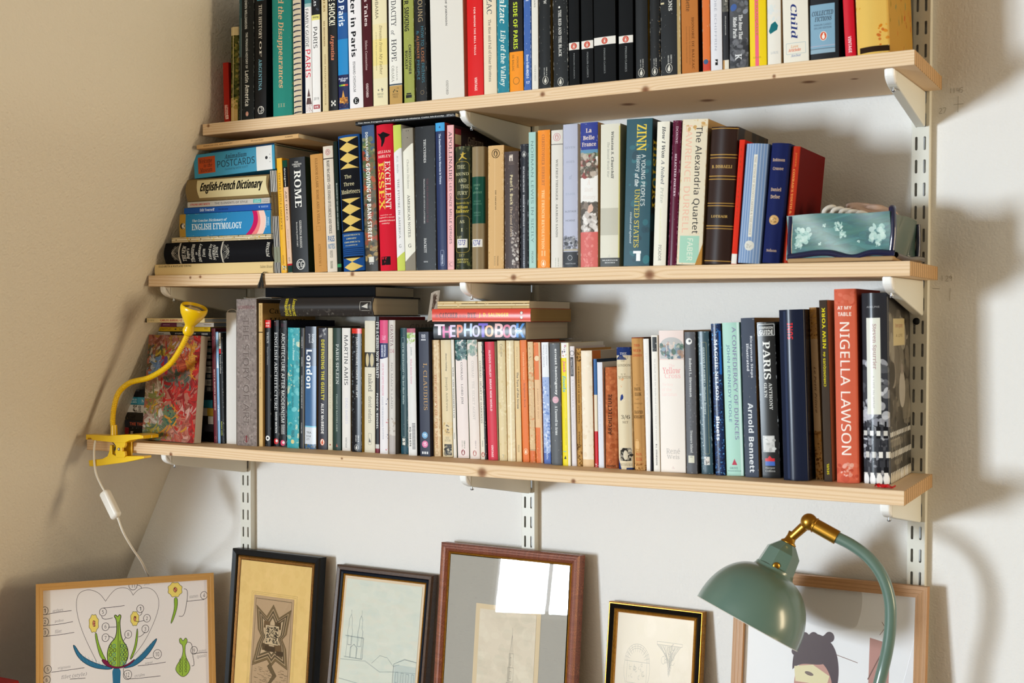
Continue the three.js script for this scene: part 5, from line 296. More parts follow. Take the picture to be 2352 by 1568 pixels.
[1,481.5,-111.7,210.0,6.0,181.6,150.0,0.0,"#141518","#141518",0,0.4,0,"book","thin black atlas lying flat across the tops of the red and lime books",[["t",0.025,0.657,0.3,0.72,"#e6e4de","Sd","The New Penguin Atlas of Medieval History"],["t",0.67,0.891,0.3,0.72,"#e6e4de","Sd","Colin McEvedy"],["t",0.916,0.983,0.55,0.75,"#ccc","Sd","ISBN 0 14"],["t",0.916,0.983,0.25,0.45,"#ccc","Sd","051 249 7"]],0,"books lying flat"],
[1,-64.9,-629.2,145.0,17.5,210.8,130.0,0.0,"#131214","#131214",0,0.2,0,"disc_case","black disc case at the very bottom of the stack behind the painting",[["b",0.001,0.048,0,1,"#7a1c20"],["t",0.068,0.099,0.3,0.7,"#c8b8b0","Sh","R"],["w",0,0,0.2,0,"#aaa"]],0,"books lying flat"],
[1,-64.8,-611.3,145.0,13.2,210.7,130.0,0.0,"#26262c","#26262c",0,0.2,0,"disc_case","dark disc case with orange-red capitals cut off by the painting",[["t",0.058,0.43,0.3,0.72,"#c85a3c","Sd","THE THIN RED LINE"],["b",0.905,1.0,0,1,"#3a3a44"]],0,"books lying flat"],
[1,-64.2,-597.9,145.0,13.9,209.8,130.0,0.0,"#29251f","#29251f",0,0.2,0,"disc_case","plain dark brown disc case with a faint label",[["n",0.023,0.115,0,1,["#4a3c28","#1c1814"],12],["b",0.943,1.0,0,1,"#cfcfcf"]],0,"books lying flat"],
[1,-63.4,-583.6,145.0,13.9,208.3,130.0,0.0,"#d3d0cc","#d3d0cc",0,0.2,0,"disc_case","white disc case with a small grey photograph on its spine",[["n",0.078,0.14,0.05,0.95,["#3a3632","#8a847c","#5a544c"],14],["t",0.15,0.181,0.1,0.9,"#222","Sh","DVD"],["b",0.933,1.0,0,1,"#c8a43c"]],0,"books lying flat"],
[1,-63.9,-569.4,145.0,13.9,205.6,130.0,0.0,"#2f7f97","#2f7f97",0,0.2,0,"disc_case","teal blue disc case with pale capitals in two lines",[["t",0.029,0.128,0.55,0.8,"#bcd4dc","Sd","WORLD"],["t",0.029,0.128,0.22,0.46,"#bcd4dc","Sd","FILMS"],["b",0.138,0.237,0,1,"#4a98b8"],["t",0.19,0.211,0.25,0.75,"#cfe0e8","Sh","7"]],0,"books lying flat"],
[1,-61.5,-555.2,145.0,13.1,200.8,130.0,0.0,"#17181b","#17181b",0,0.2,0,"disc_case","black disc case topping the wide stack beneath the narrower music cases",[["b",0.011,0.139,0.8,0.95,"#54565a"]],0,"books lying flat"],
[1,-28.7,-541.8,145.0,11.0,127.6,122.0,0.0,"#3a3c40","#3a3c40",0,0.15,0,"music_case","dark grey music case, lowest of those hidden by the painting",[["b",0.93,1.0,0.2,0.8,"#8a8a8a"]],0,"books lying flat"],
[1,-28.7,-530.5,145.0,11.0,127.6,122.0,0.0,"#c4c4c0","#c4c4c0",0,0.15,0,"music_case","pale music case second up behind the painting",[["b",0.93,1.0,0.2,0.8,"#8a8a8a"]],0,"books lying flat"],
[1,-28.6,-519.2,145.0,11.0,127.6,122.0,0.0,"#1c2a3c","#1c2a3c",0,0.15,0,"music_case","dark blue music case third up behind the painting",[["b",0.93,1.0,0.2,0.8,"#8a8a8a"]],0,"books lying flat"],
[1,-28.5,-508.0,145.0,11.0,127.6,122.0,0.0,"#d0cec8","#d0cec8",0,0.15,0,"music_case","white music case fourth up behind the painting",[["b",0.93,1.0,0.2,0.8,"#8a8a8a"]],0,"books lying flat"],
[1,-28.4,-496.7,145.0,11.0,127.6,122.0,0.0,"#3c2c24","#3c2c24",0,0.15,0,"music_case","brown music case fifth up behind the painting",[["b",0.93,1.0,0.2,0.8,"#8a8a8a"]],0,"books lying flat"],
[1,-28.4,-485.5,145.0,11.0,127.6,122.0,0.0,"#222428","#222428",0,0.15,0,"music_case","black music case sixth up behind the painting",[["b",0.93,1.0,0.2,0.8,"#8a8a8a"]],0,"books lying flat"],
[1,-28.3,-474.2,145.0,10.9,127.5,122.0,0.0,"#2c4c54","#2c4c54",0,0.15,0,"music_case","teal music case seventh up behind the painting",[["b",0.93,1.0,0.2,0.8,"#8a8a8a"]],0,"books lying flat"],
[1,-28.2,-462.9,145.0,10.9,127.5,122.0,0.0,"#18181a","#18181a",0,0.15,0,"music_case","black music case just under the white-spined one",[["b",0.93,1.0,0.2,0.8,"#8a8a8a"]],0,"books lying flat"],
[1,-29.0,-451.7,145.0,7.1,124.5,122.0,0.0,"#d5d2cb","#d5d2cb",0,0.15,0,"music_case","white-spined music case with red composer name, lowest one fully seen",[["b",-0.006,0.028,0,1,"#1b1b1b"],["t",0.028,0.112,0.3,0.7,"#333","Sd","NAXOS"],["t",0.262,0.369,0.3,0.7,"#b83a30","sd","LULLY:"],["t",0.386,0.697,0.3,0.7,"#444","sd","Grands Motets Vol. 1"],["t",0.858,0.97,0.3,0.7,"#555","sd","8.554397"]],0,"books lying flat"],
[1,-29.2,-444.3,145.0,8.2,127.6,122.0,0.0,"#222327","#222327",0,0.15,0,"music_case","black music case with a white slanted tab at one end",[["x",0.008,0.27,0.08,0.92,"#c8c6c2"],["t",0.033,0.148,0.35,0.65,"#444","Sd","NONESUCH"],["t",0.358,0.741,0.3,0.7,"#c8c6c2","Sd","ART BLAKEY & THE JAZZ MESSENGERS"],["t",0.844,0.953,0.3,0.7,"#d8d6d2","Sd","CARAVAN"]],0,"books lying flat"],
[1,-26.8,-435.8,145.0,7.8,122.8,122.0,0.0,"#dcb41e","#dcb41e",0,0.15,0,"music_case","yellow-spined music case with thin black lettering",[["t",0.039,0.258,0.25,0.75,"#4a3c10","sd","KONSTPLAY"],["3",0.317,0.359,0.3,0.7,"#222",0.5],["t",0.417,0.649,0.25,0.75,"#4a3c10","sd","MOTESICE"],["t",0.895,0.951,0.5,0.85,"#7a3a10","Sd","RCA"]],0,"books lying flat"],
[1,-21.9,-427.7,145.0,7.3,129.2,122.0,0.0,"#cfc6ba","#cfc6ba",0,0.15,0,"music_case","music case with purple end and white middle, second from the top",[["b",0.0,0.337,0,1,"#7c3a58"],["t",0.089,0.209,0.35,0.65,"#c8a8b8","Sd","DECCA"],["t",0.432,0.683,0.35,0.65,"#3a3430","Sd","THE RITE OF SPRING"],["t",0.823,0.962,0.35,0.65,"#5a4c44","Sd","STRAVINSKY"]],0,"books lying flat"],
[1,-12.9,-420.1,182.0,7.7,136.3,122.0,0.0,"#dcc694","#dcc694",0,0.15,0,"music_case","music case with cream spine and red tango singer lettering, topmost of all",[["b",-0.004,0.019,0,1,"#1a1712"],["t",0.027,0.148,0.3,0.7,"#8a7a4c","sd","CD 1818"],["t",0.253,0.623,0.28,0.74,"#a83024","Sd","CARLOS GARDEL +2"]],0,"books lying flat"],
[1,299.0,-409.6,165.0,31.3,186.3,140.0,0.0,"#2e2926","#2e2926",1,0.3,0,"book","thick charcoal dictionary lying flat with yellow words turned sideways",[["t",0.046,0.09,0.02,0.96,"#d8c428","Rh","Heinemann"],["t",0.095,0.129,0.02,0.66,"#d8c428","Rh","English"],["t",0.134,0.182,0.02,0.94,"#d8c428","Rh","Dictionary"],["r",0.873,0.982,0.3,0.75,"#c8c2b8",0.8],["3",0.891,0.955,0.4,0.68,"#c8c2b8",0.5],["n",0.026,1.014,0.0,0.35,["#4a4440","#3a3430","#5a544e"],60],["b",0.995,1.0,0,1,"#555"]],0,"books lying flat"],
[1,258.8,-378.0,130.0,17.5,227.1,115.0,0.0,"#0e0f12","#0e0f12",0,0.5,0,"portfolio_box","black flat portfolio box pushed up under the middle shelf",[],0,"books lying flat"],
[1,583.6,-445.0,160.0,26.8,162.2,145.0,0.0,"#141519","#141519",0,0.25,0,"book","thick black photography book lying flat with big multicoloured letters",[["t",0.01,0.127,0.22,0.86,"#e8dce4","Sd","T"],["t",0.103,0.2,0.08,0.76,"#d868a0","Sd","H"],["t",0.186,0.249,0.12,0.82,"#d8c8e4","Sd","E"],["t",0.263,0.33,0.1,0.84,"#f08a70","Sd","P"],["t",0.34,0.431,0.16,0.92,"#b8ccec","Sd","H"],["t",0.431,0.516,0.14,0.82,"#c8c4e0","Sd","O"],["t",0.497,0.601,0.12,0.92,"#7c6cd0","Sd","T"],["t",0.568,0.662,0.16,0.82,"#f4bc94","Sd","O"],["t",0.676,0.764,0.12,0.9,"#e8c0c0","Sd","B"],["t",0.759,0.852,0.1,0.86,"#d87a94","Sd","O"],["t",0.833,0.916,0.12,0.86,"#c8c4e0","Sd","O"],["t",0.902,0.993,0.12,0.92,"#4a8ad0","Sd","K"],["o",0.925,0.925,0.5,3.6,"#4a8ad0","#e8f0f8"],["b",0.888,0.966,0.47,0.53,"#e8f0f8"]],0,"books lying flat"],
[1,586.6,-417.9,160.0,19.7,173.2,140.0,0.0,"#da4a38","#da4a38",0,0.25,2,"book","bright orange-red novel lying flat on the photography book",[["t",0.034,0.07,0.34,0.58,"#5a1c14","Id","the"],["t",0.08,0.27,0.3,0.7,"#3a1a14","Rd","CATCHER"],["t",0.284,0.36,0.32,0.56,"#5a1c14","Id","in the"],["t",0.369,0.458,0.3,0.7,"#3a1a14","Rd","RYE"],["t",0.485,0.786,0.3,0.68,"#f0c828","Sd","J. D. SALINGER"],["o",0.911,0.911,0.68,2.4,"#e8dcd4","#222"],["o",0.911,0.911,0.32,2.4,"#e8dcd4","#222"],["b",0.001,1.0,0,0.12,"#f08a78"]],0,"books lying flat"],
[1,590.4,-397.9,160.0,11.5,161.2,140.0,0.0,"#c9ab78","#14130f",0,0.5,0,"booklet_bundle","thin bundle of tan booklets lying on the orange-red novel",[["b",0.0,1.0,0.32,0.36,"#7a6440"],["b",0.0,1.0,0.4,0.55,"#ecdcb8"],["b",0.268,1.0,0.62,0.68,"#2a2218"],["b",0.0,1.0,0.75,0.9,"#e6cfa0"],["n",0.0,1.0,0,1,["#d8bc8c","#b8945c"],30]],0,"books lying flat"]
];

// ---------- print atlases: every spine and shown cover is a rectangle of one of a few canvases
const K = 3, ATLAS = [], SIZE = 2048;
const bins = [];
const rects = [];
BOOKS.forEach((b, i) => {
  rects.push({ i, kind: 's', w: Math.ceil(b[4] * K) + 6, h: Math.ceil(b[5] * K) + 6 });
  if (b[16]) rects.push({ i, kind: 'c', w: Math.ceil(b[6] * 2) + 6, h: Math.ceil(b[5] * 2) + 6 });
});
rects.sort((a, b) => b.h - a.h || a.i - b.i);
{
  let page = -1, x = 0, y = 0, rowH = 0, ctx = null;
  const fresh = () => { const [c, k] = canvas(SIZE, SIZE); ctx = k; k.fillStyle = '#777'; k.fillRect(0, 0, SIZE, SIZE); ATLAS.push(c); page++; x = 0; y = 44; rowH = 0; };
  fresh();
  for (const r of rects) {
    if (x + r.w > SIZE) { x = 0; y += rowH; rowH = 0; }
    if (y + r.h > SIZE) fresh();
    const b = BOOKS[r.i];
    seed = 1000 + r.i * 17 + (r.kind === 'c' ? 5 : 0);
    if (r.kind === 's') paint(ctx, x + 3, y + 3, b[4], b[5], K, b[8], b[15]); else paint(ctx, x + 3, y + 3, b[6], b[5], 2, b[16][0], b[16][1]);
    const k = r.kind === 's' ? K : 2;
    r.page = page; r.u0 = (x + 3) / SIZE; r.v1 = 1 - (y + 3) / SIZE; r.u1 = (x + 3 + (r.kind === 's' ? b[4] : b[6]) * k) / SIZE; r.v0 = 1 - (y + 3 + b[5] * k) / SIZE;
    (bins[r.i] ??= {})[r.kind] = r;
    x += r.w; rowH = Math.max(rowH, r.h);
  }
}
// plain cover colours, several front boards darkened as the shaded side: a strip of swatches on each atlas page for the books printed there
const swatchAt = {};
{
  const n = ATLAS.map(() => 0);
  BOOKS.forEach((b, i) => {
    const pages = new Set([bins[i].s.page]); if (bins[i].c) pages.add(bins[i].c.page);
    for (const c of new Set([b[8], b[9]])) {
      const p = bins[i].s.page, key = p + c; if (swatchAt[key]) continue;
      const q = n[p]++, sx = (q % 128) * 16, sy = Math.floor(q / 128) * 14, k = ATLAS[p].getContext('2d');
      k.fillStyle = c; k.fillRect(sx, sy, 16, 14);
      swatchAt[key] = [(sx + 8) / SIZE, 1 - (sy + 7) / SIZE];
    }
  });
}
const atlasTex = ATLAS.map((c) => tex(c));
const coverMats = {};
function coverMat(page, gl) {
  const g = gl <= 0.28 ? 0.24 : gl <= 0.46 ? 0.42 : 0.66;
  return coverMats[page + '_' + g] ??= new THREE.MeshPhysicalMaterial({ map: atlasTex[page], roughness: g, specularIntensity: g > 0.6 ? 0.12 : 0.34 });
}
const pageMats = ['#e6dcc4', '#f0ece0', '#b89a66'].map((c, j) => {
  const [cv, k] = canvas(512, 32); const col = new THREE.Color(c); seed = 50 + j;
  for (let i = 0; i < 512; i++) { const v = rr(0.78, 1.04); const q = col.clone().multiplyScalar(v); k.fillStyle = '#' + q.getHexString(); k.fillRect(i, 0, 1, 32); }
  return new THREE.MeshPhysicalMaterial({ map: tex(cv, true, [1, 1]), roughness: 0.85, specularIntensity: 0.2 });
});
// a bound cover: back board, rounded spine and front board as one folded sheet of thickness t (origin: foot of the spine's middle, spine at z = 0)
function coverGeometry(w, h, d, t, bulge, rc, uvS, uvFront, uvBack) {
  const out = [], hw = w / 2, arc = 4, n = 8;
  out.push([-hw, -d, 'B']); out.push([-hw, -rc, 'B']);
  for (let i = 0; i <= arc; i++) { const a = (i / arc) * Math.PI / 2; out.push([-hw + rc - rc * Math.cos(a), -rc + rc * Math.sin(a), 'S']); }
  for (let i = 1; i < n; i++) { const f = i / n; out.push([-hw + rc + f * (w - 2 * rc), bulge * Math.sin(f * Math.PI), 'S']); }
  for (let i = arc; i >= 0; i--) { const a = (i / arc) * Math.PI / 2; out.push([hw - rc + rc * Math.cos(a), -rc + rc * Math.sin(a), 'S']); }
  out.push([hw, -rc, 'F']); out.push([hw, -d, 'F']);
  const N = out.length, nor = out.map(([x, z], i) => {
    const p = out[Math.max(0, i - 1)], q = out[Math.min(N - 1, i + 1)];
    let tx = q[0] - p[0], tz = q[1] - p[1];
    if (out[i][2] === 'B') { tx = 0; tz = 1; } if (out[i][2] === 'F') { tx = 0; tz = -1; }
    const l = Math.hypot(tx, tz) || 1; return [-tz / l, tx / l];
  });
  const inn = out.map(([x, z], i) => [x - nor[i][0] * t, z - nor[i][1] * t]);
  inn[0][1] = inn[N - 1][1] = -d;
  const pos = [], norm = [], uv = [];
  const v = (x, y, z, nx, ny, nz, u, vv) => { pos.push(x, y, z); norm.push(nx, ny, nz); uv.push(u, vv); };
  const quad = (a, b, c, e) => { for (const p of [a, b, c, a, c, e]) v(...p); };
  const spineU = (x) => uvS.u0 + (Math.min(hw, Math.max(-hw, x)) + hw) / w * (uvS.u1 - uvS.u0);
  for (let i = 0; i < N - 1; i++) {
    const A = out[i], B = out[i + 1], nA = nor[i], nB = nor[i + 1];
    const side = A[2] === 'B' && B[2] === 'B' ? 'B' : A[2] === 'F' && B[2] === 'F' ? 'F' : 'S';
    let q;
    if (side === 'S') { const uA = spineU(A[0]), uB = spineU(B[0]); q = [uA, uvS.v0, uB, uvS.v0, uB, uvS.v1, uA, uvS.v1]; }
    else if (side === 'F' && uvFront.length === 4) { const [u0, v0, u1, v1] = uvFront; q = [u0, v0, u1, v0, u1, v1, u0, v1]; }
    else { const s = side === 'F' ? (uvFront.length === 4 ? uvBack : uvFront) : uvBack; q = [...s, ...s, ...s, ...s]; }
    if (!(side === 'F' && uvFront.length === 4)) quad([A[0], 0, A[1], nA[0], 0, nA[1], q[0], q[1]], [B[0], 0, B[1], nB[0], 0, nB[1], q[2], q[3]], [B[0], h, B[1], nB[0], 0, nB[1], q[4], q[5]], [A[0], h, A[1], nA[0], 0, nA[1], q[6], q[7]]);
    const a = inn[i], b = inn[i + 1], s = uvBack;
    quad([b[0], 0, b[1], -nB[0], 0, -nB[1], ...s], [a[0], 0, a[1], -nA[0], 0, -nA[1], ...s], [a[0], h, a[1], -nA[0], 0, -nA[1], ...s], [b[0], h, b[1], -nB[0], 0, -nB[1], ...s]);
    const cs = side === 'F' && uvFront.length === 2 ? uvFront : uvBack;
    quad([A[0], h, A[1], 0, 1, 0, ...cs], [B[0], h, B[1], 0, 1, 0, ...cs], [b[0], h, b[1], 0, 1, 0, ...cs], [a[0], h, a[1], 0, 1, 0, ...cs]);
    quad([B[0], 0, B[1], 0, -1, 0, ...cs], [A[0], 0, A[1], 0, -1, 0, ...cs], [a[0], 0, a[1], 0, -1, 0, ...cs], [b[0], 0, b[1], 0, -1, 0, ...cs]);
  }
  for (const [A, a] of [[out[0], inn[0]], [out[N - 1], inn[N - 1]]]) quad([A[0], 0, A[1], 0, 0, -1, ...uvBack], [a[0], 0, a[1], 0, 0, -1, ...uvBack], [a[0], h, a[1], 0, 0, -1, ...uvBack], [A[0], h, A[1], 0, 0, -1, ...uvBack]);
  const g = new THREE.BufferGeometry();
  g.setAttribute('position', new THREE.Float32BufferAttribute(pos, 3)); g.setAttribute('normal', new THREE.Float32BufferAttribute(norm, 3)); g.setAttribute('uv', new THREE.Float32BufferAttribute(uv, 2));
  return g;
}
function frontPanel(w, h, d, rc, [u0, v0, u1, v1]) {    // the printed front board, when its print is on another atlas page
  const g = new THREE.BufferGeometry(), x = w / 2 + 0.02;
  g.setAttribute('position', new THREE.Float32BufferAttribute([x, 0, -rc, x, 0, -d, x, h, -d, x, 0, -rc, x, h, -d, x, h, -rc], 3));
  g.setAttribute('normal', new THREE.Float32BufferAttribute([1, 0, 0, 1, 0, 0, 1, 0, 0, 1, 0, 0, 1, 0, 0, 1, 0, 0], 3));
  g.setAttribute('uv', new THREE.Float32BufferAttribute([u0, v0, u1, v0, u1, v1, u0, v0, u1, v1, u0, v1], 2));
  return g;
}
function pageBlock(w, h, d, y0, z0) {                    // leaves: stripes run along the pages' edges
  const g = box(w, h, d, 0, y0 + h / 2, z0 - d / 2), p = g.attributes.position, n = g.attributes.normal, uv = g.attributes.uv;
  for (let i = 0; i < p.count; i++) uv.setXY(i, (p.getX(i) + w / 2) / 40 + (Math.abs(n.getX(i)) > 0.5 ? 0.3 : 0), n.getY(i) ? p.getZ(i) / 400 : p.getY(i) / 400);
  return g;
}
const jewel = std('#8d9498', 0.12, { specularIntensity: 1 });
const trayPlastic = std('#1b1c1e', 0.35);
const coilBlue = std('#22345c', 0.3, { metalness: 0.4 });
for (const [i, b] of BOOKS.entries()) {
  const [lying, X, Y, Z, w, h, d, lean, c, cr, hard, gl, pgc, name, label, art, ca, group] = b;
  const R = bins[i].s, sw = (col) => swatchAt[R.page + col];
  const kind = { spiral_notebook: 'notebook', music_case: 'music case', disc_case: 'disc case', disc_box: 'disc box', slipcase: 'slipcase', magazine_stack: 'magazines', postcard_box: 'box', portfolio_box: 'portfolio', booklet_bundle: 'booklets' }[name] ?? 'book';
  const y = lying ? Y : Y + Math.abs(lean) * w / 2;
  const o = thing(name, label, kind, [X, y, Z], group);
  const turn = (g) => (lying ? g.rotateZ(Math.PI / 2).translate(h / 2, w / 2, 0) : g);
  o.rotation.z = lying ? lean : lean;
  const cased = /case|disc_box/.test(name) && name !== 'slipcase';
  const t = hard === 1 ? Math.min(2.2, w * 0.14) : cased ? 1 : name.includes('box') ? 1.2 : 0.45;
  const bulge = hard === 1 ? Math.min(w * 0.12, 4) : w > 12 && !cased && !name.includes('box') ? 0.9 : 0.25, rc = hard === 1 ? Math.min(w * 0.22, 4) : cased ? 0.5 : Math.min(0.9, w * 0.15);
  const C = bins[i].c, same = C && C.page === R.page;
  const uvF = same ? [C.u0, C.v0, C.u1, C.v1] : sw(cr);
  const g = coverGeometry(w, h, d, t, bulge, rc, R, uvF, sw(c));
  const main = { spiral_notebook: 'cover', slipcase: 'case_shell', music_case: 'case_shell', disc_case: 'case_shell', disc_box: 'case_shell', postcard_box: 'box_shell', portfolio_box: 'box_shell', magazine_stack: 'outer_magazine', booklet_bundle: 'outer_booklet' }[name] ?? 'cover';
  const cover = part(main, turn(g), coverMat(R.page, gl), o);
  if (C) part('front_print', turn(frontPanel(w, h, d, rc, [C.u0, C.v0, C.u1, C.v1])), coverMat(C.page, gl), cover);
  const ov = hard === 1 ? 2.6 : 0.25, iw = w - 2 * t - 0.1;
  if (name === 'slipcase') { part('inner_board', turn(merge([pageBlock(iw, h - 5, d - 6, 1, -4)])), std('#c8c2ba', 0.8), o); part('arched_lining', turn(new THREE.TorusGeometry(w / 2 - 1.2, 1.1, 8, 18, Math.PI).scale(1, 0.55, 1).translate(0, h, -3)), std('#d8d4ce', 0.6), o); }
  else if (cased) part('disc_tray', turn(pageBlock(iw, h - 1.2, d - 3, 0.6, -1.4)), name === 'music_case' && lying ? jewel : trayPlastic, o);
  else if (name === 'spiral_notebook') {
    part('page_block', turn(pageBlock(w - 1.2, h - 2, d - 6, 1, -4)), pageMats[0], o);
    const rings = []; for (let k = 0; k < 26; k++) rings.push(new THREE.TorusGeometry(w * 0.46, 0.8, 6, 14, Math.PI * 1.2).rotateX(Math.PI / 2).rotateZ(0.12).translate(0, 5 + k * (h - 10) / 25, -w * 0.22));
    part('wire_coil', turn(merge(rings)), coilBlue, o, 'dark blue wire coil');
  } else part(/stack|bundle/.test(name) ? 'inner_leaves' : name.includes('box') ? 'box_filling' : 'page_block', turn(pageBlock(iw, h - 2 * ov, d - t - ov - 0.8, ov, -t - 0.6)), pageMats[pgc], o);
}

// ---------- the setting
const plaster = (() => {
  const n = 512, [c, k] = canvas(n, n), im = k.createImageData(n, n), g = new Float32Array(n * n); seed = 11;
  for (const [cell, amp] of [[64, 0.25], [16, 0.5], [6, 0.8], [3, 0.5]]) {
    const m = Math.ceil(n / cell), v = Array.from({ length: m * m }, rand);
    for (let y = 0; y < n; y++) for (let x = 0; x < n; x++) { const fx = x / n * m, fy = y / n * m, x0 = Math.floor(fx), y0 = Math.floor(fy), s = (q) => q * q * (3 - 2 * q), a = s(fx - x0), b = s(fy - y0), at = (i, j) => v[(j % m) * m + (i % m)]; g[y * n + x] += amp * ((at(x0, y0) * (1 - a) + at(x0 + 1, y0) * a) * (1 - b) + (at(x0, y0 + 1) * (1 - a) + at(x0 + 1, y0 + 1) * a) * b); }
  }
  for (let i = 0; i < n * n; i++) { const v = g[i] / 2.05 * 255; im.data[4 * i] = im.data[4 * i + 1] = im.data[4 * i + 2] = v; im.data[4 * i + 3] = 255; }
  k.putImageData(im, 0, 0); return c;
})();
const wallPaint = std(new THREE.Color(0.80, 0.78, 0.745), 0.75, { bumpMap: tex(plaster, false, [5, 5]), bumpScale: 0.0006, specularIntensity: 0.25 });
const slopePaint = std(new THREE.Color(0.84, 0.79, 0.69), 0.8, { bumpMap: tex(plaster, false, [4, 4]), bumpScale: 0.0013, specularIntensity: 0.2 });
const farPaint = std(new THREE.Color(0.31, 0.26, 0.19), 0.85);  // for walls out of view, kept dark to hold down bounced light
const floorWood = std('#5c4630', 0.55), white = std('#e4e2da', 0.4);
function uvMetres(g, a, b) { const p = g.attributes.position, uv = g.attributes.uv; for (let i = 0; i < p.count; i++) uv.setXY(i, p['get' + a](i) * MM, p['get' + b](i) * MM); return g; }
const backWall = struct('wall_back', uvMetres(box(8200, 2900, 100, 2000, -600, -50), 'X', 'Y'), wallPaint);
function slab(z0, z1, Y0, Y1) {                        // a wall piece following the slope, 110 mm thick
  const ys = [Y0, -150, -130, -110, -90, -70, -50, -30, Y1].filter((y) => y >= Y0 && y <= Y1), sh = new THREE.Shape();
  ys.forEach((y, k) => (k ? sh.lineTo(SLOPE(y, 0), y) : sh.moveTo(SLOPE(y, 0), y))); [...ys].reverse().forEach((y) => sh.lineTo(SLOPE(y, 0) - 110, y)); sh.closePath();
  const g = toCreasedNormals(new THREE.ExtrudeGeometry(sh, { depth: z1 - z0, bevelEnabled: false }), 0.6), p = g.attributes.position, uv = g.attributes.uv;
  for (let k = 0; k < p.count; k++) { const z = p.getZ(k) + z0; p.setXYZ(k, p.getX(k) - 0.2 * z, p.getY(k), z); uv.setXY(k, z * MM, p.getY(k) * MM); }
  return g;
}
struct('wall_left', slab(0, SLOPE_END, -2000, 850), slopePaint);
{ // unseen alcove, shaped so that the window light reaches the shelves
  const g = new THREE.BoxGeometry(1, 2850, 60, 1, 60, 1).translate(0, -575, SLOPE_END + 30), p = g.attributes.position; for (let i = 0; i < p.count; i++) p.setX(i, p.getX(i) > 0 ? SLOPE(p.getY(i), SLOPE_END) - 2 : ALC);
  struct('unseen_wall_return', g, slopePaint);
  const w = (z0, z1, Y0, Y1) => box(100, Y1 - Y0, z1 - z0, ALC - 50, (Y0 + Y1) / 2, (z0 + z1) / 2);
  struct('unseen_wall_alcove', merge([w(SLOPE_END, WIN1.z0, -2050, 850), w(WIN1.z1, 5250, -2050, 850), w(WIN1.z0, WIN1.z1, -2050, WIN1.Y0), w(WIN1.z0, WIN1.z1, WIN1.Y1, 850)]), farPaint);
}
struct('unseen_wall_right', merge([box(100, 2900, UNSEEN_WIN2.z0, 6050, -600, UNSEEN_WIN2.z0 / 2), box(100, 2900, 5250 - UNSEEN_WIN2.z1, 6050, -600, (5250 + UNSEEN_WIN2.z1) / 2), box(100, UNSEEN_WIN2.Y0 + 2050, UNSEEN_WIN2.z1 - UNSEEN_WIN2.z0, 6050, (UNSEEN_WIN2.Y0 - 2050) / 2, (UNSEEN_WIN2.z0 + UNSEEN_WIN2.z1) / 2), box(100, 850 - UNSEEN_WIN2.Y1, UNSEEN_WIN2.z1 - UNSEEN_WIN2.z0, 6050, (UNSEEN_WIN2.Y1 + 850) / 2, (UNSEEN_WIN2.z0 + UNSEEN_WIN2.z1) / 2)]), farPaint);  // right wall out of view, set far off to carry the warm light
struct('wall_front', box(8200, 2900, 100, 2000, -600, 5300), farPaint);
struct('floor', box(8200, 80, 5500, 2000, -2040, 2600), floorWood);
struct('ceiling', box(8200, 80, 5500, 2000, 890, 2600), farPaint);
const daylight = (c, k) => new THREE.MeshStandardMaterial({ color: '#222', emissive: new THREE.Color(c), emissiveIntensity: k, roughness: 0.4 });
{
  const w1 = new THREE.Group(), zm = (WIN1.z0 + WIN1.z1) / 2, ym = (WIN1.Y0 + WIN1.Y1) / 2, ww = WIN1.z1 - WIN1.z0, hh = WIN1.Y1 - WIN1.Y0; w1.name = 'unseen_window_1'; w1.userData = { kind: 'structure' }; w1.position.copy(V3(ALC - 30, ym, zm)); scene.add(w1);  // out of view; its place is chosen for the light on the shelves
  for (const sg of [-1, 1]) part('pane', box(8, hh - 60, ww / 2 - 60, 0, 0, sg * ww / 4), daylight('#f4f8ff', 4), w1);
  part('window_frame', merge([box(60, hh, 40, 0, 0, -ww / 2 + 20), box(60, hh, 40, 0, 0, ww / 2 - 20), box(60, hh - 80, 50), box(60, 40, ww - 80, 0, hh / 2 - 20), box(60, 40, ww - 80, 0, -hh / 2 + 20)]), white, w1);
  const w2 = new THREE.Group(); w2.name = 'unseen_window_2'; w2.userData = { kind: 'structure' }; w2.position.copy(V3(6030, 0, 0)); scene.add(w2);  // glowing opening out of view, goes with the warm side light
  const zc = (UNSEEN_WIN2.z0 + UNSEEN_WIN2.z1) / 2, Yc = (UNSEEN_WIN2.Y0 + UNSEEN_WIN2.Y1) / 2, zw = UNSEEN_WIN2.z1 - UNSEEN_WIN2.z0, Yh = UNSEEN_WIN2.Y1 - UNSEEN_WIN2.Y0;
  part('pane', box(10, Yh - 60, zw - 60, 10, Yc, zc), daylight('#ffd9a8', 1.2), w2);
  part('window_frame', merge([box(60, Yh, 40, 0, Yc, zc - zw / 2 + 20), box(60, Yh, 40, 0, Yc, zc + zw / 2 - 20), box(60, 40, zw - 80, 0, Yc - Yh / 2 + 20, zc), box(60, 40, zw - 80, 0, Yc + Yh / 2 - 20, zc)]), white, w2);
}
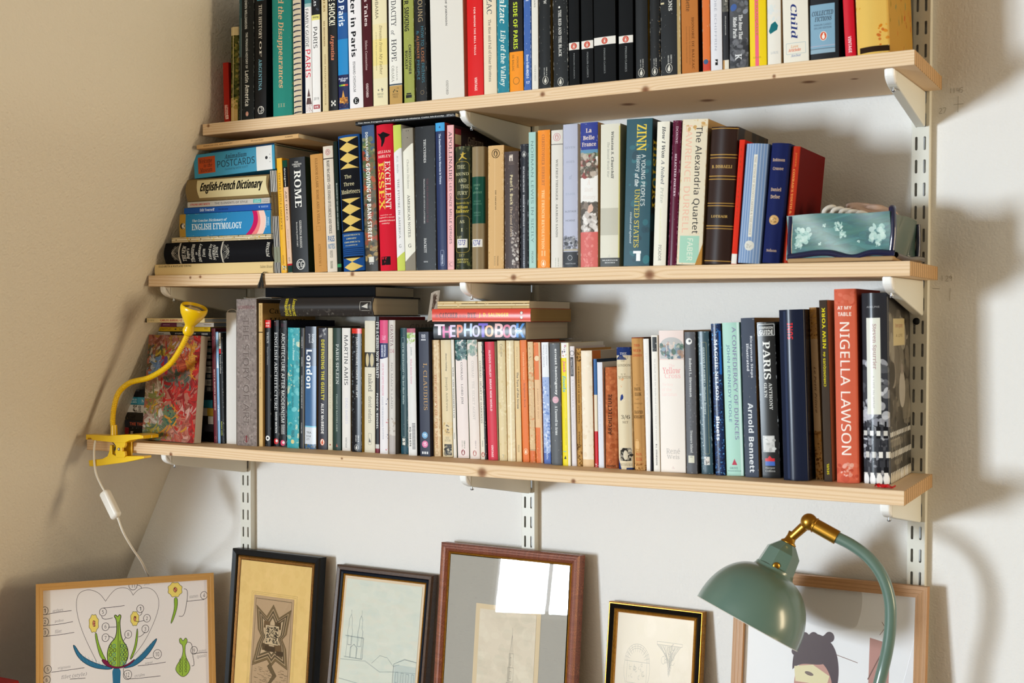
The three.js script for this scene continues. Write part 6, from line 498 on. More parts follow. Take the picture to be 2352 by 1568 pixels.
{ // pencil marks left by whoever hung the shelves
  const strokes = [], g = (pts) => strokes.push(tube(pts.map(([a, b]) => [a, b, 0.1]), 0.32, pts.length * 4, 5));
  const dig = { 1: [[[0, 0], [0, 8]]], 4: [[[0, 8], [-.5, 3.5], [4, 3.5]], [[3, 7], [3, 0]]], 5: [[[4, 8], [.5, 8], [.3, 4.5], [3.4, 4], [3, 1], [0, 0]]], 2: [[[0, 7], [2, 8], [3.6, 6], [0, 0], [4, 0]]], 7: [[[0, 8], [4, 8], [1.4, 0]]], 9: [[[3.6, 6], [2, 8], [.4, 6], [2, 4], [3.6, 6], [3.2, 0]]] };
  const put = (s, x, y, k) => [...s].forEach((ch, i) => dig[ch].forEach((l) => g(l.map(([a, b]) => [x + (i * 5.4 + a) * k, y + b * k]))));
  put('1145', 1246, -101, 0.8); g([[1256, -106], [1255.6, -128]]); g([[1250, -117], [1263, -117]]);
  put('27', 1231, -128, 0.9); put('129', 1236, -361, 0.9); g([[1223, -371], [1233, -371.6]]); g([[1247, -371], [1246.4, -389]]);
  part('pencil_marks', merge(strokes), std('#a09a8e', 0.9), backWall, 'faint pencil figures and ticks');
  backWall.children.forEach((o) => (o.userData.kind = undefined));
}

// ---------- pine boards
function pineCanvas(w, h, k, knots, s, tone = 1) {      // w, h in mm along and across the grain
  const [c, x] = canvas(Math.min(2048, Math.round(w * k)), Math.max(16, Math.round(h * k))), W = c.width, H = c.height, im = x.createImageData(W, H); seed = s;
  const ph = Array.from({ length: 8 }, () => rr(0, 6.3)), fr = rr(0.9, 1.2), base = [238, 212, 178], dark = [208, 166, 118];
  for (let j = 0; j < H; j++) for (let i = 0; i < W; i++) {
    const u = i / W * w, v = j / H * h; let yy = v + 3.2 * Math.sin(u / 210 + ph[0]) + 1.6 * Math.sin(u / 83 + ph[1]) + 5 * Math.sin(u / 600 + ph[2]), heart = 0;
    for (const [kx, ky, r] of knots) { const dx = (u - kx) / (r * 2.6), dy = (v - ky) / r, q = dx * dx + dy * dy; yy += Math.sign(v - ky || 1) * r * 0.9 * Math.exp(-q * 0.8); const q2 = ((u - kx) / r) ** 2 + dy * dy; heart = Math.max(heart, q2 < 1 ? 1 - q2 * 0.45 : 0.55 * Math.exp(-(q2 - 1) * 1.3)); }
    const ring = 0.5 + 0.5 * Math.sin(yy * 1.15 * fr + ph[3] + 1.4 * Math.sin(yy * 0.23 + ph[4])), fine = 0.5 + 0.5 * Math.sin(yy * 7.3 + u * 0.02), grain = rand();
    let t = 0.12 + 0.42 * ring ** 3 + 0.08 * fine + 0.06 * grain, kd = Math.min(1, heart);
    for (let q = 0; q < 3; q++) { let v0 = base[q] + (dark[q] - base[q]) * t; v0 += ([112, 66, 38][q] - v0) * kd * 0.85; im.data[4 * (j * W + i) + q] = v0 * tone; }
    im.data[4 * (j * W + i) + 3] = 255;
  }
  x.putImageData(im, 0, 0); return c;
}
const endGrain = (() => { const [c, x] = canvas(400, 48); seed = 91; for (let i = 0; i < 400; i++) { const v = 0.84 + 0.1 * Math.sin(i * 0.22) + 0.06 * rand(); x.fillStyle = `rgb(${205 * v},${165 * v},${118 * v})`; x.fillRect(i, 0, 1, 48); for (let j = 0; j < 6; j++) { x.fillStyle = `rgba(90,60,35,${0.12 * rand()})`; x.fillRect(i, rr(0, 48), 1, 5); } } return tex(c); })();
const wood = (c) => new THREE.MeshPhysicalMaterial({ map: tex(c), roughness: 0.62, specularIntensity: 0.35 });
// [top, tilt, right end, front edge knots, label]
const TH = 18.9, ZB = 14.3, ZF = 210;
const BOARDS = [
  [-83.1, 0.0065, 1236.5, [[640, 8, 3.2], [799, 17, 4.6], [12, 3, 2.4], [980, 16, 2]], 'highest pine shelf board with its tall row of spines'],
  [-339.97, -0.002, 1232.5, [[117, 3, 2.2], [430, 3, 3], [717, 13, 4], [930, 12, 6.2], [95, 4, 2]], 'middle pine shelf board carrying the ceramic dish at one end'],
  [-629.36, 0, 1227, [[815, 12, 6.5], [965, 16, 3], [560, 4, 1.6], [200, 17, 3]], 'lowest pine shelf board gripped by the yellow clip lamp'],
];
BOARDS.forEach(([Y, tilt, xr, knots, label], n) => {
  const at = (x) => Y + tilt * (x - 600), corner = (z, dy) => { let x = SLOPE(Y + dy, z) + 3.5; return x; };
  const xl = [corner(ZB, 0), corner(ZF, 0)], x0 = xl[1], o = thing('shelf_board', label, 'shelf', [x0, Y, 0], 'pine shelf boards');
  const P = (x, top, z) => [x - x0, at(x) - Y - (top ? 0 : TH), z], r = 0.8;
  const face = (m, quads, name, lab) => { const pos = [], uv = []; for (const [a, b, c, d, ua] of quads) for (const k of [0, 1, 2, 0, 2, 3]) { pos.push(...[a, b, c, d][k]); uv.push(...ua[k]); } const g = new THREE.BufferGeometry(); g.setAttribute('position', new THREE.Float32BufferAttribute(pos, 3)); g.setAttribute('uv', new THREE.Float32BufferAttribute(uv, 2)); g.computeVertexNormals(); return part(name, g, m, o, lab); };
  const Q = [[0, 0], [1, 0], [1, 1], [0, 1]], L = xr - x0;
  const fm = wood(pineCanvas(L, TH, 1.45, knots, 200 + n)), tm = wood(pineCanvas(L, ZF, 0.9, [[rr(100, 400), 60, 7], [rr(500, 800), 120, 9], [L - 150, 160, 8], [L - 90, 150, 4], [L - 320, 90, 9]], 300 + n));
  // the front edge is slightly eased: a narrow bevel above and below
  const f0 = P(x0, 0, ZF), f1 = P(xr, 0, ZF), f2 = P(xr, 1, ZF), f3 = P(x0, 1, ZF), sh = (p, dy, dz, dx = 0) => [p[0] + dx, p[1] + dy, p[2] + dz];
  face(fm, [[sh(f0, r, 0), sh(f1, r, 0, -r), sh(f2, -r, 0, -r), sh(f3, -r, 0), Q], [sh(f3, -r, 0), sh(f2, -r, 0, -r), sh(f2, 0, -r, -r), sh(f3, 0, -r), [[0, .9], [1, .9], [1, 1], [0, 1]]], [sh(f0, 0, -r), sh(f1, 0, -r, -r), sh(f1, r, 0, -r), sh(f0, r, 0), [[0, 0], [1, 0], [1, .1], [0, .1]]]], 'front_edge');
  const b3 = P(xl[0], 1, ZB), b2 = P(xr, 1, ZB), b0 = P(xl[0], 0, ZB), b1 = P(xr, 0, ZB);
  face(tm, [[sh(f3, 0, -r), sh(f2, 0, -r, -r), sh(b2, 0, 0, -r), b3, Q], [b0, sh(b1, 0, 0, -r), sh(f1, 0, -r, -r), sh(f0, 0, -r), [[0, 1], [1, 1], [1, 0], [0, 0]]], [b1, b0, b3, b2, Q], [b0, f0, f3, b3, Q]], 'board_face');
  const em = new THREE.MeshPhysicalMaterial({ map: endGrain, roughness: 0.8, specularIntensity: 0.2 });
  face(em, [[sh(f1, r, -r), sh(b1, r, 0), sh(b2, -r, 0), sh(f2, -r, -r), Q], [sh(f1, r, 0, -r), sh(f1, r, -r), sh(f2, -r, -r), sh(f2, -r, 0, -r), [[0, 0], [.02, 0], [.02, 1], [0, 1]]], [sh(f1, 0, 0, -r), sh(b1, 0, 0, -r), sh(b1, r, 0), sh(f1, r, -r), [[0, 0], [1, 0], [1, .1], [0, .1]]], [sh(f2, -r, -r), sh(b2, -r, 0), sh(b2, 0, 0, -r), sh(f2, 0, 0, -r), [[0, .9], [1, .9], [1, 1], [0, 1]]]], 'end_grain', 'sawn end grain');
});

// ---------- slotted uprights and their brackets
const enamel = std('#dcdbd0', 0.38), capPlastic = std('#f2f1ec', 0.3), zinc = std('#a8aaad', 0.3, { metalness: 0.9 }), darkSteel = std('#24262a', 0.4, { metalness: 0.7 });
const UPX = [0, 592.16, 1207.03], LEAN = [0, 0, 0.005];
function upright(x, y0, y1, lean, label) {
  const o = thing('slotted_upright', label, 'shelf upright', [x + lean * (y0 + 400), y0, 0], 'white slotted uprights'), W = 25, D = 13;
  const s = new THREE.Shape(); s.moveTo(-W / 2 + 1.6, 0); s.lineTo(W / 2 - 1.6, 0); s.lineTo(W / 2 - 1.6, y1 - y0); s.lineTo(-W / 2 + 1.6, y1 - y0); s.closePath();
  for (let k = Math.ceil(-y1 / 32); -32 * k - 19 > y0 + 4; k++) for (const c of [-5.6, 5.6]) {
    const t = -32 * k - y0, b = t - 19, r = 1.7, h = new THREE.Path(); if (t > y1 - y0 - 3) continue;
    h.moveTo(c - r, b + r); h.absarc(c, b + r, r, Math.PI, 2 * Math.PI, false); h.lineTo(c + r, t - r); h.absarc(c, t - r, r, 0, Math.PI, false); h.closePath(); s.holes.push(h);
  }
  part('slotted_face', new THREE.ExtrudeGeometry(s, { depth: 1.3, bevelEnabled: false, curveSegments: 5 }).translate(0, 0, D - 1.3), enamel, o);
  const H = y1 - y0, side = (sg) => { const q = new THREE.CylinderGeometry(1.6, 1.6, H, 10, 1, true, sg > 0 ? 0 : -Math.PI / 2, Math.PI / 2).translate(sg * (W / 2 - 1.6), H / 2, D - 1.6); return merge([q, box(1.3, H, D - 1.6, sg * (W / 2 - 0.65), H / 2, (D - 1.6) / 2)]); };
  for (const sg of [-1, 1]) part('side_flange', side(sg), enamel, o);
  o.rotation.z = -Math.atan(lean); return o;
}
upright(UPX[0], -1010, -358, 0, 'white slotted upright nearest the sloping wall, behind the fortress print');
upright(UPX[1], -1010, 260, 0, 'middle white slotted upright rising behind the mahogany framed print');
upright(UPX[2], -1010, 260, LEAN[2], 'white slotted upright at the open end of the shelves, above the oak frame');
{
  const bracket = (n, u, label) => {
    const [Y, tilt] = BOARDS[n], x = UPX[u] + LEAN[u] * (Y + 400), top = Y + tilt * (x - 600) - TH - 0.3, o = thing('shelf_bracket', label, 'bracket', [x, top, 14.4], 'white shelf brackets'), Hh = 50;
    const p = new THREE.Shape(); p.moveTo(0, 0); p.lineTo(0, -Hh + 5); p.quadraticCurveTo(1, -Hh, 8, -Hh + 1.5); p.lineTo(168, -19.5); p.lineTo(174, -17); p.lineTo(174, 0); p.closePath();
    const arm = new THREE.ExtrudeGeometry(p, { depth: 9, bevelEnabled: true, bevelSize: 1.6, bevelThickness: 2, bevelSegments: 3, bevelOffset: -1.6 }).rotateY(-Math.PI / 2).translate(4.5, 0, 0);
    part('bracket_arm', arm, enamel, o);
    const c = new THREE.Shape(); c.moveTo(174, 0); c.lineTo(174, -17.5); c.quadraticCurveTo(183, -15, 187, -9); c.quadraticCurveTo(188.5, -5, 188.5, 0); c.closePath();
    part('end_cap', new THREE.ExtrudeGeometry(c, { depth: 7, bevelEnabled: true, bevelSize: 2.6, bevelThickness: 3, bevelSegments: 4, bevelOffset: -2.6 }).rotateY(-Math.PI / 2).translate(3.5, 0, 0), capPlastic, o, 'white plastic end cap');
    const sc = merge([cyl(1.6, 4, 10).translate(0, -1, 0), new THREE.SphereGeometry(3, 14, 8, 0, 6.3, 0, 1.6).scale(1, 0.75, 1).rotateX(Math.PI).translate(0, -2.6, 0), box(4, 0.5, 0.9, 0, -4.6, 0)]);
    part('screw', sc.translate(0, -21, 163), zinc, o, 'small bright screw');
    part('dark_hole_disc', merge([new THREE.CylinderGeometry(1.7, 1.7, 0.5, 12).rotateX(-0.21).translate(0, -39.6, 50)]), darkSteel, o);  // dark disc standing in for the shade of a hole
    o.rotation.y = -[0.125, 0.066, 0.026][u]; return o;
  };
  bracket(0, 1, 'white bracket under the top board above the turned-up atlas'); bracket(0, 2, 'white bracket under the open end of the top board');
  bracket(1, 0, 'white bracket under the middle board just above the yellow lamp head'); bracket(1, 1, 'white bracket under the middle board above the orange-red novel'); bracket(1, 2, 'white bracket under the middle board above the cellar photograph jacket');
  bracket(2, 0, 'white bracket under the bottom board near the yellow clip'); bracket(2, 1, 'white bracket under the bottom board above the mahogany frame'); bracket(2, 2, 'white bracket under the open end of the bottom board, above the oak frame');
  solo('wall_screw', 'dark screw head in the upright just below the middle bracket at the open end', 'screw', merge([new THREE.SphereGeometry(5, 18, 10, 0, 6.3, 0, 1.57).scale(1, 0.45, 1).rotateX(Math.PI / 2), box(4, 0.8, 0.8, 0, 0, 2), box(0.8, 4, 0.8, 0, 0, 2)]), darkSteel, [1204, -417, 13]);
}

// ---------- desk and what leans on it
const DESK = -1250;
{
  const o = thing('desk', 'plain wooden desk the framed pictures stand on, below the picture edge', 'desk', [560, -2000, 330]), m = std('#9a7450', 0.5);
  part('desk_top', rbox(1900, 32, 640, 6, 0, 734, 5), m, o);
  for (const [x, z] of [[-820, -250], [820, -250], [-820, 270], [820, 270]]) part('leg', rbox(55, 718, 55, 5, x, 359, z), m, o);
}
function strips(w, h, list) {                             // mitred frame bands: [inset0, z0, inset1, z1] lit as one moulding
  const pos = [], uv = [];
  for (const [a0, z0, a1, z1] of list) {
    const c = (a, z) => [[-w / 2 + a, a, z], [w / 2 - a, a, z], [w / 2 - a, h - a, z], [-w / 2 + a, h - a, z]], A = c(a0, z0), B = c(a1, z1);
    for (let i = 0; i < 4; i++) { const j = (i + 1) % 4, L = i % 2 ? h : w, t = [[0, 0], [L * MM, 0], [(L - a1) * MM, 0.02], [a1 * MM, 0.02]]; const q = [A[i], A[j], B[j], B[i]]; for (const k of [0, 1, 2, 0, 2, 3]) { pos.push(...q[k]); uv.push(t[k][0] + i * 0.37, t[k][1] + i * 0.11); } }
  }
  const g = new THREE.BufferGeometry(); g.setAttribute('position', new THREE.Float32BufferAttribute(pos, 3)); g.setAttribute('uv', new THREE.Float32BufferAttribute(uv, 2)); g.computeVertexNormals(); return g;
}
const glassMat = new THREE.MeshPhysicalMaterial({ color: '#ffffff', roughness: 0.0, transmission: 1, thickness: 0, ior: 1.5 });
const backing = std('#8a6a4a', 0.9);
function specks(c0, cols, n, s, w = 256, h = 64) { const [c, x] = canvas(w, h); seed = s; x.fillStyle = c0; x.fillRect(0, 0, w, h); for (let i = 0; i < n; i++) { x.fillStyle = pick(cols); x.globalAlpha = rr(0.2, 0.8); x.fillRect(rr(0, w), rr(0, h), rr(1, 5), rr(1, 2.4)); } return tex(c, true, [8, 8]); }
const gilt = std('#ffffff', 0.34, { metalness: 0.75, map: specks('#b9822e', ['#7a4c14', '#e0b45c', '#9a6a20', '#4a2c0c'], 900, 21) });
const giltOld = std('#ffffff', 0.5, { metalness: 0.5, map: specks('#8a5c20', ['#4a2c0c', '#c8903c', '#6a4414', '#2c1a08'], 1100, 22) });
const blackLacquer = std('#0c0a09', 0.36, { specularIntensity: 0.3 }), navyLacquer = std('#101722', 0.36, { specularIntensity: 0.3 }), brownWood = std('#ffffff', 0.45, { map: specks('#4a3424', ['#2c1e14', '#6a4c34', '#5a4030'], 900, 23) });
const mahogany = std('#ffffff', 0.36, { metalness: 0.15, map: specks('#7c4432', ['#4a2418', '#a8684a', '#8a5038', '#b87c58', '#3a1a12'], 1200, 24) });
const grained = (c0, cols, s) => { const [c, x] = canvas(512, 64); seed = s; x.fillStyle = c0; x.fillRect(0, 0, 512, 64); for (let i = 0; i < 420; i++) { x.fillStyle = pick(cols); x.globalAlpha = rr(0.12, 0.5); x.fillRect(rr(-60, 512), rr(0, 64), rr(40, 200), rr(0.6, 1.8)); } return tex(c, true, [3, 50]); };
const oak = std('#ffffff', 0.5, { map: grained('#b98a5c', ['#7a5430', '#d8b088', '#8a6038', '#c89a6c'], 25) });
const bamboo = std('#ffffff', 0.45, { map: grained('#c4924e', ['#a8763a', '#dcb478', '#b48444'], 26) });
function framed(name, label, tl, w, zt, lean, depth, bands, inset, picture, extra = {}) {
  // tl: [X of the outer corner, Y of the top front edge]; the thing stands on the desk and leans back by lean
  const s = Math.sin(lean), c = Math.cos(lean), h = (tl[1] - DESK - depth * s) / c, z0 = zt + h * s - depth * c;
  const o = thing(name, label, extra.category ?? 'picture', [tl[0] + w / 2, DESK + 0.4, z0], 'framed pictures leaning on the wall');
  o.rotation.order = 'YXZ'; o.rotation.set(-lean, 0, 0);
  for (const [n, m, list, lb] of bands) part(n, strips(w, h, list), m, o, lb);
  part('backing_board', box(w - 2, h - 2, 2, 0, h / 2, 1.2), backing, o);
  const [cv, pw, ph, pieces] = picture(w - 2 * inset, h - 2 * inset), zp = depth - (extra.rebate ?? 6);
  for (const p of pieces) { const g = new THREE.PlaneGeometry(p.w, p.h).translate(p.x, inset + (h - 2 * inset) / 2 + p.y, zp + (p.dz ?? 0)); part(p.name, g, p.m, o, p.label); }
  if (extra.glass !== false) part('glass', new THREE.PlaneGeometry(w - 2 * inset + 2, h - 2 * inset + 2).translate(0, h / 2, zp + 1.6), glassMat, o);
  return o;
}
const paperMat = (c, rough = 0.85) => new THREE.MeshPhysicalMaterial({ map: tex(c), roughness: rough, specularIntensity: 0.25 });
const sketch = (x, pts, close) => { x.beginPath(); pts.forEach((p, i) => (i ? x.lineTo(...p) : x.moveTo(...p))); if (close) x.closePath(); };

// 1 the fortress engraving
function fortPrint() {
  const W = 700, H = 1330, [c, x] = canvas(W, H); seed = 31; x.fillStyle = '#b79a78'; x.fillRect(0, 0, W, H);
  for (let i = 0; i < 2600; i++) { x.fillStyle = pick(['#a88a68', '#c4a888', '#ac9070']); x.globalAlpha = 0.25; x.fillRect(rr(0, W), rr(0, H), rr(2, 10), rr(2, 8)); } x.globalAlpha = 1;
  x.strokeStyle = '#54452f'; x.lineWidth = 6; x.strokeRect(36, 40, W - 72, H - 90);
  const star = (f, cx = 350, cy = 520) => [[-300, -390], [-110, -260], [0, -420], [110, -260], [310, -380], [255, -60], [185, 10], [260, 130], [300, 390], [90, 300], [20, 380], [-60, 300], [-320, 400], [-245, 110], [-190, 0], [-250, -80]].map(([a, b]) => [cx + a * f, cy + b * f]);
  const fills = [[1.0, '#7a6444'], [0.9, '#a98f6c'], [0.82, '#5e5038'], [0.75, '#b79a78'], [0.68, '#6a5a40'], [0.6, '#c0a684']];
  for (const [f, col] of fills) { sketch(x, star(f), true); x.fillStyle = col; x.fill(); x.strokeStyle = '#3a2f20'; x.lineWidth = 4; x.stroke(); }
  for (const [a, b, q, r] of [[-150, -200, 110, 90], [40, -200, 110, 90], [-160, 90, 120, 90], [50, 90, 120, 90]]) { x.fillStyle = pick(['#6a5236', '#7a4a34', '#54422c']); x.fillRect(350 + a, 520 + b, q, r); }
  x.fillStyle = '#c8b08c'; x.fillRect(232, 370, 236, 250); x.strokeRect(232, 370, 236, 250);
  for (let i = 0; i < 150; i++) { x.fillStyle = pick(['#3a3226', '#54483a', '#2c261c', '#8a7a5c']); x.fillRect(rr(245, 440), rr(382, 590), rr(6, 30), rr(5, 20)); }
  x.fillStyle = '#4a3a28'; x.fillRect(240, 640, 180, 70); x.fillRect(440, 690, 120, 60);
  sketch(x, [[350, 860], [470, 1010], [380, 1110], [560, 1260], [500, 1260], [330, 1120], [400, 1010], [300, 900]], true); x.fillStyle = '#6a583e'; x.fill(); x.stroke();
  x.strokeStyle = '#5a4a34'; x.lineWidth = 4; for (let i = 0; i < 120; i++) { const px = rr(60, 620), py = rr(930, 1250), L = rr(20, 60); x.beginPath(); x.moveTo(px, py); x.quadraticCurveTo(px + L / 2, py + rr(-8, 10), px + L, py + rr(-4, 8)); x.stroke(); }
  for (let i = 0; i < 12; i++) { x.beginPath(); x.moveTo(150, 1230); x.lineTo(150 + rr(-60, 60), 1230 - rr(10, 60)); x.stroke(); }
  return c;
}
framed('framed_fortress_print', 'small brown star fortress engraving on a yellowed mount in a black and gilt frame', [-15.9, -838.2], 201, 33, 0.1, 20, [
  ['frame', blackLacquer, [[0, 0, 0, 17], [0, 17, 2, 20], [2, 20, 10, 19], [10, 19, 12, 14]], 'black lacquered moulding'],
  ['gilt_slip', giltOld, [[12, 14, 14, 16.4], [14, 16.4, 18, 15], [18, 15, 20, 12]], 'worn gilt inner edge'],
], 19.5, (w, h) => {
  const [c, x] = canvas(512, 1024); x.fillStyle = '#e3c17c'; x.fillRect(0, 0, 512, 1024); seed = 32; for (let i = 0; i < 500; i++) { x.fillStyle = pick(['#d8b470', '#ecca88']); x.globalAlpha = 0.2; x.beginPath(); x.arc(rr(0, 512), rr(0, 1024), rr(4, 30), 0, 7); x.fill(); } x.globalAlpha = 1; x.strokeStyle = '#a88850'; x.lineWidth = 1.2; x.strokeRect(92, 150, 330, 560); x.strokeRect(100, 158, 314, 544);
  return [c, 0, 0, [{ name: 'mount', w, h, x: 0, y: 0, m: paperMat(c) }, { name: 'print', w: 91, h: 183, x: 0, y: h / 2 - 152, dz: 0.5, m: paperMat(fortPrint()) }]];
});
// 2 the drawing of a city square
function cityPrint() {
  const W = 900, H = 1700, [c, x] = canvas(W, H); seed = 41; const gr = (y) => (y < 700 ? '#d8dacb' : '#dcdfd6'); x.fillStyle = '#d9dccf'; x.fillRect(0, 0, W, H);
  for (let i = 0; i < 500; i++) { x.fillStyle = pick(['#cdd4c8', '#e2e4d8', '#c8d2cc', '#dcd8c4']); x.globalAlpha = 0.18; x.beginPath(); x.ellipse(rr(0, W), rr(0, H), rr(20, 90), rr(10, 40), 0, 0, 7); x.fill(); } x.globalAlpha = 1;
  const ink = (a) => { x.strokeStyle = `rgba(70,86,94,${a})`; x.fillStyle = `rgba(110,136,146,${a * 0.5})`; x.lineWidth = rr(1.4, 3); };
  const wob = (pts, n = 2, a = 0.6) => { for (let k = 0; k < n; k++) { ink(a * rr(0.6, 1)); sketch(x, pts.map(([p, q]) => [p + rr(-4, 4), q + rr(-4, 4)])); x.stroke(); } };
  for (const tx of [90, 215]) { wob([[tx - 30, 640], [tx - 30, 420], [tx - 18, 400], [tx - 18, 330], [tx, 290], [tx + 18, 330], [tx + 18, 400], [tx + 30, 420], [tx + 30, 640]]); wob([[tx - 20, 460], [tx - 20, 540], [tx + 20, 540], [tx + 20, 460]]); wob([[tx, 290], [tx, 250]]); }
  wob([[40, 640], [260, 640], [260, 470], [40, 470]], 3); wob([[110, 640], [110, 560], [150, 530], [190, 560], [190, 640]], 3);
  wob([[0, 660], [300, 650], [480, 720], [640, 700], [900, 690]], 3, 0.4); wob([[380, 660], [470, 590], [560, 600], [640, 660], [700, 640]], 2, 0.4);
  x.globalAlpha = 0.35; x.fillStyle = '#9ab0b4'; x.fillRect(650, 640, 250, 700); x.globalAlpha = 1;
  wob([[640, 640], [760, 590], [900, 600]], 3); for (let r = 0; r < 5; r++) for (let k = 0; k < 4; k++) { const px = 670 + k * 62, py = 700 + r * 130; wob([[px, py], [px, py + 80], [px + 26, py + 80], [px + 26, py], [px, py]], 2, 0.55); } wob([[640, 640], [640, 1350]], 3); wob([[640, 960], [900, 950]], 3, 0.5);
  wob([[0, 820], [420, 850], [640, 830]], 3, 0.45); wob([[0, 900], [400, 930]], 3, 0.4); for (let i = 0; i < 14; i++) wob([[20 + i * 30, 860], [18 + i * 30, 930]], 1, 0.5); wob([[0, 980], [60, 1120], [20, 1300]], 3);
  wob([[420, 1060], [700, 1420], [900, 1600]], 3, 0.5); wob([[480, 1040], [800, 1380], [900, 1460]], 3, 0.5); x.globalAlpha = 0.3; x.fillStyle = '#8aa4ac'; sketch(x, [[500, 1060], [640, 1040], [900, 1300], [900, 1520]], true); x.fill(); x.globalAlpha = 1;
  for (let i = 0; i < 120; i++) { const px = rr(20, 880), py = 1000 + 690 * Math.pow(rand(), 0.8), s = 6 + (py - 950) * 0.022; ink(rr(0.5, 0.95)); x.beginPath(); x.ellipse(px, py, s * 0.45, s * 1.4, rr(-0.3, 0.3), 0, 7); x.fill(); x.stroke(); x.beginPath(); x.arc(px, py - s * 1.8, s * 0.4, 0, 7); x.stroke(); if (rand() < 0.3) wob([[px - s * 2, py + s], [px + s * 2, py + s * 0.6], [px + s * 2.4, py + s * 1.8]], 2); }
  return c;
}
framed('framed_city_drawing', 'pale blue-grey ink drawing of a crowded city square in a ribbed brown frame', [212, -849.2], 201.7, 20, 0.155, 17, [
  ['frame', brownWood, [[0, 0, 0, 14], [0, 14, 3, 17], [3, 17, 8, 16], [8, 16, 9, 13]], 'ribbed brown moulding'],
  ['dark_channel', navyLacquer, [[9, 13, 10.5, 14.4], [10.5, 14.4, 14, 13.4], [14, 13.4, 14.5, 12]], 'dark blue channel'],
  ['gilt_slip', gilt, [[14.5, 12, 15.5, 13], [15.5, 13, 17.4, 12], [17.4, 12, 18, 10]], 'thin gilt inner edge'],
], 17.8, (w, h) => { const [c, x] = canvas(64, 64); x.fillStyle = '#e2cdb0'; x.fillRect(0, 0, 64, 64); return [c, 0, 0, [{ name: 'mount', w, h, x: 0, y: 0, m: paperMat(c) }, { name: 'drawing', w: w - 9, h: h - 9, x: 0, y: 0, dz: 0.4, m: paperMat(cityPrint()) }]]; });
// 3 the church engraving
function churchPrint() {
  const W = 800, H = 1400, [c, x] = canvas(W, H); seed = 51; x.fillStyle = '#dcd0bc'; x.fillRect(0, 0, W, H);
  for (let i = 0; i < 260; i++) { x.fillStyle = pick(['#d2c6b2', '#e4dac8', '#ccc2b0']); x.globalAlpha = 0.25; x.beginPath(); x.ellipse(rr(0, W), rr(0, H), rr(30, 120), rr(14, 50), 0, 0, 7); x.fill(); } x.globalAlpha = 1;
  x.strokeStyle = '#6a645c'; x.lineWidth = 2; const L = (...p) => { sketch(x, p); x.stroke(); };
  L([480, 120], [474, 330]); L([455, 330], [478, 180], [500, 330]); for (const [y, w] of [[330, 30], [440, 40], [560, 52], [700, 66]]) { x.strokeRect(478 - w, y, w * 2, 110); x.fillStyle = '#8a8478'; x.globalAlpha = 0.35; x.fillRect(478 - w, y, w * 0.8, 110); x.globalAlpha = 1; x.strokeRect(470 - w * 0.2, y + 30, w * 0.55, 60); } x.strokeRect(400, 810, 160, 300);
  L([240, 800], [400, 740], [560, 800]); L([200, 830], [400, 770]); for (let i = 0; i < 9; i++) L([250 + i * 40, 830], [250 + i * 40, 1080]);
  x.fillStyle = '#4c5058'; x.globalAlpha = 0.8; x.fillRect(40, 800, 150, 600); x.globalAlpha = 1; x.strokeStyle = '#aaa89c'; for (let i = 0; i < 60; i++) L([rr(50, 180), rr(820, 1380)], [rr(50, 180), rr(820, 1380)]); x.strokeStyle = '#4a4640'; for (let i = 0; i < 240; i++) { const px = rr(190, 760), py = rr(1080, 1390); L([px, py], [px + rr(-16, 16), py + rr(-24, 6)]); }
  return c;
}
framed('framed_church_print', 'largest middle picture, church spire engraving under grey mount in a reddish mahogany frame', [438.2, -788.2], 256.7, 36, 0.113, 23, [
  ['frame', mahogany, [[0, 0, 0, 19], [0, 19, 2.5, 22.5], [2.5, 22.5, 5, 23], [5, 23, 6, 21], [6, 21, 9, 20.4], [9, 20.4, 13, 18.2], [13, 18.2, 14, 16]], 'stepped reddish mahogany moulding'],
  ['gilt_slip', gilt, [[14, 16, 15.2, 17.4], [15.2, 17.4, 17, 16.4], [17, 16.4, 18.5, 13]], 'thin gilt inner bead'],
], 18.3, (w, h) => {
  const [c, x] = canvas(512, 1024); x.fillStyle = '#a9a59c'; x.fillRect(0, 0, 512, 1024); seed = 52; for (let i = 0; i < 1600; i++) { x.fillStyle = pick(['#a09c94', '#b4b0a6', '#9a968e']); x.globalAlpha = 0.25; x.fillRect(rr(0, 512), rr(0, 1024), rr(4, 20), rr(1, 3)); } x.globalAlpha = 1;
  const [d, y] = canvas(16, 16); y.fillStyle = '#d8c4a2'; y.fillRect(0, 0, 16, 16);
  return [c, 0, 0, [{ name: 'mount', w, h, x: 0, y: 0, m: paperMat(c) }, { name: 'inner_mount', w: w - 100, h: h - 130, x: 4, y: -10, dz: 0.3, m: paperMat(d) }, { name: 'print', w: w - 116, h: h - 146, x: 4, y: -10, dz: 0.6, m: paperMat(churchPrint()) }]];
});
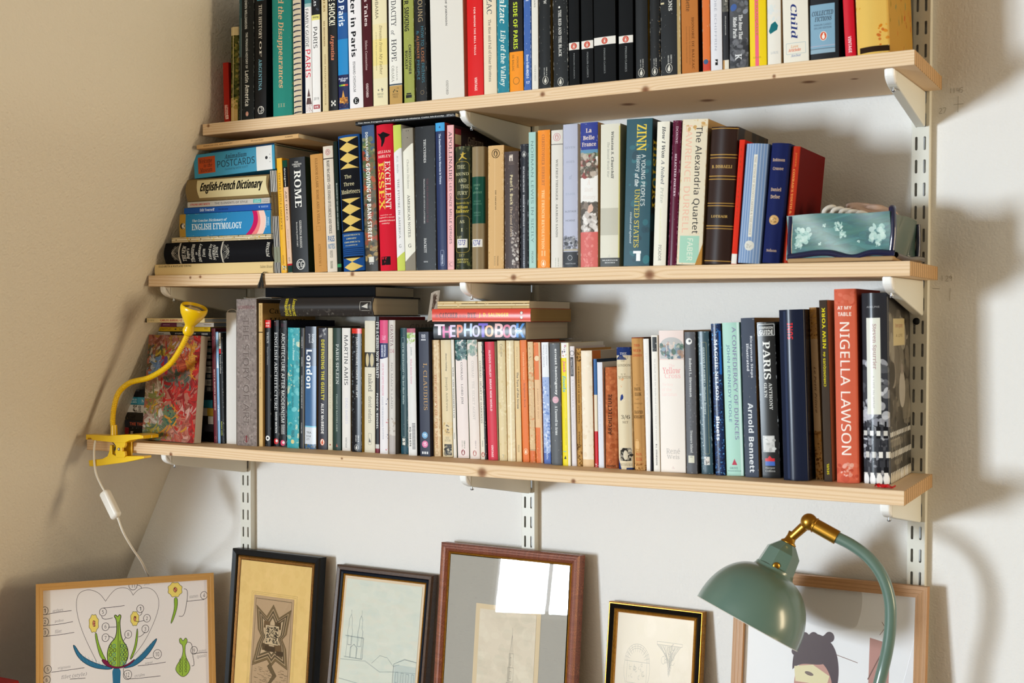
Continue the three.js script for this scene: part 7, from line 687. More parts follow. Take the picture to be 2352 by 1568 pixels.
// 4 the sheet of ornament studies
function ornamentPrint() {
  const W = 800, H = 1300, [c, x] = canvas(W, H); seed = 61; x.fillStyle = '#e2d8c8'; x.fillRect(0, 0, W, H); x.strokeStyle = '#a8a49c';
  for (let i = 0; i < 160; i++) { x.fillStyle = pick(['#dcd2c2', '#e8dfd0']); x.globalAlpha = 0.3; x.beginPath(); x.arc(rr(0, W), rr(0, H), rr(10, 60), 0, 7); x.fill(); } x.globalAlpha = 1;
  const shell = (cx, cy, r) => { x.lineWidth = 2; for (let k = 0; k < 3; k++) { x.beginPath(); x.ellipse(cx, cy, r - k * 14, r * 0.75 - k * 12, 0, Math.PI, 6.28); x.stroke(); } for (let i = 0; i <= 12; i++) { const a = Math.PI + i / 12 * Math.PI; x.beginPath(); x.moveTo(cx + Math.cos(a) * r * 0.6, cy + Math.sin(a) * r * 0.42); x.lineTo(cx + Math.cos(a) * r, cy + Math.sin(a) * r * 0.75); x.stroke(); } x.strokeRect(cx - r * 0.8, cy, r * 1.6, r * 0.9); x.beginPath(); x.moveTo(cx - r, cy); x.bezierCurveTo(cx - r * 1.2, cy + r * 0.7, cx - r * 0.7, cy + r, cx - r * 0.8, cy + r * 1.3); x.moveTo(cx + r, cy); x.bezierCurveTo(cx + r * 1.2, cy + r * 0.7, cx + r * 0.7, cy + r, cx + r * 0.8, cy + r * 1.3); x.stroke(); for (let i = 0; i < 20; i++) { x.beginPath(); x.arc(cx + rr(-r, r) * 0.6, cy + rr(0.1, 0.8) * r, rr(4, 14), rr(0, 3), rr(3, 6)); x.stroke(); } };
  const bracket = (cx, cy, r) => { for (let i = 0; i < 26; i++) { x.beginPath(); x.moveTo(cx - r + i * r / 13, cy); x.quadraticCurveTo(cx + rr(-20, 20), cy + r * 0.6, cx + rr(-10, 30), cy + r * rr(0.8, 1.3)); x.stroke(); } for (let i = 0; i < 12; i++) { x.beginPath(); x.arc(cx + rr(-r, r) * 0.5, cy + rr(0, 0.7) * r, rr(8, 22), 0, 5); x.stroke(); } x.strokeRect(cx - r, cy - 16, r * 2, 16); };
  shell(230, 260, 130); bracket(560, 150, 130); shell(430, 980, 120); bracket(430, 620, 130);
  return c;
}
framed('framed_ornament_studies', 'smallest picture, faint pencil studies of ornament in a black and gold frame', [738.6, -858.6], 156.3, 20, 0.14, 17, [
  ['frame', gilt, [[0, 0, 0, 14], [0, 14, 1.4, 16], [1.4, 16, 2.4, 16]], 'thin gold outer edge'],
  ['dark_band', blackLacquer, [[2.4, 16, 4, 17], [4, 17, 9.5, 14.4]], 'black sloping band'],
  ['gilt_slip', gilt, [[9.5, 14.4, 11, 16], [11, 16, 14, 14.4], [14, 14.4, 15.6, 11]], 'broad gold inner bead'],
], 15.2, (w, h) => [0, 0, 0, [{ name: 'drawing', w, h, x: 0, y: 0, m: paperMat(ornamentPrint()) }]]);
// 5 the oak framed photograph
function photoPrint() {
  const W = 1000, H = 1650, [c, x] = canvas(W, H); seed = 71; x.fillStyle = '#e4e4e6'; x.fillRect(0, 0, W, H);
  const g = (pts, col) => { sketch(x, pts, true); x.fillStyle = col; x.fill(); };
  g([[0, 900], [210, 760], [360, 1000], [360, 1650], [0, 1650]], '#e0d8c4'); g([[0, 1250], [300, 1150], [420, 1650], [0, 1650]], '#d4b48c'); g([[600, 980], [1000, 1160], [1000, 1650], [560, 1650]], '#e0b888'); x.strokeStyle = '#a87c54'; x.lineWidth = 5; sketch(x, [[620, 980], [1000, 1180]]); x.stroke();
  g([[745, 240], [860, 260], [850, 1160], [740, 1120]], '#b08078'); x.strokeStyle = '#6a4a44'; x.lineWidth = 6; for (const q of [[[740, 460], [860, 220]], [[800, 220], [850, 150]], [[860, 220], [810, 150]], [[330, 300], [680, 380]]]) { sketch(x, q); x.stroke(); x.lineWidth = 3; }
  for (let i = 0; i < 170; i++) { x.fillStyle = pick(['#5a5e7c', '#7c80a0', '#4c5068']); x.globalAlpha = 0.8; x.beginPath(); x.ellipse(rr(670, 760) + rr(-20, 30), rr(640, 1240), rr(4, 13), rr(3, 9), rr(0, 3), 0, 7); x.fill(); } for (let i = 0; i < 170; i++) { x.fillStyle = pick(['#b4b878', '#ccd08c', '#9aa060', '#dcd8a0']); x.beginPath(); x.ellipse(rr(930, 1000), rr(640, 1100), rr(6, 18), rr(5, 14), 0, 0, 7); x.fill(); } x.globalAlpha = 1;
  // the person: flat print of a youth in a grey shirt holding up an open hand
  const skin = '#b98a80', dark = '#3a2a3c', shirt = '#5d5f70';
  g([[375, 640], [490, 640], [500, 860], [360, 860]], '#a87c74');
  x.fillStyle = skin; x.beginPath(); x.ellipse(425, 520, 112, 158, 0.12, 0, 7); x.fill();
  x.fillStyle = dark; x.beginPath(); x.moveTo(300, 460); x.bezierCurveTo(290, 260, 430, 210, 520, 290); x.bezierCurveTo(590, 350, 580, 520, 548, 580); x.bezierCurveTo(540, 500, 520, 440, 480, 410); x.bezierCurveTo(420, 430, 350, 400, 300, 460); x.fill(); for (let i = 0; i < 26; i++) { x.beginPath(); x.arc(rr(310, 550), rr(250, 400), rr(14, 30), 0, 7); x.fill(); }
  g([[310, 440], [420, 420], [520, 470], [500, 540], [470, 530], [460, 580], [430, 560], [400, 520], [320, 520]], '#d8cfa8'); x.fillStyle = '#6a5a58'; x.beginPath(); x.ellipse(400, 470, 26, 10, 0.2, 0, 7); x.fill();
  x.fillStyle = '#d49a9c'; x.beginPath(); x.ellipse(392, 610, 46, 20, 0.1, 0, 7); x.fill(); x.fillStyle = '#f0e8e4'; x.fillRect(360, 600, 62, 12);
  g([[180, 1010], [250, 850], [360, 810], [430, 850], [500, 810], [640, 900], [730, 1170], [560, 1210], [540, 1130], [540, 1650], [230, 1650], [260, 1130], [130, 1140]], shirt); for (let i = 0; i < 90; i++) { x.fillStyle = pick(['#54566a', '#686a7c', '#4c4e60']); x.globalAlpha = 0.3; x.beginPath(); x.ellipse(rr(260, 540), rr(880, 1640), rr(20, 60), rr(14, 40), 1, 0, 7); x.fill(); } x.globalAlpha = 1;
  x.fillStyle = '#e6e6ea'; x.fillRect(330, 1110, 190, 12); x.fillRect(332, 1128, 180, 14); x.strokeStyle = '#e6e6ea'; x.lineWidth = 5; sketch(x, [[330, 1090], [520, 1100], [500, 1070], [420, 1060]]); x.stroke(); sketch(x, [[390, 1060], [390, 960], [380, 1040]]); x.stroke();
  g([[620, 1190], [730, 1160], [740, 1060], [725, 960], [650, 900], [640, 930], [668, 990], [668, 1100]], skin); x.fillStyle = skin; x.beginPath(); x.ellipse(668, 900, 52, 70, 0.1, 0, 7); x.fill(); x.strokeStyle = skin; x.lineCap = 'round'; for (const [a, b, cc, d, lw] of [[640, 870, 605, 770, 20], [655, 850, 640, 728, 20], [674, 850, 680, 720, 20], [694, 860, 716, 745, 19], [620, 930, 570, 880, 20]]) { x.lineWidth = lw; sketch(x, [[a, b], [cc, d]]); x.stroke(); }
  return c;
}
framed('framed_photograph', 'oak framed colour photograph of a person in a grey shirt waving, behind the green lamp', [949.7, -784.7], 274.6, 33, 0.12, 20, [
  ['frame', oak, [[0, 0, 0, 20], [0, 20, 5, 20], [5, 20, 5.4, 19.6], [5.4, 19.6, 10, 20], [10, 20, 10.4, 19.6], [10.4, 19.6, 15.5, 20], [15.5, 20, 15.5, 10]], 'pale oak moulding with grooves'],
], 15.2, (w, h) => [0, 0, 0, [{ name: 'photograph', w, h, x: 0, y: 0, m: paperMat(photoPrint(), 0.5) }]], { rebate: 9 });

// 0 the flower diagram drawn on white board, standing across the corner
{
  const lean = 0.175, depth = 16, w = 309.6, top = -886.5, s = Math.sin(lean), c = Math.cos(lean), h = (top - DESK - depth * s) / c, yaw = 0.8246, nx = Math.sin(yaw), nz = Math.cos(yaw);
  const cx = (-264.2 - 54) / 2, cz = (267.3 + 40) / 2, back = h * s - depth * c;
  const o = thing('framed_flower_diagram', 'white board with a hand-drawn labelled flower in a bamboo frame, standing across the corner', 'picture', [cx + nx * back, DESK + 0.4, cz + nz * back], 'framed pictures leaning on the wall');
  o.rotation.order = 'YXZ'; o.rotation.set(-lean, yaw, 0);
  part('frame', strips(w, h, [[0, 0, 0, 16], [0, 16, 6, 16], [6, 16, 6.3, 15.7], [6.3, 15.7, 12, 16], [12, 16, 12, 9]]), bamboo, o, 'pale bamboo moulding'); part('backing_board', box(w - 2, h - 2, 2, 0, h / 2, 1.2), backing, o);
  // board canvas: the part seen spans pixel columns 98..483 of the photograph's board, 205 mm of its height
  const W = 1400, H = Math.round(1400 * (h - 24) / (w - 24)), [cv, x] = canvas(W, H); x.fillStyle = '#e9e4e4'; x.fillRect(0, 0, W, H);
  const m = (px, py) => { const u = (px - 161) / (1412 - 161 + (py - 365) * 0.028), topY = 452 - (px - 161) * 0.0695; return [u * W, (py - topY) / 1.125 * (W / 1130)]; };   // zoomed-crop pixels to the board
  const P = (l) => l.map(([a, b]) => m(a, b)), ink = '#27242a'; x.lineJoin = x.lineCap = 'round';
  const line = (l, lw = 4, col = ink) => { x.strokeStyle = col; x.lineWidth = lw; const q = P(l); x.beginPath(); x.moveTo(...q[0]); for (let i = 1; i < q.length - 1; i++) { const e = [(q[i][0] + q[i + 1][0]) / 2, (q[i][1] + q[i + 1][1]) / 2]; x.quadraticCurveTo(...q[i], ...e); } x.lineTo(...q[q.length - 1]); x.stroke(); };
  const blob = (l, col, lw = 4) => { const q = P(l); x.beginPath(); q.forEach((p, i) => { const n = q[(i + 1) % q.length], e = [(p[0] + n[0]) / 2, (p[1] + n[1]) / 2]; if (!i) x.moveTo((q[q.length - 1][0] + p[0]) / 2, (q[q.length - 1][1] + p[1]) / 2); x.quadraticCurveTo(...p, ...e); }); x.closePath(); if (col) { x.fillStyle = col; x.fill(); } if (lw) { x.strokeStyle = ink; x.lineWidth = lw; x.stroke(); } };
  const ringed = (t, px, py, r = 27) => { const [a, b] = m(px, py); x.strokeStyle = ink; x.lineWidth = 4; x.beginPath(); x.ellipse(a, b, r * 1.1, r * 1.25, 0, 0, 7); x.stroke(); fit(x, t, a, b, r * 0.42 * t.length + 4, r * 1.2, 0, 's', ink); };
  const word = (t, a, b, wd, hg, col = 'rgba(120,116,124,0.75)') => { const [q, r] = m(a, b); fit(x, t, q, r, wd, hg, -0.06, 'i', col); };
  line([[560, 1010], [480, 850], [420, 680], [404, 560], [420, 470], [500, 440], [580, 470], [627, 537]], 3); line([[627, 537], [680, 450], [750, 425], [810, 440], [837, 490]], 3); line([[837, 490], [870, 440], [950, 425], [1010, 460], [1042, 540], [1020, 660], [930, 860], [820, 1000]], 3);
  blob([[378, 880], [396, 878], [440, 960], [540, 1020], [650, 1052], [690, 1066], [640, 1076], [520, 1056], [420, 985]], '#2f7299'); blob([[1018, 826], [1024, 850], [960, 960], [860, 1050], [770, 1068], [770, 1056], [880, 990]], '#2f7299'); x.globalAlpha = 0.35; for (let i = 0; i < 9; i++) { line([[420 + i * 26, 940 + i * 12], [440 + i * 26, 1000 + i * 8]], 5, '#6aa0c0'); line([[800 + i * 22, 1046 - i * 20], [830 + i * 20, 1030 - i * 22]], 5, '#6aa0c0'); } x.globalAlpha = 1;
  blob([[676, 1060], [746, 1060], [740, 1160], [730, 1400], [690, 1400], [684, 1160]], '#2f7299', 0);
  for (const l of [[[590, 990], [560, 880], [545, 790], [560, 784], [572, 860], [610, 960], [640, 1010]], [[870, 742], [876, 800], [866, 900], [830, 990], [810, 1000], [850, 900], [862, 800]]]) blob(l, '#8fb83c');
  blob([[712, 820], [660, 870], [636, 950], [650, 1040], [700, 1066], [760, 1056], [802, 990], [798, 900], [748, 840], [734, 700], [748, 650], [730, 642], [720, 664], [704, 642], [690, 656], [712, 684]], '#9cc04a', 6); line([[724, 700], [722, 1050]], 4); line([[738, 850], [736, 1050]], 4);
  for (let i = 0; i < 5; i++) for (const dx of [664, 692, 752, 776]) { const [a, b] = m(dx + (i % 2) * 5, 890 + i * 34); x.strokeStyle = pick(['#1f4a5c', '#27242a', '#2f7299']); x.lineWidth = 4; x.beginPath(); x.ellipse(a, b, 11, 15, 0.2, 0, 7); x.stroke(); }
  blob([[590, 990], [640, 1000], [660, 1040], [720, 1058], [790, 1040], [860, 985], [830, 1030], [760, 1064], [690, 1068], [620, 1040]], '#7c1c48', 3);
  const flower = (cx2, cy2, a, b, tilt) => { const l = []; for (let i = 0; i < 16; i++) { const t = i / 16 * 6.283, k = i % 2 ? 1.08 : 0.86; l.push([cx2 + Math.cos(t) * a * k + Math.sin(t) * tilt, cy2 + Math.sin(t) * b * k]); } blob(l, '#ecd873', 3); blob([[cx2, cy2 - b * 0.42], [cx2 + a * 0.36, cy2], [cx2, cy2 + b * 0.42], [cx2 - a * 0.3, cy2]], '#d88a6a', 3); for (let i = 0; i < 16; i++) { const [p, q] = m(cx2 + rr(-0.2, 0.2) * a, cy2 + rr(-0.3, 0.3) * b); x.fillStyle = pick(['#a83c2c', '#5a2a24', '#e0a080']); x.fillRect(p, q, 6, 6); } };
  flower(538, 712, 38, 74, 0); flower(850, 676, 34, 60, 0); flower(1162, 446, 58, 62, 0);
  blob([[1152, 508], [1184, 510], [1180, 600], [1140, 716], [1126, 716], [1160, 600]], '#8fb83c');
  blob([[1196, 840], [1212, 832], [1226, 864], [1244, 830], [1262, 846], [1256, 880], [1244, 890], [1244, 980], [1290, 1060], [1270, 1120], [1226, 1150], [1180, 1110], [1164, 1070], [1226, 980], [1226, 890], [1200, 876]], '#9cc04a'); line([[1226, 985], [1224, 1130]], 3); for (let i = 0; i < 4; i++) for (const dx of [1206, 1250]) { const [a, b] = m(dx, 1010 + i * 28); x.strokeStyle = ink; x.lineWidth = 3; x.beginPath(); x.ellipse(a, b, 8, 12, 0, 0, 7); x.stroke(); }
  for (const [t, a, b] of [['5', 607, 622], ['6', 627, 738], ['7', 627, 824], ['8', 800, 800], ['1', 892, 598], ['2', 944, 674], ['3', 932, 758], ['10', 1026, 960], ['4', 1390, 492], ['9', 1314, 934], ['1', 172, 610], ['2', 174, 696], ['3', 174, 778], ['5', 194, 1064], ['6', 186, 1144], ['12', 796, 1118], ['11', 836, 412]]) ringed(t, a, b, t.length > 1 ? 32 : 27);
  line([[612, 590], [690, 584], [770, 572]]); line([[598, 656], [600, 678], [650, 678], [680, 668]]); line([[650, 742], [712, 740]]); line([[650, 812], [680, 822], [690, 840]]); line([[780, 826], [764, 850]]); line([[904, 620], [906, 640], [888, 652]]); line([[922, 690], [880, 704], [856, 694]]); line([[930, 782], [910, 810], [880, 822]]); line([[990, 986], [960, 992], [930, 990]]); line([[1232, 440], [1264, 434], [1254, 560], [1232, 662], [1194, 660]]); line([[1254, 540], [1320, 534], [1390, 526]]); line([[1262, 868], [1298, 866], [1300, 950], [1320, 1056], [1298, 1058]]); line([[1310, 958], [1418, 952]]); line([[868, 408], [896, 414], [900, 434]]); line([[764, 1062], [766, 1150], [850, 1150], [1050, 1132]]); line([[876, 1050], [980, 1040], [1090, 1024]]);
  line([[176, 640], [260, 622], [370, 610]]); line([[192, 724], [280, 716], [380, 696]]); line([[180, 808], [280, 798], [390, 780]]); line([[222, 1086], [330, 1074], [466, 1056]]); line([[360, 1142], [420, 1140], [474, 1136]]);
  for (const [t, a, b, wd, hg] of [['anthers', 270, 606, 90, 26], ['pollen', 280, 690, 80, 26], ['filet', 272, 770, 60, 30], ['stigmata', 316, 1052, 110, 28], ['filet (style)', 390, 1118, 220, 40], ['sepal', 960, 1028, 70, 26], ['ovules', 890, 1122, 90, 26], ['stamen', 1310, 500, 80, 26], ['(pistil)', 1374, 982, 86, 34], ['stamen', 1380, 938, 70, 22], ['petal', 944, 400, 50, 24]]) word(t, a, b, wd, hg);
  part('drawing', new THREE.PlaneGeometry(w - 24, h - 24).translate(0, h / 2, depth - 6), new THREE.MeshPhysicalMaterial({ map: tex(cv), roughness: 0.5, specularIntensity: 0.4 }), o);
}
{ // red box at the edge of the picture
  const o = thing('storage_box', 'dark red cloth box barely showing beside the flower diagram', 'box', [-345, DESK, 345]);
  part('box_body', rbox(120, 180, 110, 3, 0, 90, 0), std('#8a1418', 0.85), o); part('lid', rbox(124, 14, 114, 3, 0, 188, 0), std('#96181c', 0.85), o);
}

// ---------- small things on the shelves
const S2 = (x) => -339.97 - 0.002 * (x - 600), S3 = -629.36;
{ // glazed slab-built dish
  const [c, x] = canvas(900, 400); seed = 81; x.fillStyle = '#2f6a6c'; x.fillRect(0, 0, 900, 400);
  for (let i = 0; i < 420; i++) { x.fillStyle = pick(['#3a7c7c', '#27585c', '#4a8a8c', '#2c5f70', '#356e66']); x.globalAlpha = rr(0.15, 0.5); x.beginPath(); x.ellipse(rr(0, 900), rr(0, 400), rr(20, 120), rr(5, 26), rr(-0.3, 0.3), 0, 7); x.fill(); } x.globalAlpha = 1;
  const patch = (cx, cy, s) => { for (let i = 0; i < 26; i++) { x.fillStyle = pick(['#b8d4cc', '#cfe2da', '#a4c8c0']); x.globalAlpha = rr(0.5, 0.95); x.beginPath(); x.ellipse(cx + rr(-1, 1) * s, cy + rr(-1.1, 1.1) * s, s * rr(0.2, 0.5), s * rr(0.15, 0.45), rr(0, 3), 0, 7); x.fill(); } x.globalAlpha = 1; };
  patch(140, 190, 60); patch(100, 265, 30); patch(460, 120, 32); patch(490, 190, 24); patch(780, 180, 60); patch(800, 270, 26); patch(330, 110, 12); patch(290, 270, 12); patch(630, 250, 10);
  const glaze = new THREE.MeshPhysicalMaterial({ map: tex(c), roughness: 0.22, clearcoat: 0.8, clearcoatRoughness: 0.08 }), navy = std('#10183e', 0.2, { clearcoat: 0.9, clearcoatRoughness: 0.08 }), clay = std('#a8875c', 0.8), sideGlaze = std('#39544e', 0.3, { clearcoat: 0.5 });
  const X0 = 1112, X1 = 1208, Z0 = 26, Z1 = 200, Hh = 60, o = thing('ceramic_dish', 'hand-built rectangular dish with blue-green glaze and thick navy blue edges', 'dish', [(X0 + X1) / 2, S2(1140), (Z0 + Z1) / 2]), W = X1 - X0, D = Z1 - Z0;
  const wobble = (g, a) => { const p = g.attributes.position; for (let i = 0; i < p.count; i++) { const X = p.getX(i), Y = p.getY(i), Z = p.getZ(i); p.setXYZ(i, X + a * Math.sin(Y * 0.09 + Z * 0.05), Y + a * Math.sin(X * 0.06 + Z * 0.045), Z + a * 0.8 * Math.sin(X * 0.07 + Y * 0.08)); } g.computeVertexNormals(); return g; };
  const slabG = (w, h, t) => { const g = new THREE.BoxGeometry(w, h, t, 24, 10, 2); return g; };
  part('front_wall', wobble(slabG(W + 36, Hh - 2, 5).translate(-20, Hh / 2 + 4, D / 2 + 1), 0.9), glaze, o, 'blue-green glazed front with pale patches');
  part('back_wall', wobble(slabG(W - 4, Hh - 2, 7).translate(0, Hh / 2 + 4, -D / 2 + 8), 1.3), sideGlaze, o);
  part('side_wall', wobble(slabG(D - 14, Hh - 2, 7).rotateY(Math.PI / 2).translate(W / 2 - 5, Hh / 2 + 4, 0), 1.2), sideGlaze, o); part('side_wall', wobble(slabG(D - 14, Hh - 2, 7).rotateY(Math.PI / 2).translate(-W / 2 + 5, Hh / 2 + 4, 0), 1.2), sideGlaze, o);
  part('foot_slab', wobble(merge([rbox(W + 4, 6, D + 4, 2.6, 2, 3.6, 0, 3), rbox(W + 40, 6, 12, 2.6, -16, 3.6, D / 2 + 2, 3)]), 0.4), clay, o, 'bare clay base');
  const rope = (pts, r) => wobble(tube(pts, r, 60, 10), 0.8);
  part('edge_coil', merge([rope([[-W / 2 - 36, 9, D / 2 + 3], [-W / 3, 12, D / 2 + 5], [0, 6.5, D / 2 + 3], [W / 4, 12, D / 2 + 5], [W / 2 + 4, 9, D / 2 + 3]], 4.2), rope([[W / 2 + 4, 8, D / 2 - 4], [W / 2 + 6, 6, 0], [W / 2 + 7, 9, -D / 2 + 8]], 4)]), navy, o, 'navy blue rope of glaze at the foot');
  part('corner_coil', merge([rope([[W / 2 - 1, 6, D / 2 - 1], [W / 2, 34, D / 2], [W / 2 - 1, Hh + 7, D / 2 - 7], [W / 2 - 2, Hh + 8, D / 2 - 12]], 4.4), ball(4.6, W / 2 - 1.5, Hh + 7, D / 2 - 9)]), navy, o, 'thick navy corner ridge'); part('corner_coil', rope([[-W / 2 - 33, 6, D / 2 + 2], [-W / 2 - 35, 34, D / 2 + 2], [-W / 2 - 33, Hh + 2, D / 2 + 1]], 3.6), navy, o); part('corner_coil', rope([[W / 2, 6, -D / 2 + 6], [W / 2 + 2, 32, -D / 2 + 6], [W / 2, Hh - 2, -D / 2 + 7]], 3.4), navy, o);
}
function crumple(w, h, d, n, s) { seed = s; const g = new THREE.SphereGeometry(1, 40, 24), p = g.attributes.position, ph = Array.from({ length: n }, () => [rr(2, 7), rr(2, 7), rr(2, 7), rr(0, 6)]); for (let i = 0; i < p.count; i++) { const a = p.getX(i), b = p.getY(i), c = p.getZ(i); let f = 1; for (const [u, v, q, o] of ph) f += 0.09 * Math.sin(u * a + v * b + q * c + o); p.setXYZ(i, a * f * w / 2, Math.max(-0.2, b * f) * h / 2, c * f * d / 2); } g.computeVertexNormals(); return g; }
{
  const folds = []; for (let i = 0; i < 5; i++) folds.push(tube([[-22 + i * 11, -14, 6], [-21 + i * 11, 8 - i * 1.2, 10], [-12 + i * 11, 13 - i * 3, 2], [-6 + i * 11, 2 - i * 2.4, -8]], 3.4, 24, 8));
  solo('gauze_bandage', 'folded strip of white gauze showing over the dish rim beside the red hardback', 'bandage', merge([...folds, crumple(54, 26, 26, 5, 3).translate(0, -4, -2)]), std('#d9d2c6', 0.95), [1136, S2(1130) + 62, 160]);
  const o = thing('folded_cloth', 'pinkish beige folded cloth standing up behind the navy corner of the dish', 'cloth', [1160, S2(1160) + 64, 105]), m = std('#bb9f8e', 0.95);
  const sh = new THREE.Shape(); sh.moveTo(-36, 0); sh.lineTo(-24, 16); sh.quadraticCurveTo(-10, 18, 8, 13); sh.lineTo(30, 7); sh.lineTo(36, 0); sh.closePath();
  part('upper_fold', new THREE.ExtrudeGeometry(sh, { depth: 10, bevelEnabled: true, bevelSize: 2, bevelThickness: 3, bevelSegments: 4 }).rotateY(0.25), m, o); part('lower_fold', crumple(60, 24, 40, 6, 9).translate(0, 6, 14), m, o);
}
{ // bookmark tassel over the shelf edge
  const o = thing('bookmark_tassel', 'small dark grey tassel hanging over the edge of the middle board', 'tassel', [206.5, -362, 213.5]), m = std('#3c3b38', 0.95); const th = []; seed = 6;
  for (let i = 0; i < 34; i++) { const a = rr(-1, 1), b = rr(-1, 1); th.push(tube([[a * 1.2, 20 + b, b * 0.4], [a * 3.4 - 1, 10, b * 1.2], [a * 6.4 - 2.4, rr(-2, 2), b * 1.6]], 0.45, 8, 4)); }
  part('threads', merge(th), m, o); part('knot', ball(2.2, 0.2, 21, -0.6), m, o); part('cord', tube([[0.2, 22, -0.6], [0.6, 24.4, -3], [0.8, 24.6, -14]], 0.7, 12, 6), m, o);
}
{ // scrap of red wrapper
  const g = new THREE.PlaneGeometry(25, 10, 12, 4).rotateX(-Math.PI / 2), p = g.attributes.position; for (let i = 0; i < p.count; i++) p.setY(i, 2.4 + 1.6 * Math.sin(p.getX(i) * 0.55) + 1.3 * Math.sin(p.getZ(i) * 0.8 + p.getX(i) * 0.2)); g.computeVertexNormals();
  solo('red_wrapper_scrap', 'crumpled bright red scrap at the open end of the bottom shelf', 'scrap', merge([g, crumple(16, 6, 7, 4, 4).translate(-2, 1.2, 0)]), std('#d80a14', 0.3), [1199, S3 + 0.3, 191]);
}
{ // little abstract painting leaning on the disc cases
  const W = 126, H = 186, T = 17, [c, x] = canvas(640, 960); seed = 88; x.fillStyle = '#9a5a48'; x.fillRect(0, 0, 640, 960);
  const stroke = (px, py, L, wd, a, col) => { x.save(); x.translate(px * 640, py * 960); x.rotate(a); for (let i = 0; i < wd * 0.9; i++) { const q = new THREE.Color(col); const l = rr(0.66, 0.98); x.strokeStyle = `rgba(${q.clone().convertLinearToSRGB().r * 255 * l | 0},${q.clone().convertLinearToSRGB().g * 255 * l | 0},${q.clone().convertLinearToSRGB().b * 255 * l | 0},0.8)`; x.lineWidth = rr(2, 6); const y = rr(-wd / 2, wd / 2); x.beginPath(); x.moveTo(-L / 2 + rr(-8, 8), y); x.quadraticCurveTo(0, y + L * 0.14, L / 2 + rr(-8, 8), y + rr(-4, 4)); x.stroke(); } x.restore(); };
  const zones = [[0, 0, 1, .12, ['#a86a58', '#b88a3c', '#8a4a3c', '#c08a80']], [0, .1, .45, .35, ['#8a5a4c', '#6a5a3c', '#7a8a94', '#c8b8a8', '#a8842c', '#4a5a4c']], [.35, .08, .85, .22, ['#c8a098', '#d8c0b8', '#a86a58', '#c84838']], [.2, .16, .5, .3, ['#b8982c', '#d8b83c', '#7a6a2c']], [.25, .22, .42, .34, ['#a02c7c', '#6a4a9a', '#c02838', '#5a7ab0']], [.1, .22, .25, .36, ['#6a8ab8', '#8aa4c8', '#c8ccd0']], [.55, .18, .82, .36, ['#c8502c', '#d8643c', '#b04028']], [.8, .08, .9, .4, ['#e0942c', '#d8841c', '#e8a43c']], [.9, 0, 1, 1, ['#b81c18', '#c82418', '#98140f']], [.35, .34, .85, .48, ['#7a5a4c', '#6a6a4c', '#8a6a60', '#4c5a4c']], [.3, .44, .95, .72, ['#c01c14', '#b01812', '#d02c20', '#98140e']], [0, .42, .35, .6, ['#b89880', '#d8c4a8', '#8a8a5c', '#a87c64']], [.05, .56, .42, .75, ['#c8982c', '#8a8a48', '#c8a888', '#a86a4c']], [0, .7, .35, .92, ['#d0b8a4', '#e0d4c4', '#8a9a7c', '#b88a7c']], [.4, .68, .66, .84, ['#2c5a4c', '#3c6a54', '#d8902c', '#6a7a54']], [.66, .66, .92, .95, ['#c0281c', '#a8503c', '#d8a090', '#c86a54']], [.0, .86, .5, 1, ['#6a7a5c', '#8a8a3c', '#b8a03c', '#7c8a6c']], [.4, .84, .8, 1, ['#c88a74', '#b8503c', '#d8902c', '#a86c5c']]];
  for (let pass = 0; pass < 3; pass++) for (const [a, b, cx, d, cols] of zones) for (let i = 0; i < 20; i++) stroke(rr(a, cx), rr(b, d), rr(40, 120), rr(10, 30), rr(-1.6, 1.6), pick(cols));
  const face = tex(c), o = thing('small_painting', 'small thickly painted red abstract canvas leaning on the stacked disc cases', 'painting', [-30.5, S3 + 0.3, 164.5]);
  o.rotation.set(-0.09, -0.035, -0.012);
  const g = new THREE.PlaneGeometry(W, H, 60, 90).translate(0, H / 2, T), p = g.attributes.position, px = x.getImageData(0, 0, 640, 960).data; for (let i = 0; i < p.count; i++) { const u = Math.min(639, Math.floor((p.getX(i) / W + 0.5) * 639)), v = Math.min(959, Math.floor((1 - p.getY(i) / H) * 959)), q = 4 * (v * 640 + u); p.setZ(i, T + 0.2 + (px[q] + px[q + 1] + px[q + 2]) / 765 * 1.1); } g.computeVertexNormals();
  part('canvas_block', rbox(W, H, T, 1.5, 0, H / 2, T / 2), std('#d6cdbf', 0.85), o, 'white canvas edges'); part('paint_layer', g, new THREE.MeshPhysicalMaterial({ map: face, roughness: 0.45, specularIntensity: 0.3, bumpMap: face, bumpScale: 0.0009 }), o, 'thick red and earthy brushwork');
}
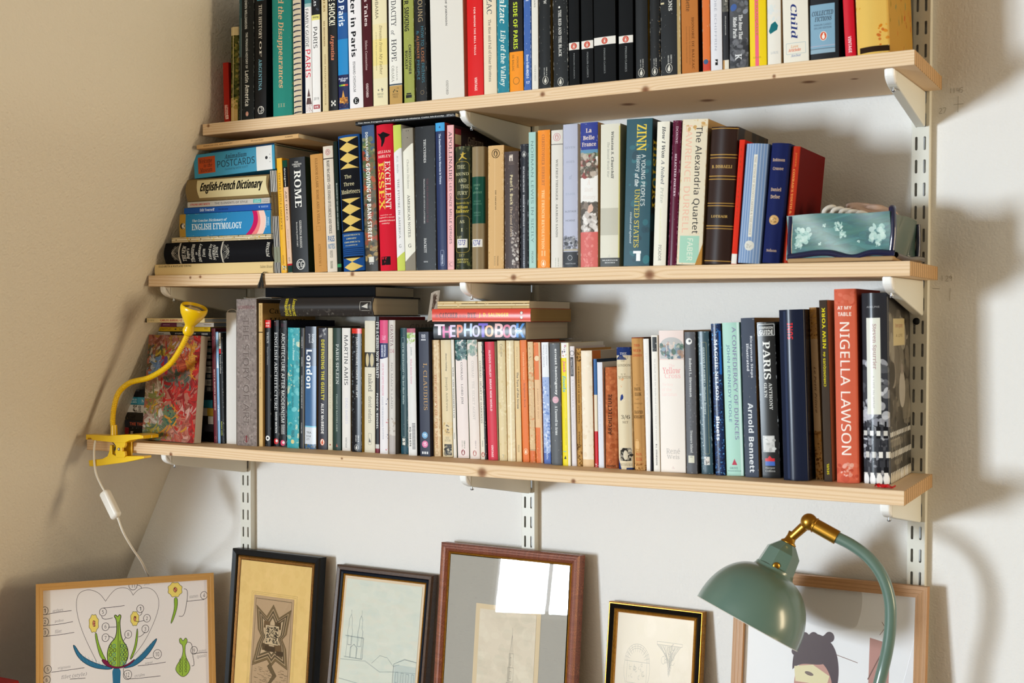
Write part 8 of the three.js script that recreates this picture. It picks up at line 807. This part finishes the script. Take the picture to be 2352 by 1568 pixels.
{ // yellow clip lamp
  const yel = std('#f0c400', 0.3, { clearcoat: 0.3, clearcoatRoughness: 0.2 }), Z = 218, o = thing('clip_lamp', 'bright yellow gooseneck lamp clipped to the corner of the bottom board', 'lamp', [-110, S3 - 20, Z]);
  const at = (l) => l.map(([a, b, c]) => [a + 110, b - S3 + 20, (c ?? Z) - Z]);
  const neck = at([[-121.9, -611], [-124.9, -595.7], [-121.5, -568.8], [-110.9, -543.9], [-85.8, -525.8], [-35.7, -514], [9.4, -490.7], [34.2, -463.7], [49, -440.5], [53, -430]]), curve = new THREE.CatmullRomCurve3(neck.map(vec)), N = 520, ridged = new THREE.TubeGeometry(curve, N, 4.6, 14), p = ridged.attributes.position, cs = curve.getSpacedPoints(N);
  for (let i = 0; i <= N; i++) for (let j = 0; j <= 14; j++) { const k = i * 15 + j, q = curve.getPointAt(i / N), f = 1 + 0.09 * Math.sin(i * 2 * Math.PI / 6); p.setXYZ(k, q.x + (p.getX(k) - q.x) * f, q.y + (p.getY(k) - q.y) * f, q.z + (p.getZ(k) - q.z) * f); } ridged.computeVertexNormals();
  part('gooseneck', ridged, yel, o, 'ridged yellow flexible neck'); part('neck_socket', rod(...at([[-121.4, -620], [-122.3, -600]]), 6.2, 5.4), yel, o);
  const d = [20, 50, 3], hd = at([[49, -441]])[0], head = lathe([[0, -1], [6, 0], [8.4, 3], [9.6, 8], [8.6, 13], [7.6, 16.5], [9, 20], [14.5, 28], [20, 37], [22.6, 45], [22.8, 50], [21.4, 52.4], [20.4, 51.6], [20.6, 46], [17, 38], [8, 34], [0, 33.5]], 40);
  part('head', aim(head, hd, d), yel, o, 'glossy yellow bell head'); const n = vec(d).normalize(), eye = [hd[0] + n.x * 46, hd[1] + n.y * 46, hd[2] + n.z * 46];
  part('lens_ring', aim(new THREE.TorusGeometry(18.6, 1.7, 10, 36).rotateX(Math.PI / 2), eye, d), std('#8a7c66', 0.3, { metalness: 0.4 }), o, 'dull metal ring inside the rim'); part('lens', aim(new THREE.SphereGeometry(17, 24, 10, 0, 6.3, 0, 1.2).scale(1, 0.25, 1).translate(0, -2, 0), eye, d), std('#c9c0ae', 0.12, { clearcoat: 1 }), o, 'milky lens');
  const ext = (pts, z0, z1, b = 0.8) => { const s = new THREE.Shape(); at(pts).forEach(([a, c], i) => (i ? s.lineTo(a, c) : s.moveTo(a, c))); s.closePath(); return new THREE.ExtrudeGeometry(s, { depth: z1 - z0 - 2 * b, bevelEnabled: true, bevelSize: b, bevelThickness: b, bevelSegments: 2, bevelOffset: -b }).translate(0, 0, z0 - Z + b); };
  part('upper_jaw', merge([ext([[-176, -618], [-150, -617.6], [-120, -617.6], [-80, -614], [-48, -612.6], [-40, -614], [-40, -618.6], [-72, -624], [-82, -628.4], [-108, -629], [-160, -627.4], [-164, -623.5], [-171, -623.5], [-172.5, -627], [-176, -627]], 211.5, 232), ext([[-80, -614], [-48, -612.6], [-38, -614], [-38, -619.5], [-72, -624]], 196, 213)]), yel, o);
  part('hinge_plate', ext([[-110, -627], [-82, -627], [-82.6, -633], [-85, -637], [-90, -637.4], [-90, -643], [-84, -643.4], [-82, -650], [-84, -654], [-104, -655], [-106, -645], [-104, -636]], 226, 231.4), yel, o); part('hinge_plate', ext([[-110, -627], [-84, -627], [-84, -654], [-104, -655], [-106, -645], [-104, -636]], 211.5, 215), yel, o);
  part('lower_jaw', merge([ext([[-172, -664], [-160, -662], [-140, -660], [-126, -654], [-121, -644], [-120, -634], [-115, -634], [-114, -650], [-104, -653], [-84, -653], [-80, -651.4], [-40, -649.6], [-40, -653.4], [-84, -662.5], [-126, -669], [-158, -674], [-170, -674]], 211.5, 230)]), yel, o);
  part('rivet', ball(3.1, ...at([[-96.5, -640, 231]])[0]), std('#b8b2a6', 0.22, { metalness: 0.9 }), o, 'steel rivet');
  const coil = []; for (let i = 0; i <= 80; i++) { const a = i / 80 * 2 * Math.PI * 5; coil.push([-110 + 3.6 * Math.cos(a), -640 + 3.6 * Math.sin(a) - i * 0.02, 216 + i * 0.13]); } part('spring', merge([tube(at(coil), 0.7, 200, 6), tube(at([[-106, -640, 226], [-116, -630, 227], [-122, -627, 227]]), 0.8, 12, 6), tube(at([[-106, -642, 226], [-114, -656, 227], [-124, -661, 227]]), 0.8, 12, 6)]), std('#55524c', 0.3, { metalness: 0.9 }), o, 'dark steel spring');
  const cab = std('#e6e0d4', 0.45); part('cable', tube(at([[-152, -619, 228], [-154.6, -632, 231], [-155.4, -653.9, 232.5], [-153, -684.5, 231], [-145.5, -705, 227], [-137.8, -718.4, 224]]), 2, 60, 8), cab, o, 'white cable'); part('cable', tube(at([[-108.6, -760.5, 224], [-104.4, -788, 215], [-107.5, -821, 190], [-127, -852, 150], [-156, -882, 108], [-171, -902, 84], [-176, -960, 74]]), 2, 80, 8), cab, o, 'white cable');
  const a = vec(at([[-139.7, -716, 224]])[0]), b2 = vec(at([[-108.6, -761, 224]])[0]), L = a.distanceTo(b2), sw = rbox(20, L, 15, 6, 0, 0, 0, 5), sp = sw.attributes.position; for (let i = 0; i < sp.count; i++) sp.setX(i, sp.getX(i) + 1.8 * Math.cos(sp.getY(i) / L * 6.28)); sw.computeVertexNormals();
  sw.applyQuaternion(new THREE.Quaternion().setFromUnitVectors(new THREE.Vector3(0, -1, 0), b2.clone().sub(a).normalize())); sw.translate((a.x + b2.x) / 2, (a.y + b2.y) / 2, (a.z + b2.z) / 2); part('switch', sw, std('#ebe7df', 0.35), o, 'white in-line switch');
}
{ // green desk lamp with brass joint
  const green = std('#5b7468', 0.3, { clearcoat: 0.5, clearcoatRoughness: 0.15 }), brass = std('#b98a35', 0.3, { metalness: 0.95 }), Z = 160, B = [1075, DESK, 260], o = thing('desk_lamp', 'sage green bell-shaded lamp on a curved arm with a brass elbow', 'lamp', B);
  const at = (l) => l.map(([a, b, c]) => [a - B[0], b - B[1], (c ?? Z) - B[2]]);
  const ax = [52, 122, -46], rim = at([[1020.8, -821, 200]])[0], n = vec(ax).normalize(), along = (s) => [rim[0] + n.x * s, rim[1] + n.y * s, rim[2] + n.z * s];
  const R = 74, prof = []; for (let i = 0; i <= 22; i++) { const t = i / 22; prof.push([R * Math.pow(Math.cos(t * 1.27), 0.78), 76 * Math.sin(t * 1.27) / Math.sin(1.27)]); } const neckR = prof[22][0]; const outer = [...prof, [neckR - 1.4, 79], [neckR - 2, 82]], inner = prof.slice().reverse().map(([r, y]) => [Math.max(0.5, r - 1.6), y - 0.8]);
  part('shade', aim(lathe([[R + 0.6, -0.6], ...outer], 64), rim, ax), green, o, 'glossy sage green bell shade'); part('shade_lining', aim(lathe([[R + 0.6, -0.6], [R - 0.8, -1.4], ...inner.reverse()], 64), rim, ax), std('#efe9dc', 0.4), o, 'cream white inside and rim');
  part('collar', aim(merge([new THREE.CylinderGeometry(24, 27.5, 32, 8).translate(0, 90, 0), new THREE.CylinderGeometry(12, 24, 13, 8).translate(0, 112.5, 0)]), rim, ax), std('#5b7468', 0.32, { clearcoat: 0.5, flatShading: true }), o, 'faceted green collar');
  const side = vec(along(92)); part('collar_screw', merge([new THREE.SphereGeometry(5.2, 18, 12).scale(1, 1, 0.5), box(5, 1, 1, 0, 0, 2.6)]).rotateY(0.5).translate(side.x + 4, side.y - 1, side.z + 25), brass, o, 'brass screw');
  const j0 = along(118), j1 = at([[1086.5, -697]])[0], top = at([[1093.2, -685.5]])[0];
  part('brass_joint', merge([aim(lathe([[0, 0], [10.5, 0.5], [11, 3], [7.5, 6], [6.5, 12], [7, 18], [0, 19]], 28), j0, ax), rod([j0[0] + n.x * 10, j0[1] + n.y * 10, j0[2] + n.z * 10], top, 6, 7), ball(11.4, ...top), rod(top, at([[1130.8, -703.5]])[0], 9.4, 9.6, 28), aim(new THREE.TorusGeometry(9.6, 1, 8, 28).rotateX(Math.PI / 2), at([[1101, -689.4]])[0], [38, -18, 0])]), brass, o, 'brushed brass elbow and sleeve');
  part('arm', tube(at([[1128, -702], [1150, -711.5], [1172, -726.5], [1189, -748], [1199, -777], [1200.6, -806], [1197.6, -838], [1190, -875], [1178, -925, 170], [1152, -1000, 195], [1115, -1100, 230], [1085, -1180, 255], [1075, -1235, 260]]), 7.7, 160, 20), green, o, 'curved green tube');
  part('base', aim(lathe([[0, 0], [80, 0], [82, 4], [78, 12], [30, 18], [12, 26], [9, 40], [0, 40]], 48), [0, 0, 0], [0, 1, 0]), green, o);
  part('bulb', aim(lathe([[0, 8], [14, 10], [24, 22], [27, 34], [20, 52], [12, 66], [12, 84], [0, 84]], 28), rim, ax), std('#f4efe6', 0.2), o, 'unlit white bulb');
}
{ // loose papers
  const paper = std('#cfc8bc', 0.85), sheet = (w, d, f) => { const g = new THREE.BoxGeometry(w, 0.5, d, 24, 1, 12), p = g.attributes.position; for (let i = 0; i < p.count; i++) p.setY(i, p.getY(i) + f(p.getX(i), p.getZ(i))); g.computeVertexNormals(); return g; };
  solo('torn_paper_sheet', 'torn pale sheet lying on the speckled grey spine, under the black portfolio', 'paper', sheet(60, 90, (x, z) => 0.8 * Math.sin(x * 0.12) + 0.5 * Math.sin(z * 0.09)), paper, [150, S3 + 251.5, 112]);
  const cg = new THREE.PlaneGeometry(34, 46, 16, 16), cp = cg.attributes.position; for (let i = 0; i < cp.count; i++) { const x = cp.getX(i), y = cp.getY(i); cp.setXYZ(i, x * 0.8 + 5 * Math.sin(y * 0.07), y + 0.12 * x, 10 * Math.sin(x * 0.09 + 0.6) + 3 * Math.sin(y * 0.1)); } cg.computeVertexNormals();
  const [pc, px] = canvas(128, 160); seed = 5; px.fillStyle = '#b4a594'; px.fillRect(0, 0, 128, 160); for (let i = 0; i < 160; i++) { px.fillStyle = pick(['#a08c78', '#c4b6a4', '#8a7460']); px.globalAlpha = 0.35; px.fillRect(rr(0, 128), rr(0, 160), rr(1, 3), rr(6, 26)); } px.globalAlpha = 1; for (let i = 0; i < 60; i++) { px.fillStyle = '#3a2416'; px.globalAlpha = 0.5; px.beginPath(); px.ellipse(88 + rr(-20, 20), 60 + rr(-36, 40), rr(3, 10), rr(4, 14), 0, 0, 7); px.fill(); }
  solo('curled_paper', 'curled brown-stained paper sticking up beside the orange-red novel', 'paper', cg, new THREE.MeshPhysicalMaterial({ map: tex(pc), roughness: 0.9, side: THREE.DoubleSide }), [478, S3 + 236, 120]);
  const cd = new THREE.Shape(); cd.moveTo(-24, 0); cd.lineTo(-24, 42); cd.quadraticCurveTo(-24, 52, -14, 52); cd.lineTo(24, 52); cd.lineTo(24, 0); cd.closePath();
  solo('rounded_card', 'cream round-cornered card peeping up behind the dark green poetry spine', 'card', new THREE.ExtrudeGeometry(cd, { depth: 0.7, bevelEnabled: false }), std('#d2c8b4', 0.7), [318, S3 + 160, 22]);
}
renderer.render(scene, camera);
